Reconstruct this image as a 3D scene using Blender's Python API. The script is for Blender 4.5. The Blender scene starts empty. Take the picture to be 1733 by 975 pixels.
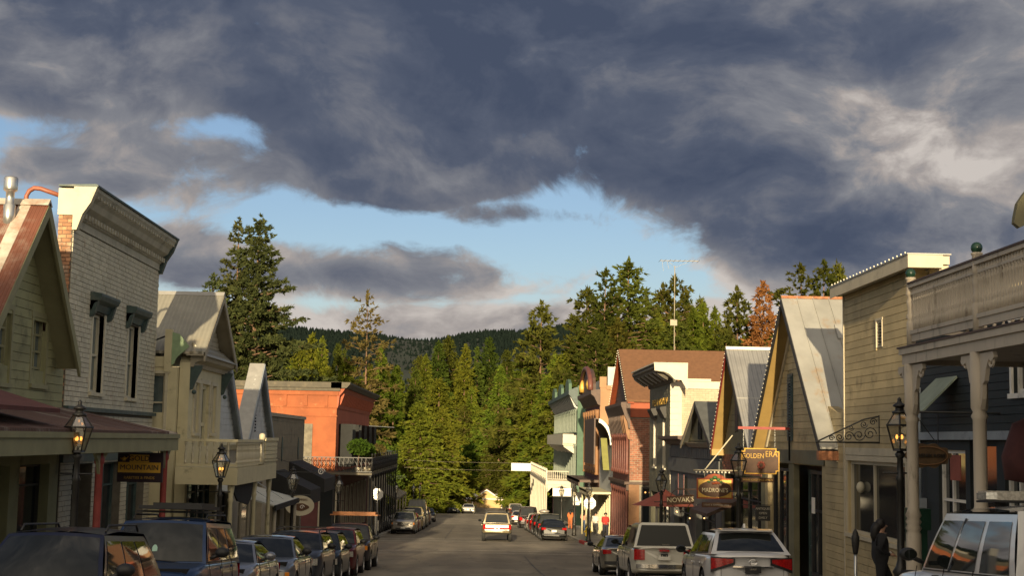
import bpy, bmesh, math, random
import numpy as np
from mathutils import Vector, Matrix
rnd = random.Random(7)
SC = bpy.context.scene
COL = SC.collection
PI = math.pi
R_ = math.radians

# ------------------------------------------------------------------ camera
cam_d = bpy.data.cameras.new('camera')
cam = bpy.data.objects.new('camera', cam_d)
COL.objects.link(cam)
CAMR = Matrix(((0.9995541, -0.0213863, -0.0208378), (-0.0230474, -0.1088936, -0.9937862), (0.0189843, 0.9938233, -0.1093379)))
cam.matrix_world = CAMR.to_4x4()
cam_d.sensor_width = 36.0
cam_d.lens = 36.0 * 2350.0 / 1733.0
cam_d.clip_start = 0.5
cam_d.clip_end = 9000
SC.camera = cam

def ray(px, py):
    return CAMR @ Vector(((px - 866.5) / 2350.0, -(py - 487.5) / 2350.0, -1.0))
def aty(px, py, Y):
    r = ray(px, py); k = Y / r.y
    return Vector((r.x * k, Y, r.z * k))
def atx(px, py, X):
    r = ray(px, py); k = X / r.x
    return Vector((X, r.y * k, r.z * k))

# ------------------------------------------------------------------ light
SUN_EL, SUN_AZ = R_(10.0), R_(4.5)       # behind the camera, 4.5 degrees to the left of the street axis
sd = Vector((-math.sin(SUN_AZ) * math.cos(SUN_EL), -math.cos(SUN_AZ) * math.cos(SUN_EL), math.sin(SUN_EL)))
sun_d = bpy.data.lights.new('sun', 'SUN')
sun_d.energy = 5.0
sun_d.angle = R_(0.55)
sun_d.color = (1.0, 0.80, 0.50)
sun = bpy.data.objects.new('sun', sun_d)
COL.objects.link(sun)
sun.rotation_euler = (-sd).to_track_quat('-Z', 'Y').to_euler()

SC.view_settings.view_transform = 'Standard'
SC.view_settings.look = 'None'
SC.view_settings.gamma = 1.0
SC.view_settings.use_curve_mapping = False
SC.view_settings.exposure = 0.70
SC.cycles.max_bounces = 5
SC.cycles.diffuse_bounces = 3
SC.cycles.glossy_bounces = 2
SC.cycles.transparent_max_bounces = 8
SC.cycles.transmission_bounces = 2

# ------------------------------------------------------------------ node helpers
class NT:
    def __init__(s, tree):
        s.t = tree; s.N = tree.nodes; s.L = tree.links
    def n(s, typ, **kw):
        nd = s.N.new(typ)
        for k, v in kw.items(): setattr(nd, k, v)
        return nd
    def set(s, sock, v):
        if isinstance(v, bpy.types.NodeSocket): s.L.new(v, sock)
        else: sock.default_value = v
    def m(s, op, a, b=0.0, c=0.0, clamp=False):
        nd = s.n('ShaderNodeMath', operation=op, use_clamp=clamp)
        s.set(nd.inputs[0], a); s.set(nd.inputs[1], b)
        if op in ('MULTIPLY_ADD', 'SMOOTH_MIN', 'COMPARE'): s.set(nd.inputs[2], c)
        return nd.outputs[0]
    def mr(s, v, a, b, c, d, smooth=True):
        nd = s.n('ShaderNodeMapRange', interpolation_type='SMOOTHSTEP' if smooth else 'LINEAR')
        s.set(nd.inputs['Value'], v)
        for k, x in zip(('From Min', 'From Max', 'To Min', 'To Max'), (a, b, c, d)): s.set(nd.inputs[k], x)
        return nd.outputs[0]
    def mix(s, f, a, b, blend='MIX'):
        nd = s.n('ShaderNodeMix', data_type='RGBA', blend_type=blend)
        s.set(nd.inputs[0], f)
        for i, v in ((6, a), (7, b)):
            if isinstance(v, bpy.types.NodeSocket): s.L.new(v, nd.inputs[i])
            else: nd.inputs[i].default_value = (*v[:3], 1.0)
        return nd.outputs[2]
    def noise(s, vec, scale, detail=4, rough=0.55, lac=2.0, dist=0.0):
        nd = s.n('ShaderNodeTexNoise')
        if vec is not None: s.L.new(vec, nd.inputs['Vector'])
        nd.inputs['Scale'].default_value = scale; nd.inputs['Detail'].default_value = detail
        nd.inputs['Roughness'].default_value = rough; nd.inputs['Lacunarity'].default_value = lac
        nd.inputs['Distortion'].default_value = dist
        return nd.outputs['Fac']
    def mapping(s, vec, scale=(1, 1, 1), loc=(0, 0, 0)):
        nd = s.n('ShaderNodeMapping')
        s.L.new(vec, nd.inputs[0]); nd.inputs['Scale'].default_value = scale; nd.inputs['Location'].default_value = loc
        return nd.outputs[0]
    def curve(s, v, pts):
        nd = s.n('ShaderNodeFloatCurve')
        s.set(nd.inputs['Value'], v)
        cv = nd.mapping.curves[0]
        while len(cv.points) > 2: cv.points.remove(cv.points[1])
        cv.points[0].location = pts[0]; cv.points[-1].location = pts[-1]
        for p in pts[1:-1]: cv.points.new(*p)
        nd.mapping.update()
        return nd.outputs[0]

# ------------------------------------------------------------------ world: Nishita sky with a broken cloud deck
world = bpy.data.worlds.new('World')
SC.world = world
world.use_nodes = True
w = NT(world.node_tree)
for nd in list(w.N): w.N.remove(nd)
out = w.n('ShaderNodeOutputWorld'); bg = w.n('ShaderNodeBackground')
w.L.new(bg.outputs[0], out.inputs[0])
SKY_K = 0.10
bg.inputs['Strength'].default_value = SKY_K
sky = w.n('ShaderNodeTexSky', sky_type='NISHITA')
sky.sun_disc = False
sky.sun_elevation = SUN_EL
sky.sun_rotation = math.atan2(sd.x, sd.y) % (2 * PI)
sky.air_density = 1.0; sky.dust_density = 0.6; sky.ozone_density = 1.4
tc = w.n('ShaderNodeTexCoord')
D = tc.outputs['Generated']
sx = w.n('ShaderNodeSeparateXYZ'); w.L.new(D, sx.inputs[0])
az = w.m('ARCTAN2', sx.outputs[0], sx.outputs[1])
el = w.m('ARCSINE', sx.outputs[2])
U = w.m('MULTIPLY', az, 2.350)           # in thousandths of the focal length: 0 = street axis
V = w.m('MULTIPLY', el, 2.350)
def gauss(u0, v0, su, sv):
    a = w.m('DIVIDE', w.m('SUBTRACT', U, u0), su); b = w.m('DIVIDE', w.m('SUBTRACT', V, v0), sv)
    r = w.m('ADD', w.m('MULTIPLY', a, a), w.m('MULTIPLY', b, b))
    return w.m('POWER', 2.718, w.m('MULTIPLY', r, -1.0))
Ds = w.mapping(D, (1.0, 1.0, 1.6))
def warped(k, sc, loc=(0, 0, 0), src=None):
    warp = w.n('ShaderNodeTexNoise'); w.L.new(src or Ds, warp.inputs[0]); warp.inputs['Scale'].default_value = sc; warp.inputs['Detail'].default_value = 3
    vm = w.n('ShaderNodeVectorMath', operation='MULTIPLY_ADD')
    w.L.new(warp.outputs['Color'], vm.inputs[0]); vm.inputs[1].default_value = (k, k, k); w.L.new(src or Ds, vm.inputs[2])
    return vm.outputs[0]
P = warped(0.07, 7.0, src=warped(0.16, 3.0))
n1 = w.noise(P, 5.0, 12, 0.60)
n1u = w.noise(w.mapping(P, (1, 1, 1), (0.012, -0.02, 0.045)), 5.0, 7, 0.56)
n2 = w.noise(w.mapping(P, (1, 1, 1), (3.1, 1.7, 0.4)), 10.0, 10, 0.62)
n3 = w.noise(w.mapping(P, (1, 1, 1.0), (8.1, 2.7, 5.4)), 2.6, 6, 0.5)
n4 = w.noise(w.mapping(P, (1, 1, 1.0), (1.1, 6.7, 2.4)), 24.0, 8, 0.65)
# lower edge of the main deck over azimuth (U -1.2 .. 1.2 -> 0 .. 1), value in V
uu = w.mr(U, -1.2, 1.2, 0.0, 1.0, False)
def pc(px, py): return ((px - 812) / 2400.0 + 0.5, (745 - py + 0.019 * (px - 812)) / 1000.0)
Bc = w.curve(uu, [(0.0, 0.9), (0.06, 0.62), pc(0, 248), pc(140, 262), pc(290, 300), pc(430, 300), pc(600, 352), pc(700, 335), pc(850, 312), pc(1000, 345), pc(1110, 410), pc(1290, 520), pc(1400, 560), pc(1733, 560), (0.95, 0.4), (1.0, 0.9)])
main = w.mr(w.m('SUBTRACT', V, Bc), -0.16, 0.14, -0.05, 1.15)
band = w.m('MULTIPLY', gauss(-0.28, 0.270, 0.52, 0.075), 1.10)
low = w.m('MULTIPLY', gauss(0.0, 0.180, 1.8, 0.075), 1.05)
patch = w.m('MULTIPLY', gauss(0.10, 0.375, 0.20, 0.035), 0.88)
wl = w.m('MULTIPLY', gauss(-0.66, 0.43, 0.26, 0.050), 0.72)
rl_ = w.m('MULTIPLY', gauss(0.16, 0.33, 0.10, 0.05), 0.30)
hole = w.m('MULTIPLY', gauss(-0.50, 0.507, 0.15, 0.030), 0.42)
hole2 = w.m('MULTIPLY', gauss(-0.82, 0.487, 0.14, 0.026), 0.50)
cov = w.m('MAXIMUM', w.m('MAXIMUM', main, band), w.m('MAXIMUM', w.m('MAXIMUM', low, wl), w.m('MAXIMUM', patch, rl_)))
cov = w.m('SUBTRACT', w.m('SUBTRACT', cov, hole), hole2)
cov = w.m('ADD', cov, w.m('MULTIPLY', gauss(-0.06, 0.440, 0.24, 0.045), 0.45))
cov = w.m('ADD', cov, w.m('MULTIPLY', gauss(0.62, 0.30, 0.30, 0.08), 0.45))
cov = w.m('SUBTRACT', cov, w.m('MULTIPLY', gauss(-0.10, 0.365, 0.26, 0.022), 0.25))
dens = w.m('ADD', w.m('ADD', cov, w.m('MULTIPLY', w.m('SUBTRACT', n1, 0.5), 2.9)), w.m('MULTIPLY', w.m('SUBTRACT', n4, 0.5), 0.5))
mask = w.mr(dens, 0.40, 0.70, 0.0, 1.0)
thick = w.mr(dens, 0.45, 1.15, 0.0, 1.0)
litz = w.m('ADD', w.m('MULTIPLY', gauss(0.84, 0.55, 0.28, 0.13), 0.20), w.m('MULTIPLY', gauss(-0.72, 0.66, 0.26, 0.06), 0.08))
litz = w.m('ADD', litz, w.m('MULTIPLY', gauss(-0.20, 0.305, 0.45, 0.026), 0.34))
litz = w.m('ADD', litz, w.m('MULTIPLY', w.mr(V, 0.34, 0.16, 0.0, 1.0), 0.40))
litz = w.m('ADD', litz, w.m('MULTIPLY', gauss(0.15, 0.60, 0.09, 0.05), 0.16))
litz = w.m('SUBTRACT', litz, w.m('MULTIPLY', gauss(-0.62, 0.66, 0.14, 0.05), 0.30))
litz = w.m('ADD', litz, w.m('MULTIPLY', gauss(0.75, 0.47, 0.34, 0.06), 0.16))
litz = w.m('SUBTRACT', litz, w.m('MULTIPLY', gauss(0.0, 0.45, 0.45, 0.05), 0.10))
litz = w.m('ADD', litz, w.m('MULTIPLY', gauss(0.36, 0.30, 0.20, 0.09), 0.36))
litz = w.m('SUBTRACT', litz, w.m('MULTIPLY', gauss(0.62, 0.38, 0.18, 0.04), 0.14))
litz = w.m('SUBTRACT', litz, w.m('MULTIPLY', gauss(0.35, 0.70, 0.45, 0.10), 0.12))
relief = w.m('SUBTRACT', n1u, n1)
b = w.m('ADD', w.m('MULTIPLY', relief, -2.4), w.m('MULTIPLY', w.m('SUBTRACT', n3, 0.5), 1.0))
b = w.m('ADD', b, w.m('MULTIPLY', w.m('SUBTRACT', n2, 0.5), 1.05))
b = w.m('ADD', w.m('ADD', b, litz), w.m('SUBTRACT', 0.62, w.m('MULTIPLY', thick, 0.30)))
b = w.m('ADD', b, w.m('MULTIPLY', w.m('SUBTRACT', n4, 0.5), 0.25))
b = w.mr(b, 0.0, 1.0, 0.0, 1.0, False)
cr = w.n('ShaderNodeValToRGB'); w.L.new(b, cr.inputs[0])
E = cr.color_ramp.elements
def sc_(c, k=0.63 / SKY_K): return (c[0] * k, c[1] * k, c[2] * k, 1)
E[0].position = 0.0; E[0].color = sc_((0.062, 0.080, 0.128))
E[1].position = 1.0; E[1].color = sc_((0.58, 0.53, 0.49))
for p_, c_ in ((0.25, (0.092, 0.110, 0.158)), (0.45, (0.155, 0.165, 0.200)), (0.62, (0.218, 0.224, 0.250)), (0.8, (0.37, 0.335, 0.320))):
    e = cr.color_ramp.elements.new(p_); e.color = sc_(c_)
skc = w.mix(1.0, sky.outputs[0], (0.64, 0.66, 0.78), 'MULTIPLY')
veil = w.m('MULTIPLY', w.m('MULTIPLY', gauss(0.05, 0.165, 1.8, 0.085), 0.9), w.mr(w.m('ADD', n1, w.m('MULTIPLY', n3, 0.5)), 0.58, 0.86, 0.15, 1.0))
skc = w.mix(veil, skc, sc_((0.56, 0.53, 0.52)))
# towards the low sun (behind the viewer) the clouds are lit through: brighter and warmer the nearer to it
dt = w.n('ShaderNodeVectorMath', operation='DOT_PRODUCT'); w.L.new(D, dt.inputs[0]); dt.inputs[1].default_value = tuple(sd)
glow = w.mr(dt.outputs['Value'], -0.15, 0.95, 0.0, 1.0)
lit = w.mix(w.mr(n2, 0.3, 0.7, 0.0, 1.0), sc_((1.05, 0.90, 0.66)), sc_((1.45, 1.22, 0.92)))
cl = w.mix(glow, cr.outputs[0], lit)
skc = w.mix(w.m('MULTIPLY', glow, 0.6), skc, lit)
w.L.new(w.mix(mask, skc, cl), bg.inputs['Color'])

# ------------------------------------------------------------------ materials
MATS = {}
def mat(name, col, rough=0.7, var=0.15, scale=3.0, bump=0.0, bscale=30.0, metal=0.0, dirt=None, dirt_amt=0.0, dscale=1.2, stretch=(1, 1, 1), objvar=0.0, spec=0.5, coat=0.0, emit=None, es=1.0, hue=None, trans=None):
    if name in MATS: return MATS[name]
    m_ = bpy.data.materials.new(name); m_.use_nodes = True
    t = NT(m_.node_tree); b_ = t.N['Principled BSDF']
    b_.inputs['Roughness'].default_value = rough; b_.inputs['Metallic'].default_value = metal
    b_.inputs['Specular IOR Level'].default_value = spec; b_.inputs['Coat Weight'].default_value = coat
    b_.inputs['Coat Roughness'].default_value = 0.05
    c = None
    geo = t.n('ShaderNodeNewGeometry').outputs['Position']
    base = (*col, 1.0)
    if var > 0 or dirt_amt > 0:
        v = t.mapping(geo, stretch)
        nz = t.noise(v, scale, 6, 0.6)
        f = t.mr(nz, 0.3, 0.7, 0, 1)
        lo = tuple(x * (1 - var) for x in col); hi = tuple(min(1, x * (1 + var)) for x in col) if hue is None else hue
        c = t.mix(f, lo, hi)
        if dirt_amt > 0:
            nd_ = t.noise(t.mapping(geo, stretch, (5, 3, 9)), dscale, 8, 0.68)
            c = t.mix(t.mr(nd_, 0.62 - dirt_amt * 0.35, 0.72, 0, 0.9), c, dirt or tuple(x * 0.45 for x in col))
    if objvar > 0:
        oi = t.n('ShaderNodeObjectInfo').outputs['Random']
        k = t.mr(oi, 0, 1, 1 - objvar, 1 + objvar, False)
        cc = t.n('ShaderNodeCombineXYZ')
        for i in range(3): t.L.new(k, cc.inputs[i])
        c = t.mix(1.0, c if c is not None else col, cc.outputs[0], 'MULTIPLY')
    if c is not None: t.L.new(c, b_.inputs['Base Color'])
    else: b_.inputs['Base Color'].default_value = base
    if bump > 0:
        bp = t.n('ShaderNodeBump'); bp.inputs['Strength'].default_value = min(1, bump); bp.inputs['Distance'].default_value = 0.02
        t.L.new(t.noise(t.mapping(geo, stretch), bscale, 4), bp.inputs['Height']); t.L.new(bp.outputs[0], b_.inputs['Normal'])
    if emit:
        b_.inputs['Emission Color'].default_value = (*emit, 1); b_.inputs['Emission Strength'].default_value = es
    MATS[name] = m_
    return m_

def leafmat(name, c1, c2, c3, objvar=0.25):
    m_ = bpy.data.materials.new(name); m_.use_nodes = True
    t = NT(m_.node_tree)
    for nd in list(t.N): t.N.remove(nd)
    o = t.n('ShaderNodeOutputMaterial')
    g = t.n('ShaderNodeNewGeometry')
    f = t.mr(t.noise(g.outputs['Position'], 0.9, 4, 0.7), 0.32, 0.68, 0, 1)
    c = t.mix(f, c1, c2)
    f2 = t.mr(g.outputs['Random Per Island'], 0, 1, 0, 0.75, False)
    c = t.mix(f2, c, c3)
    oi = t.n('ShaderNodeObjectInfo').outputs['Random']
    k = t.mr(oi, 0, 1, 1 - objvar, 1 + objvar, False)
    cc = t.n('ShaderNodeCombineXYZ')
    t.L.new(t.m('MULTIPLY', k, t.mr(t.m('FRACT', t.m('MULTIPLY', oi, 7.31)), 0, 1, 0.85, 1.2, False)), cc.inputs[0]); t.L.new(k, cc.inputs[1]); t.L.new(k, cc.inputs[2])
    c = t.mix(1.0, c, cc.outputs[0], 'MULTIPLY')
    d = t.n('ShaderNodeBsdfDiffuse'); t.L.new(c, d.inputs[0])
    tr = t.n('ShaderNodeBsdfTranslucent'); t.L.new(c, tr.inputs[0])
    mx = t.n('ShaderNodeMixShader'); mx.inputs[0].default_value = 0.28
    t.L.new(d.outputs[0], mx.inputs[1]); t.L.new(tr.outputs[0], mx.inputs[2]); t.L.new(mx.outputs[0], o.inputs[0])
    MATS[name] = m_
    return m_

def clearglass(name, tint=(0.9, 0.9, 0.85), mixf=0.25):
    m_ = bpy.data.materials.new(name); m_.use_nodes = True
    t = NT(m_.node_tree)
    for nd in list(t.N): t.N.remove(nd)
    o = t.n('ShaderNodeOutputMaterial'); a = t.n('ShaderNodeBsdfTransparent'); a.inputs[0].default_value = (*tint, 1)
    g = t.n('ShaderNodeBsdfGlossy'); g.inputs['Roughness'].default_value = 0.05
    mx = t.n('ShaderNodeMixShader'); mx.inputs[0].default_value = mixf
    t.L.new(a.outputs[0], mx.inputs[1]); t.L.new(g.outputs[0], mx.inputs[2]); t.L.new(mx.outputs[0], o.inputs[0])
    MATS[name] = m_
    return m_

def wavy_metal(name, col, pitch, axis=0, rough=0.45, metal=0.0, rust=None, rust_amt=0.4, depth=0.03):
    """corrugated or ribbed sheet: the relief runs down the slope, one rib every `pitch` metres along X"""
    m_ = mat(name, col, rough, 0.10, 1.5, 0, 30, metal, rust, rust_amt, 0.9)
    t = NT(m_.node_tree); b_ = t.N['Principled BSDF']
    sx_ = t.n('ShaderNodeSeparateXYZ'); t.L.new(t.n('ShaderNodeNewGeometry').outputs['Position'], sx_.inputs[0])
    s_ = t.m('SINE', t.m('MULTIPLY', sx_.outputs[axis], 2 * PI / pitch))
    bp = t.n('ShaderNodeBump'); bp.inputs['Strength'].default_value = 1.0; bp.inputs['Distance'].default_value = depth
    t.L.new(s_, bp.inputs['Height']); t.L.new(bp.outputs[0], b_.inputs['Normal'])
    return m_

# ------------------------------------------------------------------ mesh helpers
def props(o, label=None, cat=None, group=None, kind=None):
    if label: o['label'] = label
    if cat: o['category'] = cat
    if group: o['group'] = group
    if kind: o['kind'] = kind
    return o

def thing(name, label, cat, loc, group=None, rz=0.0, kind=None):
    o = bpy.data.objects.new(name, None); COL.objects.link(o)
    o.location = loc; o.rotation_euler = (0, 0, rz); o.empty_display_size = 0.3
    return props(o, label, cat, group, kind)

WL = {}
def wloc(p):
    """the origin of an unrotated thing (parts are written in world coordinates)"""
    v = Vector((0, 0, 0))
    while p is not None:
        v += p.location; p = p.parent
    return v

class MB:
    """collects boxes, prisms, tubes and patches, then links them as ONE mesh"""
    def __init__(s): s.v = []; s.f = []; s.mi = []; s.sm = []
    def add(s, vs, fs, mi=0, smooth=False):
        n = len(s.v); s.v += [tuple(v) for v in vs]; s.f += [tuple(i + n for i in f) for f in fs]
        s.mi += [mi] * len(fs); s.sm += [smooth] * len(fs)
        return s
    def box(s, x0, x1, y0, y1, z0, z1, mi=0):
        if x0 > x1: x0, x1 = x1, x0
        if y0 > y1: y0, y1 = y1, y0
        if z0 > z1: z0, z1 = z1, z0
        v = [(x0, y0, z0), (x1, y0, z0), (x1, y1, z0), (x0, y1, z0), (x0, y0, z1), (x1, y0, z1), (x1, y1, z1), (x0, y1, z1)]
        return s.add(v, [(0, 3, 2, 1), (4, 5, 6, 7), (0, 1, 5, 4), (1, 2, 6, 5), (2, 3, 7, 6), (3, 0, 4, 7)], mi)
    def hexa(s, v8, mi=0):
        return s.add(v8, [(0, 3, 2, 1), (4, 5, 6, 7), (0, 1, 5, 4), (1, 2, 6, 5), (2, 3, 7, 6), (3, 0, 4, 7)], mi)
    def prism(s, poly, d, mi=0):
        """poly: list of 3D points in one plane, extruded by vector d"""
        n = len(poly); d = Vector(d)
        v = [Vector(p) for p in poly] + [Vector(p) + d for p in poly]
        f = [tuple(range(n - 1, -1, -1)), tuple(range(n, 2 * n))] + [(i, (i + 1) % n, n + (i + 1) % n, n + i) for i in range(n)]
        return s.add(v, f, mi)
    def tube(s, pts, r, n=8, mi=0, cap=True):
        pts = [Vector(p) for p in pts]; rs = r if isinstance(r, (list, tuple)) else [r] * len(pts)
        vs = []; fs = []
        for i, p in enumerate(pts):
            t = (pts[min(i + 1, len(pts) - 1)] - pts[max(i - 1, 0)]).normalized()
            a = t.orthogonal().normalized() if i == 0 else (a - t * a.dot(t)).normalized()
            b_ = t.cross(a)
            for k in range(n):
                q = 2 * PI * k / n
                vs.append(p + (a * math.cos(q) + b_ * math.sin(q)) * rs[i])
        for i in range(len(pts) - 1):
            for k in range(n):
                fs.append((i * n + k, i * n + (k + 1) % n, (i + 1) * n + (k + 1) % n, (i + 1) * n + k))
        if cap:
            fs.append(tuple(range(n - 1, -1, -1))); fs.append(tuple(range((len(pts) - 1) * n, len(pts) * n)))
        return s.add(vs, fs, mi, n > 5)
    def lathe(s, c, prof, n=12, mi=0, rot=0.0, smooth=True):
        """prof: (radius, z) from the bottom up, about the vertical through c"""
        vs = []; fs = []
        for r, z in prof:
            for k in range(n):
                q = 2 * PI * k / n + rot
                vs.append((c[0] + r * math.cos(q), c[1] + r * math.sin(q), c[2] + z))
        m_ = len(prof)
        for i in range(m_ - 1):
            for k in range(n):
                fs.append((i * n + k, i * n + (k + 1) % n, (i + 1) * n + (k + 1) % n, (i + 1) * n + k))
        fs.append(tuple(range(n - 1, -1, -1))); fs.append(tuple(range((m_ - 1) * n, m_ * n)))
        return s.add(vs, fs, mi, smooth)
    def grid(s, P_, mi=0, smooth=True, flip=False):
        """P_: 2D list of points"""
        a, b_ = len(P_), len(P_[0]); vs = [p for row in P_ for p in row]; fs = []
        for i in range(a - 1):
            for j in range(b_ - 1):
                q = (i * b_ + j, (i + 1) * b_ + j, (i + 1) * b_ + j + 1, i * b_ + j + 1)
                fs.append(q[::-1] if flip else q)
        return s.add(vs, fs, mi, smooth)
    def ball(s, c, r, n=10, mi=0, sz=1.0):
        prof = [(max(0.002, r * math.sin(PI * i / n)), -r * sz * math.cos(PI * i / n)) for i in range(n + 1)]
        return s.lathe(c, prof, n + 2, mi)
    def build(s, name, m_, parent=None, local=False, **kw):
        off = Vector((0, 0, 0))
        if parent is not None and not local: off = wloc(parent)
        elif parent is None and s.v:
            a = np.array(s.v); off = Vector(((a[:, 0].min() + a[:, 0].max()) / 2, (a[:, 1].min() + a[:, 1].max()) / 2, a[:, 2].min()))
        me = bpy.data.meshes.new(name)
        me.from_pydata([(x - off.x, y - off.y, z - off.z) for x, y, z in s.v], [], s.f)
        for mm in (m_ if isinstance(m_, (list, tuple)) else [m_]): me.materials.append(mm)
        me.polygons.foreach_set('material_index', s.mi)
        me.polygons.foreach_set('use_smooth', s.sm)
        me.update()
        o = bpy.data.objects.new(name, me); COL.objects.link(o)
        if parent is not None: o.parent = parent
        else: o.location = off
        if kw: props(o, **kw)
        return o

def link(name, me, parent=None, loc=(0, 0, 0), rot=(0, 0, 0), scale=(1, 1, 1)):
    o = bpy.data.objects.new(name, me); COL.objects.link(o)
    o.location = loc; o.rotation_euler = rot; o.scale = scale; o.parent = parent
    return o

_unit = {}
def unit_box(m_, wedge=0.0):
    k = (m_.name, wedge)
    if k not in _unit:
        b_ = MB(); w_ = wedge
        b_.hexa([(-.5, -.5, -.5), (.5, -.5, -.5), (.5, .5, -.5), (-.5, .5, -.5), (-.5 + w_, -.5, .5), (.5 - w_, -.5, .5), (.5 - w_, .5, .5), (-.5 + w_, .5, .5)])
        me = bpy.data.meshes.new('piece'); me.from_pydata(b_.v, [], b_.f); me.materials.append(m_); me.update()
        _unit[k] = me
    return _unit[k]

def pieces(name, m_, parent, boxes, limit=300, wedge=0.0, rest=None):
    """boxes: (x0,x1,y0,y1,z0,z1) in world coordinates; the largest-looking first; the rest is one stuff part"""
    off = wloc(parent) if parent is not None else Vector((0, 0, 0))
    me = unit_box(m_, wedge)
    if len(boxes) > limit:
        boxes = sorted(boxes, key=lambda q: (q[2] + q[3]))
    for q in boxes[:limit]:
        link(name, me, parent, ((q[0] + q[1]) / 2 - off.x, (q[2] + q[3]) / 2 - off.y, (q[4] + q[5]) / 2 - off.z), (0, 0, 0),
             (abs(q[1] - q[0]), abs(q[3] - q[2]), abs(q[5] - q[4])))
    if len(boxes) > limit:
        b_ = MB()
        for q in boxes[limit:]: b_.box(*q)
        b_.build(rest or name + '_field', m_, parent, kind='stuff')

def text(s, size, m_, parent, loc, rot=(PI / 2, 0, 0), ext=0.006, name='lettering', align='CENTER', sx_=1.0, shear=0.0):
    c = bpy.data.curves.new(name, 'FONT'); c.body = s; c.size = size; c.extrude = ext; c.align_x = align; c.align_y = 'CENTER'
    c.resolution_u = 2; c.shear = shear
    tmp = bpy.data.objects.new(name, c); COL.objects.link(tmp)
    me = bpy.data.meshes.new_from_object(tmp.evaluated_get(bpy.context.evaluated_depsgraph_get()))
    bpy.data.objects.remove(tmp)
    me.materials.clear(); me.materials.append(m_)
    o = bpy.data.objects.new(name, me); COL.objects.link(o); o.parent = parent
    off = wloc(parent) if parent is not None else Vector((0, 0, 0))
    o.location = Vector(loc) - off; o.rotation_euler = rot; o.scale = (sx_, 1, 1)
    return o

def interp(t, tab):
    if t <= tab[0][0]: return tab[0][1]
    for (a, b_), (c, d) in zip(tab, tab[1:]):
        if t <= c: return b_ + (d - b_) * (t - a) / (c - a)
    return tab[-1][1]

# ------------------------------------------------------------------ ground heights (eye level is z = 0, the street falls away)
HT = [(-200, -7.0), (-60, -0.9), (-30, 0.4), (0, 1.65), (17, 2.67), (30, 3.45), (39, 4.05), (55, 5.0), (73, 5.8), (90, 6.45), (112, 7.3), (132, 8.05), (190, 9.9), (215, 11.6), (240, 12.3), (260, 12.45), (300, 12.8), (5000, 12.8)]
def smooth_h(y):
    return sum(interp(y + d, HT) for d in (-4, -2, 0, 2, 4)) / 5
def road_z(x, y):
    k = 0.02 * max(0.0, min(1.0, (95 - y) / 60.0))
    return -smooth_h(y) + k * max(-12, min(12, x)) - 0.010 * abs(max(-6.7, min(6.7, x)))
def ss(a, b_, t):
    t = max(0.0, min(1.0, (t - a) / (b_ - a))); return t * t * (3 - 2 * t)
def ridge(x):
    # skyline of the far ridge at 1900 m: metres above eye level
    t = x / 1900.0
    return 137 + 12 * math.sin(t * 14 + 1.0) + 7 * math.sin(t * 37) + 2 * math.sin(t * 90 + 2) - 55 * ss(0.0, 0.35, abs(t - 0.02) - 0.2)
def hill(x, y):
    z = -smooth_h(min(y, 300))
    z += 24 * ss(300, 620, y) - 10 * ss(650, 900, y)
    z += (10 + 8 * math.sin(x * 0.011)) * ss(40, 200, abs(x)) * ss(150, 500, y) 
    z += (ridge(x) + 12.8 - 24) * ss(900, 1900, y) + 6 * math.sin(x * 0.013 + y * 0.009) * ss(900, 1300, y)
    return z
# ------------------------------------------------------------------ setting: ground, road, pavements
M_ground = mat('ground_soil', (0.055, 0.06, 0.025), 0.95, 0.4, 0.15)
M_far = mat('far_slope_cloud_shade', (0.010, 0.016, 0.011), 0.95, 0.4, 0.02)  # cloud shade over the far slope is put into this dark colour
M_asph = mat('asphalt', (0.205, 0.176, 0.130), 0.88, 0.20, 0.7, 0.35, 60, dirt=(0.17, 0.145, 0.11), dirt_amt=0.5, dscale=0.35, stretch=(1, 0.35, 1))
M_tar = mat('tar_seam', (0.04, 0.038, 0.036), 0.6, 0.1)
M_line = mat('worn_road_paint', (0.52, 0.49, 0.42), 0.8, 0.25, 6, dirt=(0.22, 0.2, 0.17), dirt_amt=0.7, dscale=3)
M_side = mat('pavement_concrete', (0.25, 0.235, 0.20), 0.9, 0.15, 1.2, 0.2, 40, dirt_amt=0.4)
M_kerb = mat('kerb_concrete', (0.30, 0.285, 0.25), 0.85, 0.15, 2)
M_kerbred = mat('red_kerb_paint', (0.42, 0.03, 0.02), 0.7, 0.15, 5)

_t = NT(M_asph.node_tree); _b = _t.N['Principled BSDF']; _src = _b.inputs['Base Color'].links[0].from_socket
_g = _t.n('ShaderNodeNewGeometry').outputs['Position']
_w = _t.n('ShaderNodeVectorMath', operation='MULTIPLY_ADD'); _nz = _t.n('ShaderNodeTexNoise'); _t.L.new(_g, _nz.inputs[0]); _nz.inputs['Scale'].default_value = 0.8
_t.L.new(_nz.outputs['Color'], _w.inputs[0]); _w.inputs[1].default_value = (1.6, 1.6, 0); _t.L.new(_g, _w.inputs[2])
def _vor(sc, feat):
    v_ = _t.n('ShaderNodeTexVoronoi', feature=feat, voronoi_dimensions='2D'); _t.L.new(_t.mapping(_w.outputs[0], (1, .45, 1)), v_.inputs['Vector']); v_.inputs['Scale'].default_value = sc
    return v_
_cr = _t.mr(_vor(0.28, 'DISTANCE_TO_EDGE').outputs['Distance'], 0.004, 0.022, 0.35, 0.0)
_pv = _t.n('ShaderNodeSeparateColor'); _t.L.new(_vor(0.12, 'F1').outputs['Color'], _pv.inputs[0])
_pk = _t.mr(_pv.outputs[0], 0, 1, 0.80, 1.18, False); _cc = _t.n('ShaderNodeCombineXYZ')
_sx = _t.n('ShaderNodeSeparateXYZ'); _t.L.new(_g, _sx.inputs[0])
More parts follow.
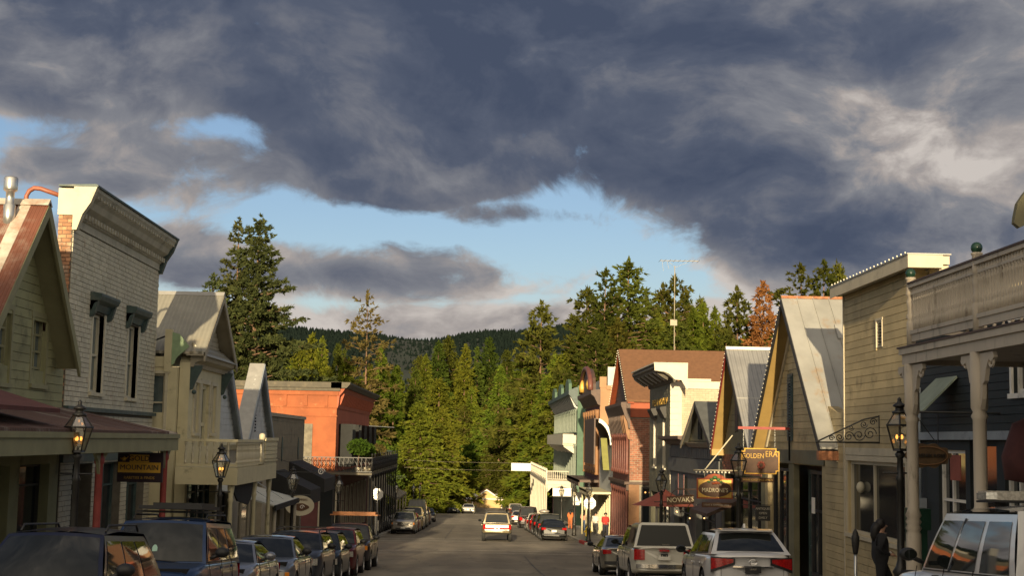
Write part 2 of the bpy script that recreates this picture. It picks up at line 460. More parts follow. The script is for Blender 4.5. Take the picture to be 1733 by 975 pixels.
_tk = _t.m('MULTIPLY_ADD', _t.m('COSINE', _t.m('MULTIPLY', _sx.outputs[0], 3.7)), 0.05, 0.97); _pk = _t.m('MULTIPLY', _pk, _tk)
for _i in range(3): _t.L.new(_pk, _cc.inputs[_i])
_c = _t.mix(1.0, _src, _cc.outputs[0], 'MULTIPLY'); _c = _t.mix(_cr, _c, (0.05, 0.045, 0.04))
_oil = _t.mr(_t.noise(_t.mapping(_g, (1, 1, 1)), 1.1, 5, 0.6), 0.66, 0.76, 0, 0.5); _c = _t.mix(_oil, _c, (0.075, 0.068, 0.06))
_t.L.new(_c, _b.inputs['Base Color'])
def hgrid(xs, ys, fn, name, m_, **kw):
    b_ = MB(); b_.grid([[(x, y, fn(x, y)) for x in xs] for y in ys], smooth=True, flip=True)
    o = b_.build(name, m_, **kw); return o
def ground_fn(x, y):
    z = hill(x, y)
    if y < 320: z -= 0.22 * (1 - ss(290, 320, y)) + 0.3 * (1 if abs(x) < 15 else 0)
    return z
xs = [-3000, -2000, -1400, -1000, -800] + list(range(-650, -60, 50)) + list(range(-60, 61, 6)) + list(range(110, 700, 50)) + [800, 1000, 1400, 2000, 3000]
ys = [-500, -300, -200, -120] + list(range(-80, 320, 10)) + list(range(320, 700, 20)) + list(range(700, 950, 50))
hgrid(xs, ys, ground_fn, 'ground', M_ground, kind='structure')
hgrid(list(range(-3000, 3001, 60)), [900] + list(range(960, 2100, 60)) + [2400, 3000, 5000], lambda x, y: ground_fn(x, y) - (0 if y > 900 else 0.5), 'far_hills', M_far, kind='structure')

yr = [y for y in range(-200, 216, 3)]
road = hgrid([-6.7, -4.5, -2.2, 0, 2.2, 4.5, 6.7], yr + [218], road_z, 'road', M_asph, kind='structure')
hgrid([-14, -7, 0, 7, 16], [218, 224, 232, 240, 250, 262, 275, 290], lambda x, y: road_z(x, y) , 'road', M_asph, kind='structure')
hgrid([-70, -50, -30, -20, -14, -9.6, -6.7], [77, 80, 84, 88, 91], lambda x, y: road_z(x, y), 'side_road', M_asph, kind='structure')
hgrid([6.7, 9.6, 14, 20, 30, 50, 70], [79, 82, 85, 87], lambda x, y: road_z(x, y), 'side_road', M_asph, kind='structure')
def strip(x0, x1, y0, y1, dz, name, m_, parent=road, n=3):
    b_ = MB(); k = max(1, int((y1 - y0) / 3)); kx = max(1, int(abs(x1 - x0) / 1.1))
    # follow the sheet below: sampled on the same straight segments
    def rz(x, y):
        ya = math.floor((y + 200) / 3) * 3 - 200; t = (y - ya) / 3
        gx = [-6.7, -4.5, -2.2, 0, 2.2, 4.5, 6.7]
        xa = max([g for g in gx if g <= x] or [-6.7]); xb = min([g for g in gx if g > x] or [6.7]); u = (x - xa) / max(1e-6, xb - xa)
        f = lambda yy: road_z(xa, yy) * (1 - u) + road_z(xb, yy) * u
        return f(ya) * (1 - t) + f(ya + 3) * t
    b_.grid([[(x0 + (x1 - x0) * i / kx, y0 + (y1 - y0) * j / k, rz(x0 + (x1 - x0) * i / kx, y0 + (y1 - y0) * j / k) + dz) for i in range(kx + 1)] for j in range(k + 1)], flip=True)
    return b_.build(name, m_, parent)
for y0, wd in ((71.5, 0.3), (75.0, 0.3), (89.6, 0.3), (93.6, 0.3)):
    strip(-6.5, 6.5, y0, y0 + wd, 0.012, 'crossing_line', M_line)
strip(-6.3, -0.4, 69.6, 69.9, 0.012, 'stop_line', M_line) if False else None
for y0, y1, x in ((40, 69, 2.3), (95, 130, -2.2)):
    strip(x - 0.02, x + 0.02, y0, y1, 0.008, 'tar_seam', M_tar)
for x0, x1, y0 in ((-6.5, 1.5, 100), (-2, 6.5, 58), (-5, 3, 126)):
    strip(x0, x1, y0, y0 + 0.09, 0.008, 'tar_seam', M_tar)

def pavement(S, y0, y1):
    xk, xi, xo = S * 6.7, S * 6.88, S * 10.3
    b_ = MB(); ysx = list(np.arange(y0, y1, 2.0)) + [y1]
    g = lambda x, y: road_z(x, y) + 0.15
    top = [[(x, y, g(xk, y) + 0.01 * abs(x - xk)) for x in (xi, S * 8.4, xo)] for y in ysx]
    b_.grid(top, flip=S > 0)
    for y in (y0, y1):
        b_.add([(xi, y, g(xk, y)), (xo, y, g(xk, y) + .03), (xo, y, g(xk, y) - .6), (xi, y, g(xk, y) - .6)], [(0, 1, 2, 3)])
    p = b_.build('pavement', M_side, kind='structure')
    k = MB()
    for a, c in zip(ysx, ysx[1:]):
        za, zc = g(xk, a) + 0.004, g(xk, c) + 0.004
        k.hexa([(xk, a, za - .6), (xi, a, za - .6), (xi, c - 0.012, zc - .6), (xk, c - 0.012, zc - .6), (xk, a, za), (xi, a, za), (xi, c - 0.012, zc), (xk, c - 0.012, zc)])
    k.build('kerb', M_kerb, p)
    # flagstone joints
    j = MB()
    for y in np.arange(y0 + 1.5, y1, 1.5):
        z = g(xk, y)
        j.hexa([(xi, y, z - .02), (xo, y, z + .014), (xo, y + .02, z + .014), (xi, y + .02, z - .02), (xi, y, z + .005), (xo, y, z + .039), (xo, y + .02, z + .039), (xi, y + .02, z + .005)])
    j.build('joint', M_tar, p)
    return p
pavement(-1, -60, 76); pavement(-1, 92, 200); pavement(1, -60, 78)
pr = pavement(1, 88, 200)
kb = MB()
for a in (88.3, 89.9, 91.5):
    z = road_z(6.7, a) + 0.17; z2 = road_z(6.7, a + 1.5) + 0.17
    kb.hexa([(6.69, a, z - .3), (6.90, a, z - .3), (6.90, a + 1.5, z2 - .3), (6.69, a + 1.5, z2 - .3), (6.69, a, z), (6.90, a, z), (6.90, a + 1.5, z2), (6.69, a + 1.5, z2)])
kb.build('red_kerb', M_kerbred, pr, label='kerb length painted red beside the hydrant')

def gz(x, y):
    """surface height on the pavement or road at x, y"""
    return road_z(x, y) if abs(x) < 6.7 else road_z(6.7 * (1 if x > 0 else -1), y) + 0.15 + 0.01 * (abs(x) - 6.7)

# ------------------------------------------------------------------ trees
M_leaf = {
    'fir': leafmat('fir_needles', (0.064, 0.087, 0.014), (0.110, 0.129, 0.022), (0.048, 0.062, 0.013)),
    'cedar': leafmat('cedar_sprays', (0.100, 0.133, 0.015), (0.170, 0.187, 0.022), (0.059, 0.084, 0.014)),
    'pine': leafmat('pine_needles', (0.069, 0.081, 0.015), (0.119, 0.116, 0.022), (0.045, 0.050, 0.011)),
    'redwood': leafmat('redwood_needles', (0.075, 0.088, 0.030), (0.136, 0.141, 0.048), (0.026, 0.037, 0.018)),
    'brown': leafmat('dead_needles', (0.264, 0.114, 0.040), (0.352, 0.167, 0.057), (0.194, 0.079, 0.026)),
    'broad': leafmat('broad_leaves', (0.066, 0.110, 0.014), (0.110, 0.158, 0.026), (0.040, 0.070, 0.011)),
    'dark': leafmat('far_needles_cloud_shade', (0.009, 0.016, 0.014), (0.015, 0.024, 0.019), (0.007, 0.012, 0.011)),  # ridge trees coloured dark to stand for cloud shade
    'thin': leafmat('sparse_needles', (0.11, 0.105, 0.035), (0.17, 0.15, 0.05), (0.07, 0.065, 0.025)),
}
M_bark = mat('bark', (0.17, 0.10, 0.06), 0.9, 0.3, 1.2, 0.5, 8, stretch=(1, 1, 0.2))
M_barkg = mat('grey_bark', (0.15, 0.12, 0.09), 0.9, 0.3, 1.2, 0.5, 8, stretch=(1, 1, 0.2))

def tri_mesh(name, V_, m_, n=3):
    """V_: (K, n, 3) array of separate faces"""
    K = V_.shape[0]
    me = bpy.data.meshes.new(name)
    me.vertices.add(K * n); me.vertices.foreach_set('co', V_.reshape(-1).astype(np.float32))
    me.loops.add(K * n); me.loops.foreach_set('vertex_index', np.arange(K * n, dtype=np.int32))
    me.polygons.add(K); me.polygons.foreach_set('loop_start', np.arange(0, K * n, n, dtype=np.int32))
    me.polygons.foreach_set('loop_total', np.full(K, n, dtype=np.int32))
    me.materials.append(m_); me.update(); me.validate()
    return me

def clump_faces(rs, P_, Dr, L, W, per=4, spread=0.7):
    """needle or leaf sprays: `per` slim triangles leaving each point P_ roughly along Dr"""
    K = len(P_); P2 = np.repeat(P_, per, 0); D2 = np.repeat(Dr, per, 0)
    D2 = D2 + rs.normal(0, spread, D2.shape); D2 /= np.linalg.norm(D2, axis=1, keepdims=True) + 1e-9
    up = rs.normal(0, 1, D2.shape); s = np.cross(D2, up); s /= np.linalg.norm(s, axis=1, keepdims=True) + 1e-9
    l = (np.repeat(L, per) * rs.uniform(0.6, 1.3, K * per))[:, None]; w_ = (np.repeat(W, per) * rs.uniform(0.6, 1.3, K * per))[:, None]
    a = P2 + s * w_; b_ = P2 - s * w_; c = P2 + D2 * l
    return np.stack([a, b_, c], 1)

def conifer(name, seed, H, Rmax, leaf, z0=0.12, per_m=3.2, nb=7, droop=0.25, prof=0.8, size=0.42, gap=0.0, lump=0.25, per=4, trunk_r=None, bark=None, dens=1.0, up=0.0, split=False):
    """a conifer: tapered trunk, whorled limbs, needle sprays along them. Returns (trunk mesh, crown mesh)"""
    rs = np.random.RandomState(seed)
    tr = trunk_r or H * 0.014
    bend = rs.normal(0, 0.012 * H, 2)
    ax = lambda h: np.array([bend[0] * (h / H) ** 2, bend[1] * (h / H) ** 2])
    mb = MB()
    mb.tube([(*ax(h), h) for h in np.linspace(-1.0, H * 0.97, 9)], [tr * (1.15 - t) for t in np.linspace(0, 1.08, 9)], 8)
    pts, dirs, Ls = [], [], []
    h = H * z0
    ang = rs.uniform(0, 6.28)
    lobes = rs.uniform(0, 6.28, 3)
    while h < H * 0.985:
        t = (h - H * z0) / (H * (1 - z0))
        r0 = Rmax * (1 - t) ** prof * min(1.0, 0.45 + t * 3.0)
        r0 *= 1 + lump * math.sin(h * 1.9 + lobes[0]) * 0.5
        k = max(3, int(nb * (0.5 + 0.5 * (1 - t)) * rs.uniform(0.75, 1.25)))
        for i in range(k):
            if rs.rand() < gap: continue
            ang += 2.399 + rs.normal(0, 0.25)
            L = r0 * rs.uniform(0.62, 1.12) * (1 + lump * 0.6 * math.sin(2 * ang + lobes[1]))
            L = max(L, 0.25)
            rise = up + 0.35 * t
            dx, dy = math.cos(ang), math.sin(ang)
            m_ = max(2, int(L * 2.6 * dens / size * 0.42) + 1)
            q = np.sqrt(rs.uniform(0.02, 1, m_)) if m_ > 3 else np.linspace(0.5, 1, m_)
            zz = h + L * (rise * q - droop * q ** 2) + rs.normal(0, 0.10 * size / 0.4, m_)
            wob = rs.normal(0, 1, (m_, 2)) * (0.10 + 0.08 * L * (1.1 - q))[:, None]
            base = ax(h)
            pts.append(np.stack([base[0] + dx * L * q + wob[:, 0], base[1] + dy * L * q + wob[:, 1], zz], 1))
            dirs.append(np.tile([dx, dy, rise - 2 * droop * 0.7], (m_, 1)))
            Ls.append(np.full(m_, size * (0.75 + 0.5 * (1 - t))))
            if L > 1.2 and (gap > 0.2 or L > Rmax * 0.5):
                mb.tube([(base[0], base[1], h), (base[0] + dx * L * 0.5, base[1] + dy * L * 0.5, h + L * (rise * .5 - droop * .25)), (base[0] + dx * L * 0.9, base[1] + dy * L * 0.9, h + L * (rise * .9 - droop * .81))], [tr * 0.22 * (1.1 - t), tr * 0.14, 0.01], 4, cap=False)
        h += rs.uniform(0.7, 1.3) / per_m * (1 + 0.4 * (1 - t))
    # leader
    m_ = 14; hh = rs.uniform(0.93, 1.0, m_) * H
    pts.append(np.stack([ax(H)[0] + rs.normal(0, .12, m_), ax(H)[1] + rs.normal(0, .12, m_), hh], 1)); dirs.append(np.tile([0, 0, 1.0], (m_, 1))); Ls.append(np.full(m_, size * 0.9))
    P_ = np.concatenate(pts); Dr = np.concatenate(dirs); L_ = np.concatenate(Ls)
    F_ = clump_faces(rs, P_, Dr, L_ * 1.15, L_ * 0.34, per)
    tm = bpy.data.meshes.new('trunk'); tm.from_pydata(mb.v, [], mb.f); tm.materials.append(bark or M_bark)
    tm.polygons.foreach_set('use_smooth', [True] * len(mb.f)); tm.update()
    return tm, tri_mesh('crown', F_, M_leaf[leaf])

def broadleaf(name, seed, H, Rx, leaf='broad', n=2600, size=0.34, trunk_h=0.3, bark=None):
    rs = np.random.RandomState(seed)
    mb = MB(); mb.tube([(0, 0, -1), (0.1, 0, H * .25), (0, .1, H * .55)], [H * .025, H * .02, H * .01], 7)
    pts = []
    for i in range(11):
        a = rs.uniform(0, 6.28); rr = Rx * rs.uniform(0.15, 0.72); z = H * rs.uniform(trunk_h + 0.12, 0.86)
        rr *= 1 - 0.5 * max(0, (z / H - 0.6) / 0.4)
        c = np.array([rr * math.cos(a), rr * math.sin(a), z]); s = Rx * rs.uniform(0.28, 0.5)
        mb.tube([(0, 0, H * .3), tuple(c * [.6, .6, .85]), tuple(c)], [H * .01, H * .006, .01], 4, cap=False)
        d = rs.normal(0, 1, (n // 11, 3)); d /= np.linalg.norm(d, axis=1, keepdims=True)
        r_ = s * (0.62 + 0.42 * rs.uniform(0, 1, n // 11)) * (1 + 0.25 * np.sin(d[:, 0] * 7 + i) * np.cos(d[:, 2] * 6))
        pts.append(c + d * r_[:, None] * [1, 1, 0.8])
    P_ = np.concatenate(pts); Dr = P_ - np.array([0, 0, H * 0.45]); Dr /= np.linalg.norm(Dr, axis=1, keepdims=True)
    F_ = clump_faces(rs, P_, Dr, np.full(len(P_), size), np.full(len(P_), size * 0.5), 3, 0.9)
    tm = bpy.data.meshes.new('trunk'); tm.from_pydata(mb.v, [], mb.f); tm.materials.append(bark or M_barkg); tm.update()
    return tm, tri_mesh('crown', F_, M_leaf[leaf])

KIND = {}
def kind(k, *a, **kw):
    KIND[k] = conifer(k, *a, **kw)
kind('fir_a', 11, 30, 6.4, 'fir', size=0.66, per_m=2.6, nb=11, dens=1.5, droop=0.30, prof=0.75, lump=0.35)
kind('fir_b', 12, 30, 5.6, 'fir', size=0.64, per_m=2.6, nb=11, dens=1.5, droop=0.22, prof=0.62, lump=0.4)
kind('cedar_a', 13, 26, 5.8, 'cedar', size=0.62, per_m=2.8, nb=12, dens=1.6, droop=0.35, prof=0.85, z0=0.03, lump=0.25)
kind('cedar_b', 14, 26, 6.6, 'cedar', size=0.64, per_m=2.6, nb=12, dens=1.6, droop=0.30, prof=0.7, z0=0.03, lump=0.4)
kind('pine_a', 15, 32, 5.8, 'pine', size=0.72, per_m=2.0, nb=9, dens=1.5, droop=0.12, prof=0.5, z0=0.28, gap=0.12, lump=0.5, up=0.12)
kind('pine_b', 16, 32, 5.4, 'pine', size=0.70, per_m=1.9, nb=8, dens=1.5, droop=0.10, prof=0.55, z0=0.38, gap=0.18, lump=0.6, up=0.15)
kind('pine_c', 17, 30, 6.6, 'pine', size=0.72, per_m=2.1, nb=10, dens=1.5, droop=0.15, prof=0.6, z0=0.18, gap=0.10, lump=0.5, up=0.10)
kind('fir_c', 27, 29, 6.4, 'fir', size=0.66, per_m=2.3, nb=10, dens=1.5, droop=0.34, prof=0.95, lump=0.55, gap=0.08)
kind('cedar_c', 28, 25, 5.0, 'cedar', size=0.60, per_m=2.8, nb=11, dens=1.5, droop=0.30, prof=1.0, z0=0.02, lump=0.5, gap=0.05)
KIND['broad_a'] = broadleaf('broad_a', 21, 14, 6.5, size=0.42)
KIND['broad_b'] = broadleaf('broad_b', 22, 11, 5.5, size=0.40)
KH = {'fir_a': 30, 'fir_b': 30, 'fir_c': 29, 'cedar_a': 26, 'cedar_b': 26, 'cedar_c': 25, 'pine_a': 32, 'pine_b': 32, 'pine_c': 30, 'broad_a': 14, 'broad_b': 11}
NM = {'fir': 'fir_tree', 'ceda': 'cedar_tree', 'pine': 'pine_tree', 'broa': 'broadleaf_tree'}

def tree(k, x, y, z, H, label, group=None, rz=None, wid=1.0, name=None, meshes=None):
    tm, cm = meshes or KIND[k]
    t = thing(name or NM.get(k[:4].rstrip('_'), 'tree'), label, 'tree', (x, y, z), group, rnd.uniform(0, 6.28) if rz is None else rz)
    s = H / KH[k] if meshes is None else 1.0
    t.scale = (s * wid, s * wid, s)
    link('trunk', tm, t); link('crown', cm, t)
    return t

# trees that stand out one by one:  pixel of the top, distance, kind, width factor, label
SOLO = [
    (1062, 437, 205, 'fir_b', 1.15, 'tallest dark fir above the brown shingle roof, left of the aerial'),
    (1020, 458, 200, 'pine_b', 0.85, 'thin tall pine with bare orange trunk left of the tallest fir'),
    (994, 488, 215, 'pine_a', 0.95, 'open dark pine at the left end of the group behind the brown roof'),
    (1143, 468, 235, 'pine_a', 0.8, 'dark pine crown directly behind the aerial mast'),
    (1125, 482, 240, 'pine_c', 0.8, 'dark pine just left of the aerial mast'),
    (1165, 490, 245, 'fir_a', 0.75, 'small pointed fir first right of the aerial mast'),
    (1184, 500, 250, 'fir_b', 0.75, 'small pointed fir second right of the aerial mast'),
    (1250, 487, 190, 'pine_c', 0.95, 'dark broad pine left of the rust-brown dead conifer'),
    (1095, 503, 230, 'pine_a', 0.8, 'ragged pine between the tallest fir and the aerial'),
    (1355, 449, 185, 'pine_b', 1.0, 'leftmost of three pine tops over the white metal gable roof'),
    (1389, 444, 190, 'pine_c', 0.85, 'middle one of three pine tops over the white metal gable roof'),
    (1415, 441, 195, 'fir_b', 0.8, 'rightmost of three pine tops over the white metal gable roof'),
    (915, 511, 260, 'pine_c', 1.05, 'tall pine standing free left of the forest on the right'),
    (962, 520, 235, 'fir_c', 0.8, 'short fir between the free pine and the right-hand pine group') if False else None,
    (985, 556, 225, 'cedar_a', 1.0, 'bright green cedar behind the green cornice building'),
    (960, 585, 215, 'cedar_b', 1.15, 'wide bright cedar left of the arched pediment building'),
    (942, 600, 235, 'cedar_b', 1.0, 'bright cedar filling the gap beside the green corniced building'),
    (1110, 530, 215, 'cedar_a', 1.0, 'bright green cedar just left of the mast foot'),
    (1085, 540, 205, 'cedar_c', 0.9, 'slim green cedar under the tallest fir'),
    (1170, 520, 220, 'cedar_a', 0.95, 'first bright cedar right of the mast foot'),
    (1195, 517, 225, 'cedar_c', 1.1, 'second bright cedar right of the mast foot'),
    (1213, 519, 220, 'cedar_a', 0.8, 'third bright cedar right of the mast foot'),
    (1140, 530, 200, 'pine_c', 1.0, 'olive pine behind the mast above the ridge'),
    (1232, 560, 180, 'pine_c', 0.9, 'low olive pine between the bright cedars and the dark broad pine'),
    (1040, 540, 185, 'pine_c', 1.0, 'olive pine with pale stems above the arched pediment'),
    (1010, 560, 180, 'pine_a', 1.0, 'olive pine with bare stem above the pink front'),
    (1310, 560, 200, 'cedar_a', 0.9, 'bright cedar at the foot of the rust-brown dead conifer'),
    # middle of the valley
    (547, 570, 210, 'cedar_a', 0.75, 'narrow pointed cedar first right of the big redwood'),
    (527, 563, 225, 'cedar_b', 0.8, 'pointed cedar at the right skirt of the big redwood'),
    (505, 585, 200, 'cedar_b', 0.9, 'bushy cedar close against the big redwood'),
    (574, 578, 215, 'fir_b', 0.6, 'small yellowish fir left of the sparse bare-stemmed pine'),
    (592, 606, 200, 'cedar_b', 0.9, 'rounded cedar above the orange corner building'),
    (650, 585, 230, 'cedar_c', 0.9, 'slim cedar right of the sparse bare-stemmed pine'),
    (667, 618, 215, 'cedar_a', 0.8, 'short cedar beyond the far end of the orange cornice'),
    (700, 622, 235, 'fir_a', 0.9, 'pointed fir right of the orange cornice'),
    (738, 578, 330, 'fir_a', 1.0, 'fir on the valley slope above the far street'),
    (757, 568, 345, 'fir_b', 1.1, 'tall fir rising above the middle of the valley wood'),
    (786, 582, 340, 'cedar_a', 1.0, 'pointed light cedar in the middle of the valley wood'),
    (810, 588, 350, 'fir_c', 0.9, 'fir between two light cedars in the middle of the valley'),
    (830, 570, 360, 'fir_a', 1.0, 'pointed fir over the centre line of the street'),
    (860, 590, 370, 'fir_b', 1.0, 'dark fir over the crest of the street, left of the free pine'),
    (887, 600, 330, 'cedar_b', 1.0, 'light cedar left of the free pine'),
    (722, 600, 300, 'cedar_a', 0.9, 'light cedar on the left side of the valley'),
    (842, 620, 300, 'cedar_c', 1.2, 'slender light cedar below the crest firs'),
    (745, 640, 240, 'cedar_b', 1.3, 'broad drooping cedar beside the street past the awnings'),
    (800, 655, 310, 'cedar_a', 1.1, 'bright cedar straight above the street end'),
    (752, 690, 205, 'cedar_b', 1.05, 'big drooping cedar overhanging the left side of the street'),
    (715, 680, 190, 'cedar_b', 1.4, 'drooping cedar just past the small tan shop'),
    (845, 700, 275, 'fir_a', 1.2, 'dense fir above the yellow-walled house'),
    (900, 660, 245, 'cedar_b', 1.3, 'bright cedar left of the white balcony'),
    (925, 640, 225, 'cedar_a', 1.3, 'bright cedar behind the white balcony end'),
    (872, 730, 300, 'broad_a', 0.9, 'spreading leafy tree above the hanging street banner'),
    (838, 745, 308, 'broad_b', 0.75, 'leafy tree directly behind the yellow-walled house'),
    (905, 735, 300, 'broad_a', 0.9, 'leafy tree between the banner and the white balcony'),
    (790, 745, 304, 'broad_b', 0.8, 'leafy tree left of the yellow-walled house roof'),
]
SOLO = [s for s in SOLO if s]
for px, py, Y, k, wd, lab in SOLO:
    top = aty(px, py, Y)
    g = hill(top.x, Y) - 0.3
    H = top.z - g
    if k in ('broad_a', 'broad_b'): H = max(8, H) if H < 26 else 26
    tree(k, top.x, Y, top.z - H, H, lab, 'trees behind the town', wid=wd * (1.0 if k[:5] != 'broad' else 1.0))

# the big redwood, the sparse pine, the dead conifer: built for themselves
def special(px, py, Y, name, label, **kw):
    top = aty(px, py, Y); g = hill(top.x, Y) - 0.3
    ms = conifer(name, kw.pop('seed'), top.z - g, kw.pop('R'), kw.pop('leaf'), **kw)
    return tree('fir_a', top.x, Y, g, top.z - g, label, rz=0.4, meshes=ms, name=name)
special(437, 364, 150, 'redwood_tree', 'huge dark redwood with ragged crown standing behind the pale gabled shop', seed=5, R=6.9, leaf='redwood', size=0.46, per_m=2.4, nb=13, droop=0.12, prof=0.72, z0=0.04, lump=0.65, dens=2.6, per=5, gap=0.12, trunk_r=0.55, up=0.08)
special(408, 368, 151, 'redwood_tree', 'second leader of the huge redwood, slightly left of its tip', seed=6, R=5.0, leaf='redwood', size=0.46, per_m=2.0, nb=9, droop=0.10, prof=0.72, z0=0.05, lump=0.7, dens=2.4, per=5, gap=0.08, trunk_r=0.4, up=0.08)
special(362, 462, 148, 'redwood_tree', 'low dark conifer at the left shoulder of the huge redwood', seed=9, R=3.2, leaf='redwood', size=0.44, per_m=2.0, nb=8, droop=0.1, prof=0.45, z0=0.05, lump=0.4, dens=2.6, gap=0.05, up=0.1)
special(624, 492, 200, 'sparse_pine_tree', 'thinly needled pale pine with visible bare limbs right of the redwood', seed=8, R=4.6, leaf='thin', size=0.60, per_m=1.7, nb=8, droop=0.16, prof=0.5, z0=0.06, lump=0.6, dens=1.3, gap=0.14, trunk_r=0.28, up=0.1)
special(1288, 474, 185, 'dead_conifer', 'rust-brown dead conifer against the grey cloud', seed=10, R=4.1, leaf='brown', size=0.60, per_m=2.4, nb=10, droop=0.28, prof=0.55, z0=0.06, lump=0.4, dens=1.6, gap=0.05)

# the wood that fills the valley behind them: individual trees, alike
rk = random.Random(3)
nfill = 0
rows = [(235, -75, -18, 5), (262, -95, -12, 5.5), (255, 14, 80, 5.5), (210, 24, 75, 6), (290, -100, 100, 7), (318, -95, 95, 7.5), (350, -95, 95, 8), (385, -100, 105, 8.5), (425, -105, 115, 9.5), (470, -115, 125, 10.5), (520, -130, 140, 12)]
for (Y, xa, xb, st) in rows:
    x = xa
    while x < xb:
        xx = x + rk.uniform(-2.2, 2.2); yy = Y + rk.uniform(-9, 9); x += st * rk.uniform(0.75, 1.3)
        if abs(xx) < 14 and yy < 300: continue
        k = rk.choice(['fir_a', 'fir_b', 'fir_c', 'cedar_a', 'cedar_b', 'cedar_c', 'pine_a', 'pine_c', 'cedar_b', 'fir_a'])
        H = rk.uniform(15, 25) * (0.85 if Y < 300 else 1.25 if Y > 340 else 1.1)
        tree(k, xx, yy, hill(xx, yy) - 0.4, H, {'fir': 'dark fir in the wood that fills the valley behind the street', 'ced': 'bright cedar in the wood that fills the valley behind the street', 'pin': 'olive pine in the wood that fills the valley behind the street'}[k[:3]], {'fir': 'firs in the valley wood', 'ced': 'cedars in the valley wood', 'pin': 'pines in the valley wood'}[k[:3]])
        nfill += 1
# young growth under the trees beside the far street: broadleaf
for i, (x, Y, H) in enumerate([(-13, 172, 7), (-15, 186, 9), (-12, 201, 8), (-17, 216, 10), (-17, 238, 8), (13, 205, 8), (16, 222, 9), (19, 246, 8), (17, 196, 9), (-22, 160, 9), (-20, 236, 10), (19, 236, 10), (-27, 178, 10)]):
    tree(('broad_a', 'broad_b')[i % 2], x, Y, hill(x, Y) - 0.3, H * 1.25, 'leafy young tree in the undergrowth beside the far street', 'young trees beside the far street')
print('fill trees', nfill)

# far ridge, cloud shade put into its dark colour: one mass of pointed trees
rs = np.random.RandomState(4)
n = 20000
fx = rs.uniform(-900, 900, n); fy = rs.uniform(1450, 1930, n) 
m2 = rs.rand(n) < 0.25; fy[m2] = rs.uniform(700, 1400, m2.sum()); fx[m2] *= 0.6
fz = np.array([hill(a, c) for a, c in zip(fx, fy)])
F_ = []
hh = rs.uniform(4.5, 9.5, n) * (1 + 0.3 * np.sin(fx * 0.02))
for k in range(4):
    a = rs.uniform(0, 6.28, n)
    s_, c_ = np.sin(a), np.cos(a); r_ = hh * rs.uniform(0.45, 0.7, n)
    zb = fz + hh * (k * 0.2) - 1; zt = fz + hh * (0.45 + 0.18 * k + 0.02 * rs.rand(n)); rr = r_ * (1 - k * 0.22)
    for j in range(4):
        b0 = a + j * PI / 2; b1 = a + (j + 1) * PI / 2
        F_.append(np.stack([np.stack([fx + rr * np.cos(b0), fy + rr * np.sin(b0), zb], 1), np.stack([fx + rr * np.cos(b1), fy + rr * np.sin(b1), zb], 1), np.stack([fx, fy, zt], 1)], 1))
o = bpy.data.objects.new('far_forest', tri_mesh('far_forest', np.concatenate(F_), M_leaf['dark'])); COL.objects.link(o)
props(o, 'dark wooded ridge along the horizon', 'forest', kind='stuff')
# undergrowth on the near slopes
rs = np.random.RandomState(14)
n = 9000
gx = rs.uniform(-110, 110, n); gy = rs.uniform(150, 520, n); keep = ~((np.abs(gx) < 15) & (gy < 300)); gx, gy = gx[keep], gy[keep]
gP = np.stack([gx, gy, np.array([hill(a, c) for a, c in zip(gx, gy)]) + rs.uniform(0, 1.2, len(gx))], 1)
o = bpy.data.objects.new('undergrowth', tri_mesh('undergrowth', clump_faces(rs, gP, np.tile([0, -0.3, 1.0], (len(gP), 1)), np.full(len(gP), 1.5), np.full(len(gP), 0.6), 3), M_leaf['broad'])); COL.objects.link(o)
props(o, 'green undergrowth between the trees', 'undergrowth', kind='stuff')

# trees behind the camera that shade the near street
for i, (x, y, H, k) in enumerate([(-30, -62, 17.5, 'fir_a'), (-25, -60, 17, 'broad_a'), (-20, -64, 18, 'cedar_b'), (-15.5, -58, 16.5, 'broad_a'), (-11.5, -63, 17.5, 'cedar_b'), (-7.5, -60, 17, 'broad_a'), (-5, -62, 22.5, 'fir_b'), (-2.2, -61, 23, 'fir_b'), (0.8, -58, 16, 'broad_a'), (3.5, -58, 15.5, 'broad_a'), (7.5, -62, 16.5, 'fir_c'), (11, -60, 15.5, 'broad_a'), (15, -63, 17, 'cedar_b'), (20, -60, 17, 'fir_a'), (26, -62, 18, 'broad_a'),
                                  (-28, -72, 16, 'broad_a'), (-18, -70, 16.5, 'broad_a'), (-9, -70, 17.5, 'broad_a'), (0, -72, 17, 'broad_a'), (9, -71, 15, 'broad_a'), (17, -70, 16, 'broad_a')]):
    tree(k, x, y, hill(x, y) - 0.2, H + 1.0 - hill(x, y), 'tall tree up the street behind the viewer', 'trees up the street', wid=0.8)
# ------------------------------------------------------------------ materials of the buildings
M_greenside = mat('olive_green_siding', (0.29, 0.285, 0.15), 0.75, 0.12, 1.2, objvar=0.09, dirt_amt=0.25)
M_greentrim = mat('olive_trim', (0.26, 0.25, 0.14), 0.7, 0.1, 2)
M_rust = wavy_metal('rusted_roof', (0.176, 0.064, 0.038), 0.076, 0, 0.7, 0, (0.38, 0.30, 0.24), 0.38, 0.012)
M_rustr = wavy_metal('rusted_porch_roof', (0.12, 0.065, 0.052), 0.076, 1, 0.7, 0, (0.36, 0.32, 0.28), 0.35, 0.012)
M_rustp = mat('grey_patch_metal', (0.46, 0.43, 0.36), 0.55, 0.2, 3, dirt=(0.30, 0.12, 0.06), dirt_amt=0.5)
M_galv = mat('galvanised_metal', (0.55, 0.55, 0.53), 0.3, 0.1, 4, metal=0.85)
M_copper = mat('rust_red_pipe', (0.30, 0.10, 0.055), 0.5, 0.2, 6)
M_wbrick = mat('cream_painted_brick', (0.56, 0.52, 0.40), 0.75, 0.10, 2.5, 0.3, 40, objvar=0.09, dirt=(0.42, 0.26, 0.16), dirt_amt=0.14, dscale=3)
M_mortar = mat('painted_mortar', (0.13, 0.115, 0.09), 0.9, 0.15, 5)
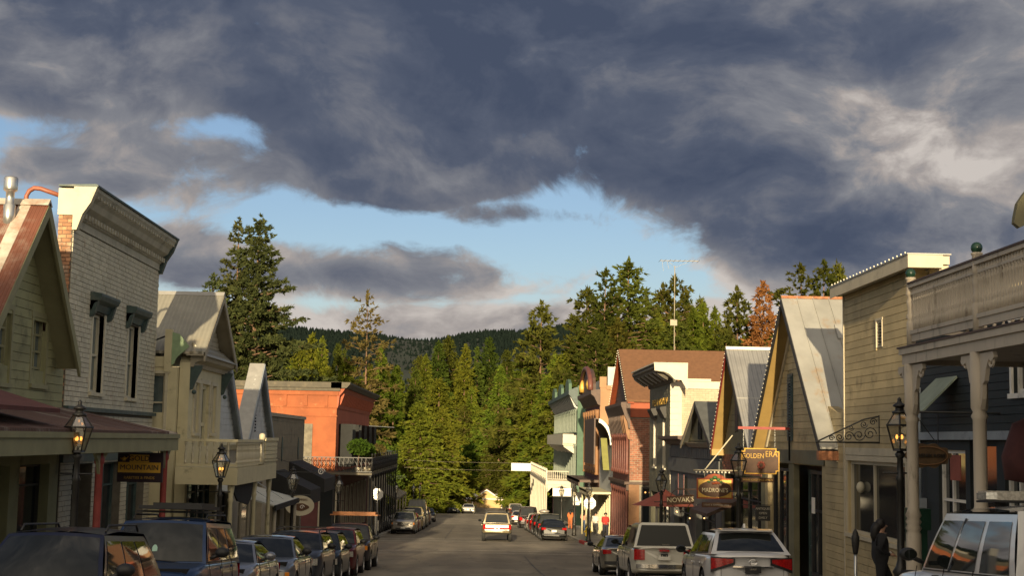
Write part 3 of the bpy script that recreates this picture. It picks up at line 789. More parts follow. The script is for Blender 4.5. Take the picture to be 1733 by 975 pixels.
M_rbrick = mat('weathered_orange_brick', (0.38, 0.19, 0.10), 0.85, 0.3, 5, 0.4, 40, objvar=0.3, dirt=(0.62, 0.55, 0.42), dirt_amt=0.45, dscale=2.2)
M_cream = mat('cream_paint', (0.528, 0.480, 0.352), 0.6, 0.07, 2, dirt_amt=0.12)
M_corn = mat('aged_cornice_paint', (0.44, 0.41, 0.32), 0.7, 0.12, 3, dirt_amt=0.25)
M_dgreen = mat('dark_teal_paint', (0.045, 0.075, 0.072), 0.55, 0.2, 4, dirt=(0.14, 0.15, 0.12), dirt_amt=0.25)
M_glass = mat('window_glass', (0.018, 0.022, 0.024), 0.06, 0, spec=0.6)
M_glassold = mat('old_window_glass', (0.10, 0.13, 0.13), 0.10, 0.25, 1.5, spec=0.7)
M_glassy = mat('lit_blind_glass', (0.50, 0.50, 0.24), 0.25, 0.2, 2)
M_dark = mat('dark_interior', (0.012, 0.012, 0.011), 0.9, 0.3)
M_tan = mat('tan_paint', (0.58, 0.52, 0.33), 0.6, 0.07, 2, dirt_amt=0.1)
M_tan2 = mat('grey_tan_paint', (0.34, 0.30, 0.22), 0.7, 0.1, 2, dirt_amt=0.15)
M_corr = wavy_metal('pale_corrugated_roof', (0.320, 0.304, 0.248), 0.25, 0, 0.45, 0.25, (0.45, 0.38, 0.27), 0.15, 0.02)
M_corrg = wavy_metal('grey_corrugated_roof', (0.320, 0.316, 0.304), 0.17, 0, 0.42, 0.3, (0.42, 0.36, 0.28), 0.12, 0.018)
M_mint = mat('mint_bracket', (0.256, 0.360, 0.208), 0.6, 0.15, 5)
M_gwhite = mat('pale_grey_siding', (0.50, 0.52, 0.52), 0.7, 0.08, 2, objvar=0.03, dirt_amt=0.1)
M_barge = mat('slate_grey_trim', (0.25, 0.28, 0.31), 0.6, 0.12, 2, dirt_amt=0.15)
M_palecap = mat('pale_metal_cap', (0.336, 0.328, 0.304), 0.5, 0.1, 3, metal=0.2)
M_taupe = mat('taupe_board', (0.215, 0.185, 0.125), 0.8, 0.12, 2, objvar=0.05, dirt_amt=0.2)
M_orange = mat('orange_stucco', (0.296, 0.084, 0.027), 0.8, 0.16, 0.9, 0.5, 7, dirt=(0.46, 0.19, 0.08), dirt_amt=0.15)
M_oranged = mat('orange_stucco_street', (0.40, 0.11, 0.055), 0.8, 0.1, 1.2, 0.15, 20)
M_cap = mat('dark_roof_edge', (0.075, 0.065, 0.045), 0.7, 0.2, 2, dirt=(0.16, 0.13, 0.08), dirt_amt=0.3)
M_iron = mat('black_iron', (0.014, 0.014, 0.014), 0.45, 0.2, 8)
M_shut = mat('black_shutter', (0.012, 0.014, 0.014), 0.4, 0.2, 4)
M_shutg = mat('weathered_shutter', (0.17, 0.15, 0.11), 0.85, 0.25, 3)
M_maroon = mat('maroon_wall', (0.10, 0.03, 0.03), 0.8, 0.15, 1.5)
M_redpost = mat('dull_red_post', (0.30, 0.055, 0.045), 0.6, 0.15, 4)
M_white = mat('white_paint', (0.80, 0.76, 0.68), 0.5, 0.05, 2, dirt_amt=0.08)
M_awning = mat('grey_awning_cloth', (0.50, 0.50, 0.45), 0.85, 0.08, 2)
M_black = mat('black_cloth', (0.012, 0.012, 0.012), 0.8, 0.2, 3)
M_redawn = mat('dark_red_awning', (0.10, 0.03, 0.025), 0.8, 0.2, 3)
M_gold = mat('gold_leaf', (0.65, 0.40, 0.08), 0.45, 0.15, 12, metal=0.3)
M_yellow = mat('sign_yellow', (0.85, 0.48, 0.06), 0.6, 0.06, 4)
M_signdk = mat('sign_aubergine', (0.035, 0.018, 0.028), 0.5, 0.1, 4)
M_brown = mat('sign_brown', (0.10, 0.045, 0.02), 0.5, 0.15, 5)

def fbox(mb, S, Xf, d0, d1, y0, y1, z0, z1, mi=0):
    """box on a street wall at X = Xf; d0..d1 = distance in front of it towards the street"""
    return mb.box(Xf - S * d0, Xf - S * d1, y0, y1, z0, z1, mi)

def cells(u0, u1, v0, v1, holes):
    us = sorted({u0, u1, *[min(max(h[0], u0), u1) for h in holes], *[min(max(h[1], u0), u1) for h in holes]})
    vs = sorted({v0, v1, *[min(max(h[2], v0), v1) for h in holes], *[min(max(h[3], v0), v1) for h in holes]})
    for a, b_ in zip(vs, vs[1:]):
        run = None
        for c, d in zip(us, us[1:]):
            inside = any(h[0] <= (c + d) / 2 <= h[1] and h[2] <= (a + b_) / 2 <= h[3] for h in holes)
            if inside:
                if run: yield run[0], run[1], a, b_
                run = None
            else: run = (run[0], d) if run else (c, d)
        if run: yield run[0], run[1], a, b_

def wallX(mb, S, Xf, y0, y1, z0, z1, holes=(), th=0.3, mi=0):
    for a, b_, c, d in cells(y0, y1, z0, z1, holes): fbox(mb, S, Xf, 0, -th, a, b_, c, d, mi)
    return mb
def wallY(mb, Yf, x0, x1, z0, z1, holes=(), th=0.3, mi=0):
    if x0 > x1: x0, x1 = x1, x0
    for a, b_, c, d in cells(x0, x1, z0, z1, holes): mb.box(a, b_, Yf, Yf + th, c, d, mi)
    return mb

def spans(a, b_, z, holes):
    seg = [(a, b_)]
    for h in holes:
        if h[2] < z < h[3]:
            new = []
            for s, e in seg:
                if h[0] > s: new.append((s, min(e, h[0])))
                if h[1] < e: new.append((max(s, h[1]), e))
            seg = [(s, e) for s, e in new if e - s > 0.03]
    return seg

def boards(parent, S, Xf, y0, y1, z0, z1, pitch, m_, holes=(), clip=None, wedge_=0.34, th=0.028, d=0.0, limit=300, axis='x', name='board'):
    """lapped boards, each a piece; wedge section (thick at its lower edge)"""
    bx = []; z = z0
    while z < z1 - 0.03:
        zt = min(z + pitch - 0.012, z1)
        a, b_ = (y0, y1) if clip is None else clip((z + zt) / 2)
        for s, e in spans(a, b_, (z + zt) / 2, holes):
            # butt joints
            cut = [s]
            while e - cut[-1] > 4.2: cut.append(cut[-1] + rnd.uniform(2.2, 3.8))
            cut.append(e)
            for q, r in zip(cut, cut[1:]):
                if r - q < .04: continue
                if axis == 'x': bx.append((Xf - S * (d + th), Xf - S * (d - 0.01), q, r - 0.004, z, zt) if S < 0 else (Xf - S * (d + th), Xf - S * (d - 0.01), q, r - 0.004, z, zt))
                else: bx.append((q, r - 0.004, Xf - th, Xf + 0.01, z, zt))
        z += pitch
    pieces(name, m_, parent, bx, limit)

def win(parent, S, Xf, y0, y1, z0, z1, frame, glass, fw=0.07, rec=0.12, mull=(), bars=(), sill=True, trim=0.0, name='window', axis='x', trimm=None):
    """a sash window set `rec` into its opening: frame > pane(s), sill"""
    mb = MB()
    def bx(b_, d0, d1, a, c, e, f):
        if axis == 'x': fbox(b_, S, Xf, d0, d1, a, c, e, f)
        else: b_.box(a, c, Xf - d0, Xf - d1, e, f)
    for a, c, e, f in ((y0, y0 + fw, z0, z1), (y1 - fw, y1, z0, z1), (y0 + fw, y1 - fw, z1 - fw, z1), (y0 + fw, y1 - fw, z0, z0 + fw)): bx(mb, -rec + .05, -rec - .05, a, c, e, f)
    for u in mull: yy = y0 + (y1 - y0) * u; bx(mb, -rec + .045, -rec - .045, yy - fw * .4, yy + fw * .4, z0 + fw, z1 - fw)
    for u in bars: zz = z0 + (z1 - z0) * u; bx(mb, -rec + .042, -rec - .042, y0 + fw, y1 - fw, zz - fw * .4, zz + fw * .4)
    o = mb.build(name, frame, parent)
    p = MB(); bx(p, -rec - 0.012, -rec - 0.03, y0 + fw * .6, y1 - fw * .6, z0 + fw * .6, z1 - fw * .6)
    p.build('pane', glass, o)
    dk = MB(); bx(dk, -rec - 0.2, -rec - 0.24, y0 - .1, y1 + .1, z0 - .1, z1 + .1)
    if sill:
        s = MB(); bx(s, .09, -rec - .02, y0 - 0.08, y1 + 0.08, z0 - 0.09, z0 - 0.002); s.build('sill', trimm or frame, o)
    if trim > 0:
        tb = MB()
        for a, c, e, f in ((y0 - trim, y0 - .001, z0, z1), (y1 + .001, y1 + trim, z0, z1), (y0 - trim - .03, y1 + trim + .03, z1 + .001, z1 + trim * 1.15)): bx(tb, .045, -.002, a, c, e, f)
        tb.build('casing', trimm or frame, o)
    return o

def gable_roof(parent, S, Xf, Xb, yA, zA, yR, zR, yB, zB, th, m_, name='roof', mi=0):
    """two roof slopes, ridge running away from the street from Xf to Xb"""
    out_ = []
    for (y, z) in ((yA, zA), (yB, zB)):
        mb = MB()
        mb.prism([(Xf, y, z), (Xf, yR, zR), (Xf, yR, zR - th), (Xf, y, z - th)], (Xb - Xf, 0, 0))
        out_.append(mb.build('roof_slope', m_, parent))
    return out_

def rake(parent, S, Xf, y0, z0, y1, z1, hgt, th, m_, name='bargeboard', d=0.0, lift=0.0):
    mb = MB()
    mb.prism([(Xf - S * d, y0, z0 + lift), (Xf - S * d, y1, z1 + lift), (Xf - S * d, y1, z1 - hgt), (Xf - S * d, y0, z0 - hgt)], (S * th, 0, 0))
    return mb.build(name, m_, parent)

def cornice(parent, S, Xf, y0, y1, prof, m_, name='cornice', ends=True):
    """prof: list of (distance out, z), closed against the wall"""
    mb = MB(); mb.prism([(Xf - S * d, y0, z) for d, z in prof], (0, y1 - y0, 0))
    return mb.build(name, m_, parent)

def bricks_x(parent, S, Xf, y0, y1, z0, z1, bh, bl, m_, holes=(), th=0.02, joint=0.014, limit=300, name='brick', d=0.0):
    bx = []; z = z0; r = 0
    while z + bh * .6 < z1:
        zt = min(z + bh - joint, z1)
        for s, e in spans(y0, y1, (z + zt) / 2, holes):
            a = s - (bl * .5 if r % 2 else 0)
            while a < e - 0.02:
                q0, q1 = max(s, a), min(e, a + bl - joint)
                if q1 - q0 > .03: bx.append((Xf - S * (d + th * rnd.uniform(.6, 1.2)), Xf + S * .005, q0, q1, z, zt))
                a += bl
        z += bh; r += 1
    pieces(name, m_, parent, bx, limit, rest='brickwork')
def bricks_y(parent, Yf, x0, x1, z0, z1, bh, bl, m_, limit=300, name='brick', joint=0.014, th=0.02, skip=None):
    if x0 > x1: x0, x1 = x1, x0
    bx = []; z = z0; r = 0
    while z + bh * .6 < z1:
        a = x0 - (bl * .5 if r % 2 else 0)
        while a < x1 - .02:
            q0, q1 = max(x0, a), min(x1, a + bl - joint)
            if q1 - q0 > .03 and not (skip and skip((q0 + q1) / 2, z)): bx.append((q0, q1, Yf - th * rnd.uniform(.6, 1.2), Yf + .005, z, min(z + bh - joint, z1)))
            a += bl
        z += bh; r += 1
    bx.sort(key=lambda q: abs(q[0]))
    if len(bx) > limit:
        me_ = bx[:limit]; rest_ = bx[limit:]
        pieces(name, m_, parent, me_, limit)
        b_ = MB()
        for q in rest_: b_.box(*q)
        b_.build('brickwork', m_, parent, kind='stuff')
    else: pieces(name, m_, parent, bx, limit)

def spindle(parent, x, y, z0, z1, r, m_, name='baluster', n=8, prof=None):
    H = z1 - z0
    prof = prof or [(1.0, 0), (1.0, .12), (.55, .15), (.75, .2), (1.15, .35), (.8, .5), (.5, .62), (.95, .66), (.5, .7), (.7, .8), (.5, .86), (1.0, .88), (1.0, 1.0)]
    mb = MB(); mb.lathe((x, y, z0), [(r * a, H * h) for a, h in prof], n)
    return mb.build(name, m_, parent)
_sp = {}
def spindles(parent, pts, z_of, H, r, m_, name='baluster', n=8, prof=None):
    k = (m_.name, H, r, n)
    if k not in _sp:
        prof = prof or [(1.0, 0), (1.0, .12), (.55, .15), (.75, .2), (1.15, .35), (.8, .5), (.5, .62), (.95, .66), (.5, .7), (.7, .8), (.5, .86), (1.0, .88), (1.0, 1.0)]
        mb = MB(); mb.lathe((0, 0, 0), [(r * a, H * h) for a, h in prof], n)
        me = bpy.data.meshes.new('baluster'); me.from_pydata(mb.v, [], mb.f); me.materials.append(m_); me.polygons.foreach_set('use_smooth', mb.sm); me.update()
        _sp[k] = me
    off = wloc(parent)
    for (x, y) in pts: link(name, _sp[k], parent, (x - off.x, y - off.y, z_of(x, y) - off.z))

def scroll(mb, c, r, turns, n=20, rad=0.012, plane='xz', a0=0.0, sgn=1, seg=5):
    pts = []
    for i in range(n + 1):
        t = i / n; a = a0 + sgn * turns * 2 * PI * t; rr = r * (1 - 0.85 * t)
        u, v = rr * math.cos(a), rr * math.sin(a)
        pts.append((c[0] + u, c[1], c[2] + v) if plane == 'xz' else (c[0], c[1] + u, c[2] + v))
    mb.tube(pts, rad, seg)

base_z = lambda S, y: gz(S * 8.5, y)

# =================================================================== LEFT SIDE
# ---- L1 olive gabled house with the rusted roof
XL = -9.5
b1 = thing('gabled_house', 'olive green clapboard house with steep rusted metal roof at the left edge', 'house', (-12.5, 28.5, base_z(-1, 28)))
zb = -4.2
mb = MB()
yR, zR, yA, zA, yB, zB = 28.45, 4.72, 24.7, 0.95, 31.25, 1.55
hol = [(29.45, 30.4, 1.0, 2.42), (27.2, 28.1, .95, 2.42)]
wallX(mb, -1, XL, 25.3, 31.85, zb, 1.3, [(26.2, 28.6, -3.2, -.7), (29.2, 31.2, -3.0, -.7)])
for k in range(14):   # stepped core of the gable behind its boards
    z0_ = 1.3 + k * 0.22; t = (z0_ - 1.0) / (zR - 0.1 - 1.0)
    ya = 25.4 + (yR - 25.4) * t + .12; yb = 31.4 + (yR - 31.4) * t - .12
    for a, b_, c, d in cells(ya, yb, z0_, z0_ + .22, hol): fbox(mb, -1, XL, 0, -.25, a, b_, c, d)
mb.box(-22, XL - .3, 31.6, 31.85, zb, 1.3); mb.box(-22, XL - .3, 25.3, 25.5, zb, 1.3)
mb.build('wall', M_greenside, b1)
boards(b1, -1, XL, 25.3, 31.7, .5, 4.5, 0.185, M_greenside, hol, clip=lambda z: (25.3 + (yR - 25.3) * max(0, (z - 1.0) / 3.6), 31.75 + (yR - 31.75) * max(0, (z - 1.5) / 3.15)))
for h in hol: win(b1, -1, XL, *h, M_greentrim, M_glassold, fw=.06, mull=(.5,), bars=(.25, .5, .75), trim=.10)
gable_roof(b1, -1, -8.95, -22, yA, zA, yR, zR, yB, zB, .09, M_rust)
rake(b1, -1, -8.95, yR, zR - .02, yB, zB - .02, .30, .06, M_greentrim, d=.01)
rake(b1, -1, -8.95, yR, zR - .02, yA, zA - .02, .30, .06, M_greentrim, d=.01)
mb = MB(); mb.prism([(-8.95, yR, zR - .11), (-8.95, yB, zB - .11), (-8.95, yB, zB - .15), (-8.95, yR, zR - .15)], (-.6, 0, 0)); mb.prism([(-8.95, yR, zR - .11), (-8.95, yA, zA - .11), (-8.95, yA, zA - .15), (-8.95, yR, zR - .15)], (-.6, 0, 0)); mb.build('soffit', M_greentrim, b1)
mb = MB(); mb.prism([(-8.94, yR - .16, zR - .1), (-8.94, yR, zR + .05), (-8.94, yR + .16, zR - .1)], (-13, 0, 0)); mb.build('ridge_cap', M_rustp, b1)
for x0, x1, t0, t1 in ((-9.55, -9.3, 0, .62), (-10.6, -10.2, .02, .9), (-9.95, -9.5, .30, .46), (-10.1, -9.25, .62, .80)):   # pale patches lapped over the rusty sheets, near slope
    f = lambda x, t: (x, yR + (yA - yR) * t - .004, zR + (zA - zR) * t + .012)
    mb = MB(); mb.hexa([*[(p[0], p[1], p[2] - .008) for p in (f(x0, t0), f(x1, t0), f(x1, t1), f(x0, t1))], f(x0, t0), f(x1, t0), f(x1, t1), f(x0, t1)]); mb.build('roof_patch', M_rustp, b1)
c = MB(); c.lathe((-9.62, 28.0, 4.0), [(.12, 0), (.12, .55), (.085, .58), (.085, .82), (.13, .85), (.14, .88), (.14, 1.1), (.12, 1.13), (.03, 1.15)], 16); ch = c.build('chimney_flue', M_galv, b1)
c = MB(); c.tube([(-10.72, 32.3, 3.6), (-10.72, 32.3, 5.48), (-10.66, 32.3, 5.60), (-10.55, 32.3, 5.67), (-10.4, 32.3, 5.66), (-9.8, 32.3, 5.46)], .055, 8)
props(c.build('bent_flue_pipe', M_copper), 'bent rusty pipe arching over to the cream brick parapet', 'pipe')
# ground floor of L1 and L2 share a porch roof
def storefront(parent, S, Xf, y0, y1, z0, z1, m_, n=3, door=None, rec=.25):
    """glazed bay set back in its opening: frame pieces, panes, a panelled base"""
    fbox_ = fbox
    p = MB(); fbox_(p, S, Xf, -rec, -rec - .1, y0, y1, z0, z0 + .55); p.build('stall_riser', m_, parent)
    step = (y1 - y0) / n
    for i in range(n):
        win(parent, S, Xf, y0 + i * step + .02, y0 + (i + 1) * step - .02, z0 + .56, z1, m_, M_glass, fw=.06, rec=rec, bars=(.74,), sill=False, name='shop_window')
M_shopshade = mat('shopfront_porch_shade', (0.035, 0.035, 0.025), .6, .15, 3)  # deep shade under the porch put into the shopfront colour
storefront(b1, -1, XL, 26.2, 28.6, -3.2, -.7, M_shopshade, 2)
storefront(b1, -1, XL, 29.2, 31.2, -3.0, -.7, M_shopshade, 1)

# ---- L2 cream painted brick building
b2 = thing('brick_building', 'two-storey cream painted brick building with heavy bracketed cornice', 'building', (-13, 36.4, base_z(-1, 36)))
y0, y1 = 31.95, 40.6
hol = [(33.95, 35.0, .98, 2.92), (37.4, 38.5, .95, 2.92)]
low = [(32.9, 34.6, -4.2, -.75), (35.3, 37.4, -3.3, -.75), (38.0, 40.0, -3.6, -.75)]
mb = MB(); wallX(mb, -1, XL, y0, y1, -4.8, 5.0, hol + low, .33); mb.build('wall', M_mortar, b2)
mb = MB(); mb.box(-23, XL - .33, y1 - .3, y1, -4.8, 3.4); mb.box(-23, XL - .33, y0 + .02, y0 + .3, -4.5, 3.6); mb.box(-23, XL - .33, y0 + .3, y1 - .3, 3.0, 3.2); mb.build('rear_wall', M_rbrick, b2)
bricks_x(b2, -1, XL, y0 + .02, y1 - .01, .60, 4.78, .118, .31, M_wbrick, [(h[0] - .02, h[1] + .02, h[2], h[3] + .02) for h in hol])
bricks_x(b2, -1, XL, y0 + .02, y1 - .01, -4.4, .45, .118, .31, M_wbrick, [(h[0], h[1], h[2], h[3]) for h in low], limit=60)
bricks_y(b2, y0, -9.83, XL - .01, .5, 5.55, .09, .21, M_rbrick)
mb = MB(); mb.box(-9.86, XL + .0, y0 - .025, y0 + .3, 5.0, 5.62); mb.build('parapet_end', M_cream, b2)
prof = [(0, 4.78), (.04, 4.78), (.05, 4.92), (.10, 4.95), (.12, 5.12), (.27, 5.22), (.34, 5.36), (.40, 5.42), (.46, 5.52), (.50, 5.58), (.50, 5.66), (0, 5.66)]
cornice(b2, -1, XL, y0 - .03, y1 + .02, prof, M_corn)
mb = MB(); mb.prism([(XL + d, y0 - .05, z) for d, z in [(-.36, 5.665), (.55, 5.665), (.55, 5.71), (.48, 5.73), (-.36, 5.70)]], (0, y1 - y0 + .1, 0)); mb.build('cornice_cap', M_dgreen, b2)
mb = MB()
for k in range(int((y1 - y0) / .26)):
    a = y0 + .06 + k * .26; mb.box(XL + .40, XL + .46, a, a + .09, 5.44, 5.52)
    mb.box(XL + .125, XL + .20, a, a + .10, 4.97, 5.09)
mb.build('dentils', M_corn, b2, kind='stuff')
for a in (y0 - .06, y1 - .14):
    mb = MB(); mb.prism([(XL + d, a, z) for d, z in [(.0, 4.65), (.10, 4.65), (.22, 5.02), (.40, 5.30), (.53, 5.66), (0, 5.66)]], (0, .2, 0)); mb.build('end_bracket', M_cream if a < 33 else M_dgreen, b2)
mb = MB(); mb.box(XL - .01, XL + .05, y0, y1, 4.74, 4.79); mb.build('string_course', M_corn, b2)
for h in hol:
    wn = win(b2, -1, XL, *h, M_cream, M_glassold, fw=.07, rec=.16, bars=(.48,), trimm=M_cream)
    hd = MB(); hd.prism([(XL + d, h[0] - .34, z) for d, z in [(0, 2.96), (.06, 2.96), (.12, 3.12), (.26, 3.2), (.30, 3.3), (.30, 3.36), (0, 3.4)]], (0, h[1] - h[0] + .68, 0))
    for q in (h[0] - .34, h[1] + .20): hd.prism([(XL + d, q, z) for d, z in [(0, 2.78), (.08, 2.80), (.14, 2.88), (.22, 3.19), (0, 3.19)]], (0, .14, 0))
    hd.build('window_hood', M_dgreen, wn)
    jb = MB()
    for q in (h[0] - .10, h[1]): jb.box(XL - .14, XL + .035, q, q + .10, h[2], h[3] - .02)
    jb.build('pilaster', M_wbrick, wn)
storefront(b2, -1, XL, 35.3, 37.4, -3.6, -.75, M_dgreen, 2)
storefront(b2, -1, XL, 38.0, 40.0, -3.8, -.75, M_dgreen, 2)
storefront(b2, -1, XL, 32.9, 34.6, -3.9, -.75, M_shopshade, 1, rec=.4)
mb = MB(); fbox(mb, -1, XL, .0, .12, y0, y1, .50, .60); fbox(mb, -1, XL, .0, .07, y0, y1, -.70, -.52); mb.build('lower_band', M_dgreen, b2)
# porch roof shared by the two
pr1 = thing('porch_roof', 'rusted metal porch roof on red posts, over the pavement before the cream brick building', 'porch', (-8.2, 30, -1))
def proof(y0, y1, zw, ze, Xw, Xe, parent, m_, th=.05):
    n = int((y1 - y0) / .9) + 1; st = (y1 - y0) / n
    for i in range(n):
        a = y0 + i * st; mb = MB()
        e = rnd.uniform(-.008, .008)
        mb.hexa([(Xw, a, zw - th), (Xe, a, ze - th), (Xe, a + st + .02, ze - th), (Xw, a + st + .02, zw - th), (Xw, a, zw + e), (Xe, a, ze + e), (Xe, a + st - .004, ze + e), (Xw, a + st - .004, zw + e)])
        mb.build('roof_sheet', m_, parent)
proof(19.0, 32.3, .55, .05, XL, -7.15, pr1, M_rustr)
proof(32.3, 33.2, .50, .03, XL, -7.15, pr1, M_rustp)
mb = MB(); mb.box(-7.20, -7.12, 19, 33.2, -.38, .0); mb.box(-7.14, -7.08, 19, 33.2, -.10, .0); mb.box(XL, -7.15, 33.14, 33.2, -.38, .0); mb.build('fascia', M_greentrim, pr1)
mb = MB(); mb.prism([(XL, 33.16, 0), (-7.15, 33.16, 0), (XL, 33.16, .48)], (0, .04, 0)); mb.build('end_panel', M_greentrim, pr1)
for y in (21.0, 27.3, 32.9):
    zz = gz(-7.35, y)
    mb = MB(); mb.lathe((-7.36, y, zz), [(.11, 0), (.11, .5), (.075, .56), (.075, -zz - .75 if False else (-.62 - zz)), (.10, (-.58 - zz)), (.10, (-.5 - zz)), (.075, (-.46 - zz)), (.075, -.36 - zz)], 12); mb.build('post', M_redpost, pr1)
    for s in (-1, 1):
        mb = MB(); mb.prism([(-7.38, y + s * .07, -.36), (-7.38, y + s * .5, -.36), (-7.38, y + s * .4, -.42), (-7.38, y + s * .2, -.56), (-7.38, y + s * .07, -.8)], (.06, 0, 0)); mb.build('bracket', M_greentrim, pr1)
# second porch roof over the brick building, lower and farther
# dark red awning at far left
aw = MB(); aw.hexa([(-9.5, 19.5, .55), (-7.3, 19.5, .33), (-7.3, 24.4, .33), (-9.5, 24.4, .55), (-9.5, 19.5, 1.05), (-7.3, 19.5, .40), (-7.3, 24.4, .40), (-9.5, 24.4, 1.05)])
props(aw.build('awning', M_redawn), 'dark red awning cut by the left edge, above the rusted porch roof', 'awning')
# hanging GOLD MOUNTAIN sign
def tsign(name, label, x0, x1, z0, z1, y, m_, th=.05, parent=None):
    t = thing(name, label, 'sign', ((x0 + x1) / 2, y, z0))
    return t
gs = tsign('hanging_sign', 'yellow and black GOLD MOUNTAIN shop sign hanging under the rusted porch', -8.16, -7.1, -1.0, -.35, 31.2, M_signdk)
zt = -.42
mb = MB(); mb.box(-8.02, -6.98, 31.18, 31.24, -1.10, zt); mb.build('board', M_signdk, gs)
mb = MB(); mb.box(-7.74, -7.30, 31.155, 31.179, -.80 + .16, -.47); mb.box(-8.0, -7.03, 31.155, 31.179, -.88, -.645); mb.build('yellow_panel', M_yellow, gs)
text('GOLD', .175, M_signdk, gs, (-7.52, 31.15, -.56)); text('MOUNTAIN', .165, M_signdk, gs, (-7.51, 31.15, -.765), sx_=1.0)
text('RARITIES & FINDS', .09, M_gold, gs, (-7.51, 31.175, -1.0))
mb = MB(); mb.ball((-7.87, 31.16, -.56), .055, 8, sz=.7); mb.lathe((-7.87, 31.16, -.61), [(.04, 0), (.03, .015)], 8); mb.tube([(-7.87 + .05, 31.16, -.56), (-7.87 + .085, 31.16, -.53), (-7.87 + .09, 31.16, -.51)], .009, 5); mb.tube([(-7.92, 31.16, -.54), (-7.95, 31.16, -.55), (-7.93, 31.16, -.585)], .007, 5); mb.ball((-7.87, 31.16, -.515), .012, 5)
mb.build('teapot_emblem', M_yellow, gs)
mb = MB(); mb.tube([(-7.9, 31.21, zt), (-7.9, 31.21, -.05)], .012, 5); mb.tube([(-7.1, 31.21, zt), (-7.1, 31.21, -.05)], .012, 5); mb.build('hanger', M_iron, gs)
gs.location += Vector((-.32, 1.3, -.02))
# pipe railing with dead planters along the left pavement edge near the camera
rl = thing('planter_railing', 'dark pipe railing with planters on the pavement before the brick building', 'railing', (-7.0, 27.5, gz(-7, 27)))
mb = MB(); mb.tube([(-7.15, 19, gz(-7, 19) + 1.15), (-7.15, 31.5, gz(-7, 31.5) + 1.25)], .03, 6); mb.build('rail', M_iron, rl)
for y in (20.5, 23.5, 27, 30.8):
    mb = MB(); mb.tube([(-7.15, y, gz(-7, y)), (-7.15, y, gz(-7, y) + 1.2)], .03, 6); mb.build('post', M_iron, rl)

# ---- L3 tan gabled house with the balcony (front stands forward of its neighbours)
b3 = thing('gabled_shop', 'tan gabled shop with pale corrugated roof and turned balcony railing', 'building', (-11.5, 43.5, base_z(-1, 43)))
k3 = 0.90
XG = -8.1      # rake plane
yR, zR = 43.5, 4.42
yA, zA, yB, zB = 40.85, 2.43, 46.3, 2.35
XW = -8.55
mb = MB()
hol = [(41.7, 42.45, .05, 1.55), (44.35, 45.1, .05, 1.55)]
door3 = (42.75, 43.95, -.35, 1.55)
wallX(mb, -1, XW, 41.0, 46.1, -4.9, 2.1, hol + [door3, (41.3, 45.8, -4.2, -1.0)], .3)
mb.prism([(XW - .0, 41.0, 2.1), (XW, 46.1, 2.1), (XW, yR, zR - .25)], (-.3, 0, 0))
wallY(mb, 40.75, -10.4, XW - .32, .3, 1.95, [(-10.05, -9.2, .62, 1.75)], .3)
mb.box(-20, -10.4, 41.4, 41.6, -4.5, 2.4); mb.box(-20, XW - .3, 45.9, 46.1, -4.9, 2.2)
mb.box(-10.4, XW - .32, 40.75, 41.05, -4.7, .3)
mb.build('wall', M_tan, b3)
win(b3, -1, 40.75, -10.05, -9.2, .62 - .55, 1.75, M_cream, M_glassold, fw=.06, rec=.1, bars=(.5,), axis='y', trim=.08)
for h in hol: win(b3, -1, XW, *h, M_cream, M_glassold, fw=.06, rec=.1, bars=(.5,), trim=.1)
dr = win(b3, -1, XW, *door3, M_tan, M_glassold, fw=.14, rec=.12, bars=(.35,), sill=False, trim=.12, name='door', trimm=M_cream)
boards(b3, -1, XW, 41.2, 45.9, 2.35, 4.0, .15, M_tan2, clip=lambda z: (41.0 + (yR - 41.0) * (z - 2.1) / 2.2 + .1, 46.1 + (yR - 46.1) * (z - 2.1) / 2.2 - .1))
gable_roof(b3, -1, XG, -21, yA, zA, yR, zR, yB, zB, .08, M_corr)
mb = MB(); mb.prism([(XG + .01, yR - .14, zR - .09), (XG + .01, yR, zR + .04), (XG + .01, yR + .14, zR - .09)], (-13, 0, 0)); mb.build('ridge_cap', M_palecap, b3)
for (y, z) in ((yA, zA), (yB, zB)):
    rake(b3, -1, XG, yR, zR - .03, y, z - .03, .26, .05, M_tan2, d=.012)
    mb = MB(); mb.prism([(XG, yR, zR - .09), (XG, y, z - .09), (XG, y, z - .13), (XG, yR, zR - .13)], (-.55, 0, 0)); mb.build('soffit', M_tan2, b3)
prof = [(0, 1.98), (.10, 1.98), (.14, 2.1), (.36, 2.18), (.42, 2.3), (.42, 2.36), (0, 2.40)]
cornice(b3, -1, XW, 41.0, 46.35, prof, M_tan2, 'cornice')
mb = MB(); mb.prism([(XW + .02, 41.05, 2.37), (XG + .04, 41.05, 2.30), (XW + .02, 41.05, 2.72)], (0, 5.1, 0)); mb.build('pent_roof', M_corr, b3)
for y in (41.05, 46.0):
    mb = MB(); mb.prism([(XW + d, y, z) for d, z in [(0, 1.3), (.08, 1.32), (.16, 1.55), (.3, 1.85), (.36, 2.02), (0, 2.02)]], (0, .12, 0)); mb.ball((XW + .12, y + .06, 1.24), .07, 6); mb.build('bracket', M_dgreen, b3)
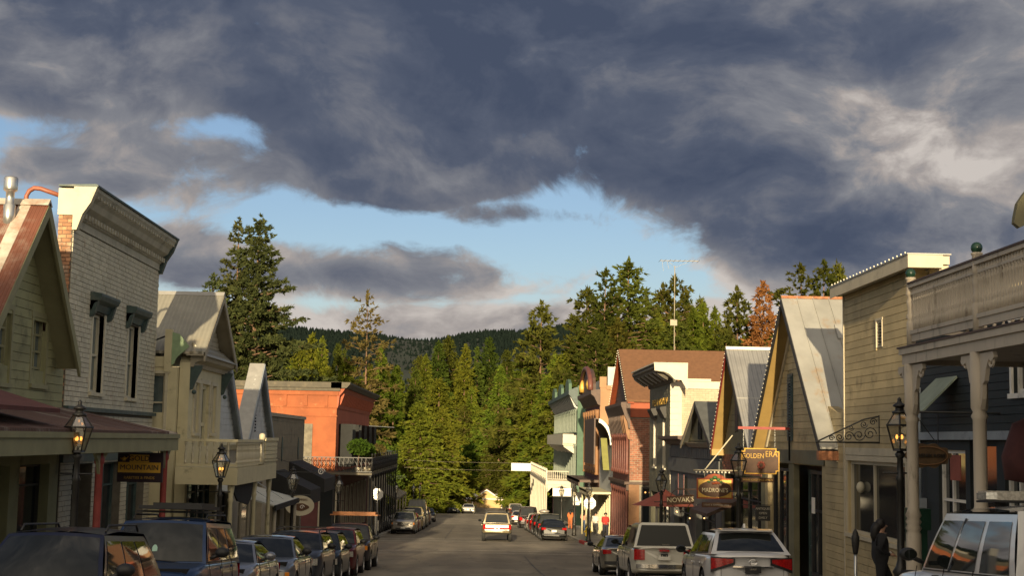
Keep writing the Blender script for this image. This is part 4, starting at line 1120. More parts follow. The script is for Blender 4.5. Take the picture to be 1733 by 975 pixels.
# flat-topped bay parapet on the near side, with mint bracket
mb = MB(); mb.box(-10.5, -9.25, 40.72, 40.86, 1.95, 2.25); mb.box(-9.25, -9.05, 40.68, 40.9, 1.8, 3.05); mb.build('side_parapet', M_tan, b3)
mb = MB(); mb.prism([(-9.04, 40.75, z) if False else (-9.05 + d, 40.75, z) for d, z in [(0, 2.0), (.08, 2.05), (.13, 2.2), (.24, 2.32), (.36, 2.42), (.5, 2.56), (.2, 2.92), (0, 2.97)]], (0, .06, 0)); mb.build('mint_bracket', M_mint, b3)
mb = MB(); mb.tube([(-10.6, 40.9, 2.3), (-9.3, 40.9, 2.85)], .025, 5); mb.tube([(-10.5, 40.9, 2.28), (-10.45, 40.85, 2.42), (-9.7, 40.85, 2.44), (-9.7, 40.9, 2.25)], .02, 5); mb.build('conduit', M_iron, b3)
# balcony
def bal_z(y): return -1.20 - 0.0 * y
dk = -1.02
bl = thing('balcony', 'cream timber balcony with turned balusters on slim posts below the tan gable', 'balcony', (-7.6, 43, dk))
mb = MB(); mb.box(XW, -6.8, 39.6, 47.1, dk, dk + .10); mb.box(-6.92, -6.80, 39.6, 47.1, dk - .38, dk - .002); mb.box(XW, -6.92, 47.0, 47.1, dk - .38, dk - .002); mb.box(XW, -6.92, 39.6, 39.7, dk - .38, dk - .002); mb.build('deck', M_tan, bl)
mb = MB(); mb.box(-6.93, -6.83, 39.65, 44.3, dk + .82, dk + .9); mb.box(-6.93, -6.83, 39.65, 44.3, dk + .14, dk + .2); mb.box(XW, -6.93, 39.65, 39.75, dk + .82, dk + .9); mb.box(XW, -6.93, 39.65, 39.75, dk + .14, dk + .2); mb.build('rail', M_tan, bl)
spindles(bl, [(-6.88, 39.9 + .21 * i) for i in range(20)] + [(-7.1 - .2 * i, 39.7) for i in range(7)], lambda x, y: dk + .2, .62, .038, M_cream)
mb = MB(); mb.lathe((-6.88, 44.35, dk + .1), [(.09, 0), (.09, .35), (.06, .4), (.08, .6), (.06, .78), (.1, .82), (.1, .95), (.05, 1.0)], 10); mb.build('newel', M_cream, bl)
mb = MB(); mb.box(-6.96, -6.82, 44.45, 47.1, dk + .1, dk + .92); mb.box(-6.80, -6.76, 44.4, 47.15, dk + .86, dk + .96); mb.box(-6.81, -6.77, 44.4, 47.12, dk + .20, dk + .26)
for i in range(4): mb.box(-6.815, -6.78, 44.5, 47.05, dk + .30 + i * .13, dk + .41 + i * .13)
mb.build('panelled_parapet', M_tan, bl)
for y in (39.8, 43.9, 46.9):
    z = gz(-6.95, y); Hh = dk - .38 - z
    mb = MB(); mb.lathe((-7.0, y, z), [(.10, 0), (.10, .6), (.065, .66), (.08, .8), (.06, Hh - .5), (.09, Hh - .42), (.06, Hh - .36), (.1, Hh - .1), (.1, Hh)], 10); mb.build('post', M_tan, bl)
storefront(b3, -1, XW, 41.3, 43.6, -4.2, -1.1, M_dgreen, 2); storefront(b3, -1, XW, 43.8, 45.8, -4.2, -1.1, M_dgreen, 2)
# shallow hanging things under the balcony: dark valance
mb = MB(); mb.prism([(-7.0, 40.0, -1.45), (-7.0, 43.7, -1.45), (-7.0, 43.4, -1.9), (-7.0, 42.9, -2.1), (-7.0, 41.0, -1.9)], (-.05, 0, 0)); mb.build('dark_valance', M_black, bl)

# ---- L4 pale grey building with two narrow steep gables
b4 = thing('twin_gable_shop', 'pale grey shop with two narrow steep A-shaped gables', 'building', (-12, 53, base_z(-1, 53)))
XA = -9.45
mb = MB(); wallX(mb, -1, XA, 46.6, 62.8, -5.5, -.1, [(48, 54, -5.2, -2.0), (55.5, 61.5, -5.2, -2.0)], .3); mb.box(-20, XA - .3, 62.5, 62.8, -5.4, -.1); mb.box(-20, XA - .3, 46.6, 46.9, -5.4, -.1); mb.box(-20, XA - .3, 46.9, 62.5, -.4, -.12); mb.build('wall', M_tan2, b4)
for (yc, za, hw) in ((50.8, 3.05, 3.6), (59.1, 3.02, 3.6)):
    zb_ = -.30
    mb = MB(); mb.prism([(XA, yc - hw + .25, zb_), (XA, yc + hw - .25, zb_), (XA, yc, za - .2)], (-.25, 0, 0)); mb.build('gable_wall', M_gwhite, b4)
    boards(b4, -1, XA, 0, 0, zb_ + .03, za - .5, .22, M_gwhite, clip=lambda z, yc=yc, hw=hw, za=za, zb_=zb_: (yc - (hw - .2) * (1 - (z - zb_) / (za - zb_)), yc + (hw - .2) * (1 - (z - zb_) / (za - zb_))))
    for s in (-1, 1):
        mb = MB(); mb.prism([(XA + .30, yc, za), (XA + .30, yc + s * hw, zb_), (XA + .30, yc + s * (hw - .34), zb_ - .02), (XA + .30, yc, za - .40)], (-.07, 0, 0))
        mb.build('bargeboard', M_barge, b4)
        mb = MB(); mb.prism([(XA + .26, yc, za + .03), (XA + .26, yc + s * (hw + .02), zb_), (XA + .26, yc + s * (hw - .06), zb_), (XA + .26, yc, za - .06)], (-.62, 0, 0)); mb.build('roof_slope', M_palecap if s < 0 else M_barge, b4)
mb = MB()
for i in range(6): mb.ball((XA + .04, 58.6, .85 - i * .13), .045, 5)
mb.build('string_lights', M_dark, b4)
prof = [(0, -.55), (.10, -.55), (.2, -.42), (.34, -.36), (.34, -.30), (0, -.26)]
cornice(b4, -1, XA, 46.7, 62.8, prof, M_tan)
storefront(b4, -1, XA, 48, 54, -5.2, -2.0, M_tan2, 3); storefront(b4, -1, XA, 55.5, 61.5, -5.2, -2.0, M_tan2, 3)
# white shed awning
aw = thing('shed_awning', 'pale grey shed awning with dark edge beneath the cream balcony end', 'awning', (-8, 50, -3))
n = 5
for i in range(n):
    a = 47.9 + i * 1.2; mb = MB(); mb.hexa([(-9.4, a, -1.75), (-6.9, a, -2.40), (-6.9, a + 1.19, -2.40), (-9.4, a + 1.19, -1.75), (-9.4, a, -1.70), (-6.9, a, -2.35), (-6.9, a + 1.19, -2.35), (-9.4, a + 1.19, -1.70)]); mb.build('panel', M_awning, aw)
mb = MB(); mb.box(-6.93, -6.86, 47.85, 53.95, -2.52, -2.345); mb.build('edge', M_black, aw)
for y in (49, 51.5):
    mb = MB(); mb.tube([(-6.95, y, -2.4), (-9.4, y, -.9)], .015, 5); mb.build('stay', M_galv, aw)
for y in (48.3, 53.5):
    z = gz(-7, y); mb = MB(); mb.tube([(-6.98, y, z), (-6.98, y, -2.45)], .07, 8); mb.build('post', M_tan2, aw)

# ---- L5 taupe false-fronted shop with leaf-shaped vents
b5 = thing('false_front_shop', 'plain taupe board false-fronted shop with two dark leaf-shaped vents', 'building', (-12, 69, base_z(-1, 69)))
y0, y1 = 62.95, 75.6
mb = MB(); wallX(mb, -1, XL, y0, y1, -6.2, .98, [(65.3, 67.6, -5.6, -3.3), (69.0, 71.6, -5.6, -3.0), (72.6, 74.8, -5.6, -3.3)], .3); mb.box(-21, XL - .3, y1 - .3, y1, -6, .9); mb.box(-21, XL - .3, y0, y0 + .3, -6, .9); mb.box(-21, XL - .3, y0 + .3, y1 - .3, .2, .4); mb.build('wall', M_taupe, b5)
boards(b5, -1, XL, y0, y1, -2.4, .9, .62, M_taupe, th=.02)
mb = MB(); mb.box(XL - .35, XL + .10, y0 - .03, y1 + .03, .90, 1.06); mb.build('coping', M_tan2, b5)
for yc in (67.2, 73.2):
    mb = MB(); mb.prism([(XL + .03, yc + .22 * math.sin(PI * t) * s, -.62 + .86 * (t - .5) * 2 * .68) for s, rr in ((1, range(0, 9)), (-1, range(8, 0, -1))) for t in [i / 8 for i in rr]], (.03, 0, 0)); mb.build('leaf_vent', M_dgreen, b5)
storefront(b5, -1, XL, 65.3, 67.6, -5.6, -3.3, M_taupe, 1); storefront(b5, -1, XL, 69, 71.6, -5.6, -3.0, M_taupe, 1); storefront(b5, -1, XL, 72.6, 74.8, -5.6, -3.3, M_taupe, 1)
# black angular awnings
aw = thing('black_awning', 'pair of angular black cloth awnings on the taupe shop front', 'awning', (-9, 69, -2.4))
for (a, c, zt_) in ((64.4, 68.4, -1.6), (70, 75.2, -1.25)):
    mb = MB(); mb.prism([(XL + .03, a, zt_), (-7.7, a + .1, zt_ - .85), (-7.7, a + .1, zt_ - 1.5), (XL + .03, a, zt_ - 1.3)], (0, c - a, 0)); mb.build('hood', M_black, aw)
ov = thing('oval_sign', 'cream oval shop sign with a dark emblem hung on a curled bracket', 'sign', (-7.5, 58.5, -3.2))
mb = MB(); q = [(-7.42 + .60 * math.cos(a) * 1.0, 58.5, -2.86 + .42 * math.sin(a)) for a in [2 * PI * i / 28 for i in range(28)]]; mb.prism(q, (0, .06, 0)); mb.build('board', M_cream, ov)
mb = MB(); mb.prism([(-7.35 + .28 * math.cos(a) * (1 + .2 * math.cos(3 * a)), 58.49, -2.92 + .16 * math.sin(a)) for a in [2 * PI * i / 24 for i in range(24)]], (0, .012, 0)); mb.build('emblem', M_brown, ov)
mb = MB(); scroll(mb, (-7.32, 58.475, -2.92), .10, 1.2, rad=.014); mb.build('emblem_curl', M_white, ov)
text('TOPPERS', .13, M_brown, ov, (-7.36, 58.49, -2.62))
mb = MB(); mb.tube([(-9.5, 58.53, -2.42), (-7.0, 58.53, -2.42)], .02, 5); mb.tube([(-7.6, 58.53, -2.42), (-7.6, 58.53, -2.5)], .012, 4); mb.build('bracket', M_iron, ov)
cb = thing('curled_bracket', 'thin sign bar ending in a white spiral beside the lamp', 'bracket', (-8, 61, -1.6))
mb = MB(); mb.tube([(-9.45, 61, -1.52), (-7.0, 61, -1.55)], .02, 5); mb.tube([(-9.45, 61, -.75), (-7.1, 61, -1.5)], .01, 4); mb.build('bar', M_iron, cb)
mb = MB(); scroll(mb, (-6.85, 60.98, -1.50), .16, 1.7, rad=.022, n=26); mb.build('spiral', M_white, cb)

# ---- L6 orange corner building with the iron balcony
b6 = thing('corner_building', 'orange stucco corner building with black shutters and iron balcony', 'building', (-14, 105, base_z(-1, 105)))
y0, y1 = 92.4, 119.5
mb = MB(); wallY(mb, y0, -27, XL - .0, -7.6, 3.3, [(-13.3, -12.25, -1.75, .75)], .35); mb.build('side_wall', M_orange, b6)
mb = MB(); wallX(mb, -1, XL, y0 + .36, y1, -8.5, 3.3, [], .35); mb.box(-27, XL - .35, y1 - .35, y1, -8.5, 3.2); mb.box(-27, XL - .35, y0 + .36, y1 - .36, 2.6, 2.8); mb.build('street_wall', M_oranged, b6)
# frieze: panels and bands on the side, deep cornice on the street
for z0_, z1_, d in ((1.92, 2.0, .06), (2.75, 3.02, .10), (1.35, 1.42, .05)):
    mb = MB(); mb.box(-27, XL + d, y0 - d, y0 - .001, z0_, z1_); mb.build('band', M_orange, b6)
for i in range(13):
    x = -10.1 - i * 1.35; mb = MB(); mb.box(x, x - .22, y0 - .09, y0 - .001, 2.02, 2.74); mb.build('frieze_block', M_orange, b6)
mb = MB(); mb.box(-27.1, XL + .3, y0 - .28, y0 + .4, 3.24, 3.62); mb.box(-27.1, XL + .2, y0 - .18, y0 + .4, 3.04, 3.24); mb.build('roof_edge', M_cap, b6)
prof = [(0, 1.9), (.06, 1.9), (.1, 2.1), (.16, 2.75), (.34, 2.95), (.5, 3.2), (.5, 3.24), (0, 3.24)]
cornice(b6, -1, XL, y0 + .001, y1, prof, M_oranged)
mb = MB(); mb.prism([(XL + d, y0 - .28, z) for d, z in [(-.4, 3.24), (.62, 3.24), (.86, 3.5), (.86, 3.62), (-.4, 3.64)]], (0, y1 - y0 + .4, 0)); mb.build('street_cornice_cap', M_cap, b6)
for i in range(26):
    y = y0 + .5 + i * 1.03; mb = MB(); mb.prism([(XL + d, y, z) for d, z in [(.1, 2.15), (.2, 2.15), (.42, 2.8), (.42, 2.92), (.1, 2.92)]], (0, .3, 0)); mb.build('modillion', M_oranged, b6)
wn = win(b6, -1, y0, -13.3, -12.25, -1.75, .75, M_orange, M_glassy, fw=.09, rec=.15, bars=(.5,), axis='y', trim=.12, trimm=M_oranged)
mb = MB(); mb.box(-12.1, -11.05, y0 - .07, y0 - .001, -1.9, .85); mb.box(-12.0, -11.62, y0 - .085, y0 - .069, -1.75, .72); mb.box(-11.53, -11.15, y0 - .085, y0 - .069, -1.75, .72); mb.build('open_shutter', M_shutg, b6)
for i, y in enumerate([94.2, 99.0, 103.8, 108.6, 113.4]):
    wn = MB(); fbox(wn, -1, XL, .0, .04, y, y + 1.7, -1.95, .9); wn = wn.build('window', M_glass, b6)
    for s in (-.02, 1.72):
        mb = MB(); a = y + s; mb.hexa([(XL + .02, a, -1.95), (XL + .95, a + (-.25 if s < 0 else .25), -1.95), (XL + .95, a + (-.20 if s < 0 else .30), -1.95), (XL + .02, a + .05, -1.95), (XL + .02, a, .9), (XL + .95, a + (-.25 if s < 0 else .25), .9), (XL + .95, a + (-.20 if s < 0 else .30), .9), (XL + .02, a + .05, .9)]); mb.build('shutter', M_shut, wn)
# ground floor
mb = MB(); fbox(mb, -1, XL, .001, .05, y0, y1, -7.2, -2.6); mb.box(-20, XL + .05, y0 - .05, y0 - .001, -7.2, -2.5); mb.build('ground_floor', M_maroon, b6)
for x in (-10.5, -13.2, -15.8):
    win(b6, -1, y0 - .06, x, x + 1.2, -6.0, -3.0, M_tan2, M_glass, fw=.1, rec=-.06, axis='y', sill=False, name='shop_window')
for y in np.arange(93.3, 118, 3.1): win(b6, -1, XL + .06, y, y + 1.5, -6.9, -3.4, M_tan2, M_glass, fw=.12, rec=-.06, sill=False, name='shop_window')
ib = thing('iron_balcony', 'black cast iron balcony wrapping the orange building on thin black posts', 'balcony', (-8, 100, -2.3))
dz = -2.28
mb = MB(); mb.box(XL, -6.95, 91.0, 119.5, dz - .14, dz); mb.box(-15.2, XL, 91.0, y0, dz - .14, dz); mb.build('deck', M_cap, ib)
mb = MB(); mb.box(-15.2, -6.95, 91.0, 91.04, dz + .95, dz + 1.0); mb.box(-15.2, -6.95, 91.0, 91.04, dz + .05, dz + .1); mb.box(-7.0, -6.95, 91.04, 119.5, dz + .95, dz + 1.0); mb.box(-7.0, -6.95, 91.04, 119.5, dz + .05, dz + .1); mb.build('rail', M_iron, ib)
# lattice panels: one mesh per bay, shared
lat = MB()
for i in range(4):
    x = i * .28
    lat.tube([(x, 0, .1), (x + .14, 0, .33), (x + .28, 0, .1)], .022, 4); lat.tube([(x, 0, .95), (x + .14, 0, .72), (x + .28, 0, .95)], .022, 4)
    lat.tube([(x + .14 + .10 * math.cos(a), 0, .525 + .18 * math.sin(a)) for a in [k * PI / 4 for k in range(9)]], .022, 4)
    lat.tube([(x, 0, .1), (x, 0, .95)], .018, 4)
lm = bpy.data.meshes.new('lattice_panel'); lm.from_pydata(lat.v, [], lat.f); lm.materials.append(M_iron); lm.update()
o_ = wloc(ib)
for i in range(7): link('lattice_panel', lm, ib, (-15.1 + i * 1.15 - o_.x, 91.02 - o_.y, dz - o_.z))
M_ironl = M_iron
for i in range(24): link('lattice_panel', lm, ib, (-6.975 - o_.x, 91.1 + i * 1.18 - o_.y, dz - o_.z), (0, 0, PI / 2))
for i in range(12):
    y = 91.1 + i * 2.5; y = min(y, 119.3)
    z = gz(-7.05, y); mb = MB(); mb.lathe((-7.05, y, z), [(.12, 0), (.12, .3), (.055, .4), (.055, dz - .5 - z), (.1, dz - .3 - z), (.12, dz - .14 - z)], 8); mb.build('post', M_iron, ib)
    mb = MB(); mb.tube([(-6.97, y, dz), (-6.97, y, dz + 1.15)], .035, 6); mb.ball((-6.97, y, dz + 1.2), .06, 6); mb.build('railing_post', M_iron, ib)
for x in (-9.4, -11.7, -14.9):
    z = gz(-8, 91); mb = MB(); mb.lathe((x, 91.1, z), [(.1, 0), (.05, .4), (.05, dz - .5 - z), (.1, dz - .14 - z)], 8); mb.build('post', M_iron, ib)
# plants on the balcony
for i, (x, y, s, lf) in enumerate([(-8.0, 92.6, 1.5, 'broad'), (-7.7, 95.0, 1.3, 'broad'), (-7.7, 98.0, 1.1, 'thin'), (-7.6, 101.0, 1.1, 'thin'), (-7.6, 105.0, 1.2, 'thin'), (-12.2, 91.5, .7, 'broad')]):
    rs = np.random.RandomState(40 + i); t = thing('potted_plant', ['round green potted tree at the corner of the iron balcony', 'second green potted shrub on the iron balcony, behind the round one', 'reddish potted shrub first behind the green ones on the iron balcony', 'reddish potted shrub second behind the green ones on the iron balcony', 'reddish potted shrub last in the row on the iron balcony', 'low plant behind the lattice on the side of the iron balcony'][i], 'plant', (x, y, dz))
    mb = MB(); mb.lathe((x, y, dz), [(.16, 0), (.22, .3), (.2, .32)], 10); mb.build('pot', M_tan2, t)
    mb = MB(); mb.tube([(x, y, dz + .3), (x + .05, y, dz + s)], .03, 5); mb.build('stem', M_bark, t)
    d = rs.normal(0, 1, (420, 3)); d /= np.linalg.norm(d, axis=1, keepdims=True); pp = d * rs.uniform(.3, 1.0, (420, 1)) ** .5 * [.62 * s / 1.2, .62 * s / 1.2, .42 * s / 1.2] + [0, 0, s + .15]
    link('foliage', tri_mesh('foliage', clump_faces(rs, pp, d, np.full(420, .16), np.full(420, .07), 2), M_leaf[lf]), t)
# roof box and vents on L6
mb = MB(); mb.box(-24.0, -21.8, 108, 110, 3.4, 5.2); ac = mb.build('rooftop_unit', M_tan2); props(ac, 'louvred grey rooftop unit on the orange building', 'roof unit')
l = MB()
for i in range(8): l.box(-23.9, -21.9, 107.95, 108, 3.9 + i * .15, 3.97 + i * .15)
l.build('louvre', M_barge, ac)
mb = MB(); mb.box(-21.3, -20.6, 108.5, 109.5, 3.4, 4.7); props(mb.build('rooftop_unit', M_tan2), 'small box beside the louvred rooftop unit', 'roof unit')

# ---- L7 small tan shop past the orange building
b7 = thing('small_shop', 'small tan shop with green-edged cornice past the orange building', 'building', (-12, 128, base_z(-1, 128)))
y0, y1 = 120.5, 140
mb = MB(); wallX(mb, -1, -9.2, y0, y1, -9, -1.6, [], .3); mb.box(-22, -9.5, y0, y0 + .3, -9, -1.7); mb.box(-22, -9.5, y1 - .3, y1, -9, -1.7); mb.box(-22, -9.5, y0 + .3, y1 - .3, -2.3, -2.1); mb.build('wall', M_tan2, b7)
mb = MB(); mb.box(-9.8, -9.19, y0 - .05, y0 + .6, -6.5, .0); mb.box(-9.3, -9.0, y0 - .1, y0 + .7, -2.6, -2.2); mb.build('pilaster', M_orange if False else M_cream, b7)
cornice(b7, -1, -9.2, y0 + .7, y1, [(0, -2.0), (.2, -1.9), (.45, -1.6), (.45, -1.35), (0, -1.35)], M_tan); mb = MB(); mb.box(-9.9, -8.7, y0, y1, -1.34, -1.2); mb.build('coping', M_mint, b7)
for y in (123, 128, 133): win(b7, -1, -9.14, y, y + 2.2, -8, -5.2, M_tan2, M_glass, fw=.12, rec=-.06, sill=False, name='shop_window')
for i in range(5):
    mb = MB(); y = 122 + i * 3; mb.hexa([(-9.2, y, -4.5), (-7.0, y, -5.35), (-7.0, y + 2.9, -5.35), (-9.2, y + 2.9, -4.5), (-9.2, y, -4.35), (-7.0, y, -5.2), (-7.0, y + 2.9, -5.2), (-9.2, y + 2.9, -4.35)]); mb.build('canopy_sheet', M_taupe, b7)
for y in (122, 127, 132, 136.6):
    z = gz(-7.1, y); mb = MB(); mb.tube([(-7.1, y, z), (-7.1, y, -5.3)], .07, 6); mb.build('canopy_post', M_tan2, b7)
mb = MB()
for y in (122, 126, 130): mb.tube([(-9.2, y, -2.4), (-6.9, y, -5.2)], .02, 4); mb.tube([(-9.2, y, -3.3), (-6.7, y, -3.5)], .02, 4)
mb.build('canopy_stay', M_galv, b7)
mb = MB(); mb.lathe((-10.6, 122, -1.8), [(.45, 0), (.45, 1.2), (.34, 1.25), (.34, 1.5), (.55, 1.55), (.5, 1.85), (.1, 1.95)], 14); props(mb.build('roof_ventilator', M_palecap), 'round pale ventilator on the small tan shop roof', 'ventilator')
mb = MB(); mb.tube([(-9.4, 124, -1.6), (-9.4, 124, 1.1)], .035, 5); mb.tube([(-11.4, 124, 1.1), (-7.6, 124, .95)], .03, 5)
for i in range(6): mb.tube([(-11.2 + i * .6, 123.5, 1.08), (-11.2 + i * .6, 124.5, 1.08)], .015, 4)
props(mb.build('roof_aerial', M_galv), 'flat aerial on a pole above the small tan shop', 'aerial')
# =================================================================== RIGHT SIDE
M_beige = mat('beige_clapboard', (0.45, 0.36, 0.20), 0.75, 0.12, 1.4, objvar=0.10, dirt_amt=0.26)
M_beiget = mat('beige_trim', (0.50, 0.44, 0.32), 0.65, 0.08, 2, dirt_amt=0.15)
M_seam = mat('standing_seam_zinc', (0.35, 0.345, 0.315), 0.45, 0.12, 1.3, metal=0.25, dirt=(0.32, 0.22, 0.13), dirt_amt=0.22, stretch=(1, 1, .35), objvar=0.05)
M_ridge = mat('rusty_ridge', (0.36, 0.15, 0.07), 0.75, 0.35, 6)
M_soffy = mat('ochre_soffit', (0.360, 0.240, 0.080), 0.65, 0.08, 2)
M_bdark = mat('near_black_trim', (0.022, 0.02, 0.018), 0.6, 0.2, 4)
M_bred = mat('dark_red_trim', (0.16, 0.025, 0.02), 0.55, 0.15, 4)
M_olive = mat('olive_board', (0.17, 0.155, 0.09), 0.8, 0.12, 2, objvar=.05)
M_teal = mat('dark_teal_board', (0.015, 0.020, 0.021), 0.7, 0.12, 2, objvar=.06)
M_porchw = mat('porch_cream', (0.50, 0.43, 0.335), 0.6, 0.07, 2.5, dirt=(0.12, 0.09, 0.06), dirt_amt=0.22, dscale=3, stretch=(1, 1, .25))
M_gball = mat('green_finial', (0.015, 0.05, 0.03), 0.3, 0.1)
M_pgreen = mat('grey_green_paint', (0.135, 0.13, 0.085), 0.7, 0.12, 1.5, 0.1, 30)
M_ivory = mat('ivory_painted_brick', (0.432, 0.368, 0.256), 0.75, 0.08, 2.5, objvar=.08, dirt=(0.50, 0.30, 0.17), dirt_amt=0.32, dscale=1.6)
M_shingle = mat('brown_shingles', (0.160, 0.076, 0.036), 0.9, 0.12, 4, 0.4, 14)
M_oband = mat('orange_band', (0.304, 0.068, 0.024), 0.7, 0.1, 3)
M_dbrick = mat('red_brick', (0.24, 0.095, 0.055), 0.85, 0.25, 4, 0.3, 40, objvar=.3)
M_mort2 = mat('grey_mortar', (0.30, 0.26, 0.20), 0.9, 0.15, 5)
M_mcol = mat('maroon_column', (0.15, 0.055, 0.04), 0.5, 0.15, 4)
M_pil = mat('ochre_pilaster', (0.256, 0.128, 0.056), 0.65, 0.12, 2)
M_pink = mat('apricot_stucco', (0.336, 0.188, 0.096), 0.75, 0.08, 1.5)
M_brn = mat('brown_cornice', (0.085, 0.05, 0.035), 0.6, 0.2, 3)
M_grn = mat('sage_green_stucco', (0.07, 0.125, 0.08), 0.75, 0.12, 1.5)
M_grnt = mat('pale_green_column', (0.17, 0.20, 0.16), 0.55, 0.1, 3)
M_hotel = mat('hotel_white', (0.528, 0.480, 0.376), 0.55, 0.05, 2)
M_redu = mat('faded_red_canvas', (0.28, 0.075, 0.05), 0.8, 0.12, 3)
M_chain = mat('chain_steel', (0.5, 0.5, 0.45), 0.35, 0.1, metal=0.8)
M_letters = mat('cream_letters', (0.78, 0.68, 0.44), 0.5, 0.05)
M_lettersd = mat('grey_letters', (0.42, 0.38, 0.30), 0.5, 0.05)
M_grey = mat('slate_fascia', (0.095, 0.098, 0.092), 0.7, 0.15, 2)
M_bulb = mat('small_bulb', (0.8, 0.75, 0.6), 0.2, 0)
XR = 9.5

def bulbs(parent, pts, r=.015):
    b_ = MB()
    for p in pts: b_.ball(p, r, 4)
    return b_.build('bulb_string', M_bulb, parent, kind='stuff')

# ---- R9 beige false-fronted shop
b9 = thing('false_front_shop', 'beige clapboard false-fronted shop with a small louvred vent high on the wall', 'building', (13, 33, base_z(1, 33)))
y0, y1 = 30.35, 38.15
hw = (30.9, 35.85, -2.18, -.34); hv = (32.62, 33.06, 2.38, 3.02)
mb = MB(); wallX(mb, 1, XR, y0, 36.08, -4.4, 4.0, [hw, hv], .3); wallX(mb, 1, XR, 36.08, y1, -4.6, 0.9, [], .3)
mb.box(XR + .3, 24, y0, y0 + .3, -4.4, 3.9); mb.box(XR + .3, 24, 35.78, 36.08, -4.4, 3.9); mb.box(XR + .3, 24, y0 + .3, 35.78, 3.5, 3.7)
mb.build('wall', M_beige, b9)
boards(b9, 1, XR, y0, 36.06, -3.6, 3.92, .185, M_beige, [(hw[0] - .12, hw[1] + .12, hw[2] - .12, hw[3] + .2), (hv[0] - .05, hv[1] + .05, hv[2] - .05, hv[3] + .05)])
boards(b9, 1, XR, 36.10, y1, -3.7, .9, .185, M_beige)
mb = MB(); mb.box(XR - .05, XR + .0, 36.04, 36.12, -3.8, 4.0); mb.build('corner_board', M_beiget, b9)
wn = win(b9, 1, XR, *hw, M_beiget, M_glass, fw=.09, rec=.12, mull=(.58,), trim=.11, name='shop_window')
mb = MB(); mb.box(XR - .05, XR - .02, hw[0] - .1, hw[1] + .1, hw[3] + .14, hw[3] + .32); mb.build('lintel_board', M_beiget, b9)
v = win(b9, 1, XR, *hv, M_beiget, M_dark, fw=.05, rec=.03, sill=False, trim=.05, name='vent')
off = wloc(v)
for i in range(7):
    mb = MB(); z = hv[2] + .07 + i * .075; mb.hexa([(XR - .02, hv[0] + .05, z), (XR + .05, hv[0] + .05, z + .03), (XR + .05, hv[1] - .05, z + .03), (XR - .02, hv[1] - .05, z), (XR - .02, hv[0] + .05, z + .012), (XR + .05, hv[0] + .05, z + .042), (XR + .05, hv[1] - .05, z + .042), (XR - .02, hv[1] - .05, z + .012)]); mb.build('louvre', M_beiget, v)
mb = MB(); mb.box(9.16, 10.05, 29.5, 36.2, 3.96, 4.14); mb.box(9.14, 9.16, 29.48, 36.2, 3.88, 4.16); mb.box(9.16, 9.9, 29.48, 29.50, 3.88, 4.16); mb.build('eave', M_beiget, b9)
mb = MB(); mb.box(9.12, 10.08, 29.46, 36.22, 4.162, 4.19); mb.build('eave_flashing', M_palecap, b9)
mb = MB(); mb.box(9.86, 10.06, 29.6, 30.34, 3.2, 3.95); mb.build('corner_post', M_beiget, b9)
bulbs(b9, [(9.12, 29.6 + i * .30, 4.21) for i in range(22)], .02)
# little reflected curtain and sign props in the shop window
mb = MB(); mb.ball((XR + .06, 34.9, -1.0), .11, 8, sz=1.3); props(mb.build('hanging_mask', M_cream), 'pale hanging ornament inside the wide shop window', 'ornament')

# ---- R8 large gable with standing seam roof
b8 = thing('gabled_shop', 'beige clapboard shop with the tallest steep grey standing-seam gable roof', 'building', (13, 41.5, base_z(1, 41)))
yA, zA, yR, zR, yB, zB = 36.75, -.02, 41.5, 4.46, 46.3, -.12
mb = MB(); mb.prism([(XR, 38.2, -.1), (XR, 45.9, -.1), (XR, 45.9, .0), (XR, yR, zR - .28), (XR, 38.2, 1.1)], (.3, 0, 0)); mb.prism([(XR, 36.9, .9), (XR, 38.2, .9), (XR, 38.2, 1.15)], (.3, 0, 0))
wallX(mb, 1, XR, 38.2, 46.3, -4.9, -.1, [(38.6, 45.9, -4.6, -.55)], .3); mb.box(XR + .3, 22, 46.0, 46.3, -4.9, -.1)
mb.build('wall', M_beige, b8)
slp = (zR - zA) / (yR - yA)
boards(b8, 1, XR, 37, 46, .12, 4.0, .20, M_beige, [(42.0, 42.75, .0, 2.25)], clip=lambda z: (yA + .35 + (z - zA) / slp, yB - .35 - (z - zB) / slp))
sh = MB(); sh.box(XR - .06, XR - .03, 42.02, 42.72, .15, 2.2); sh = sh.build('shutter', M_dgreen, b8)
for i in range(22):
    mb = MB(); z = .28 + i * .085; mb.box(XR - .09, XR - .061, 42.1, 42.64, z, z + .05); mb.build('slat', M_dgreen, sh)
# roof: near slope in separate standing-seam panels
n = 9
for side, (ye, ze) in (('n', (yA, zA)), ('f', (yB, zB))):
    for i in range(n):
        x0 = 9.0 + i * .48; x1 = x0 + .47
        mb = MB(); mb.prism([(x0, ye, ze), (x0, yR, zR), (x0, yR, zR - .05), (x0, ye, ze - .05)], (x1 - x0, 0, 0)); s_ = mb.build('roof_panel', M_seam, b8)
        sm = MB(); sm.prism([(x1 - .012, ye, ze), (x1 - .012, yR, zR), (x1 - .012, yR, zR + .045), (x1 - .012, ye, ze + .045)], (.022, 0, 0)); sm.build('seam', M_seam, s_)
    mb = MB(); mb.prism([(13.32, ye, ze), (13.32, yR, zR), (13.32, yR, zR - .05), (13.32, ye, ze - .05)], (9, 0, 0)); mb.build('roof_slope', M_seam, b8)
mb = MB(); mb.prism([(9.0, yR - .07, zR - .03), (9.0, yR, zR + .05), (9.0, yR + .07, zR - .03)], (13, 0, 0)); mb.build('ridge_cap', M_ridge, b8)
mb = MB(); mb.prism([(10.35, yR - 1.0, zR - .92), (10.35, yR - 1.45, zR - 1.36), (10.9, yR - 1.45, zR - 1.36), (10.9, yR - 1.0, zR - .92)], (0, -.02, .05)); mb.build('roof_patch', M_palecap, b8)
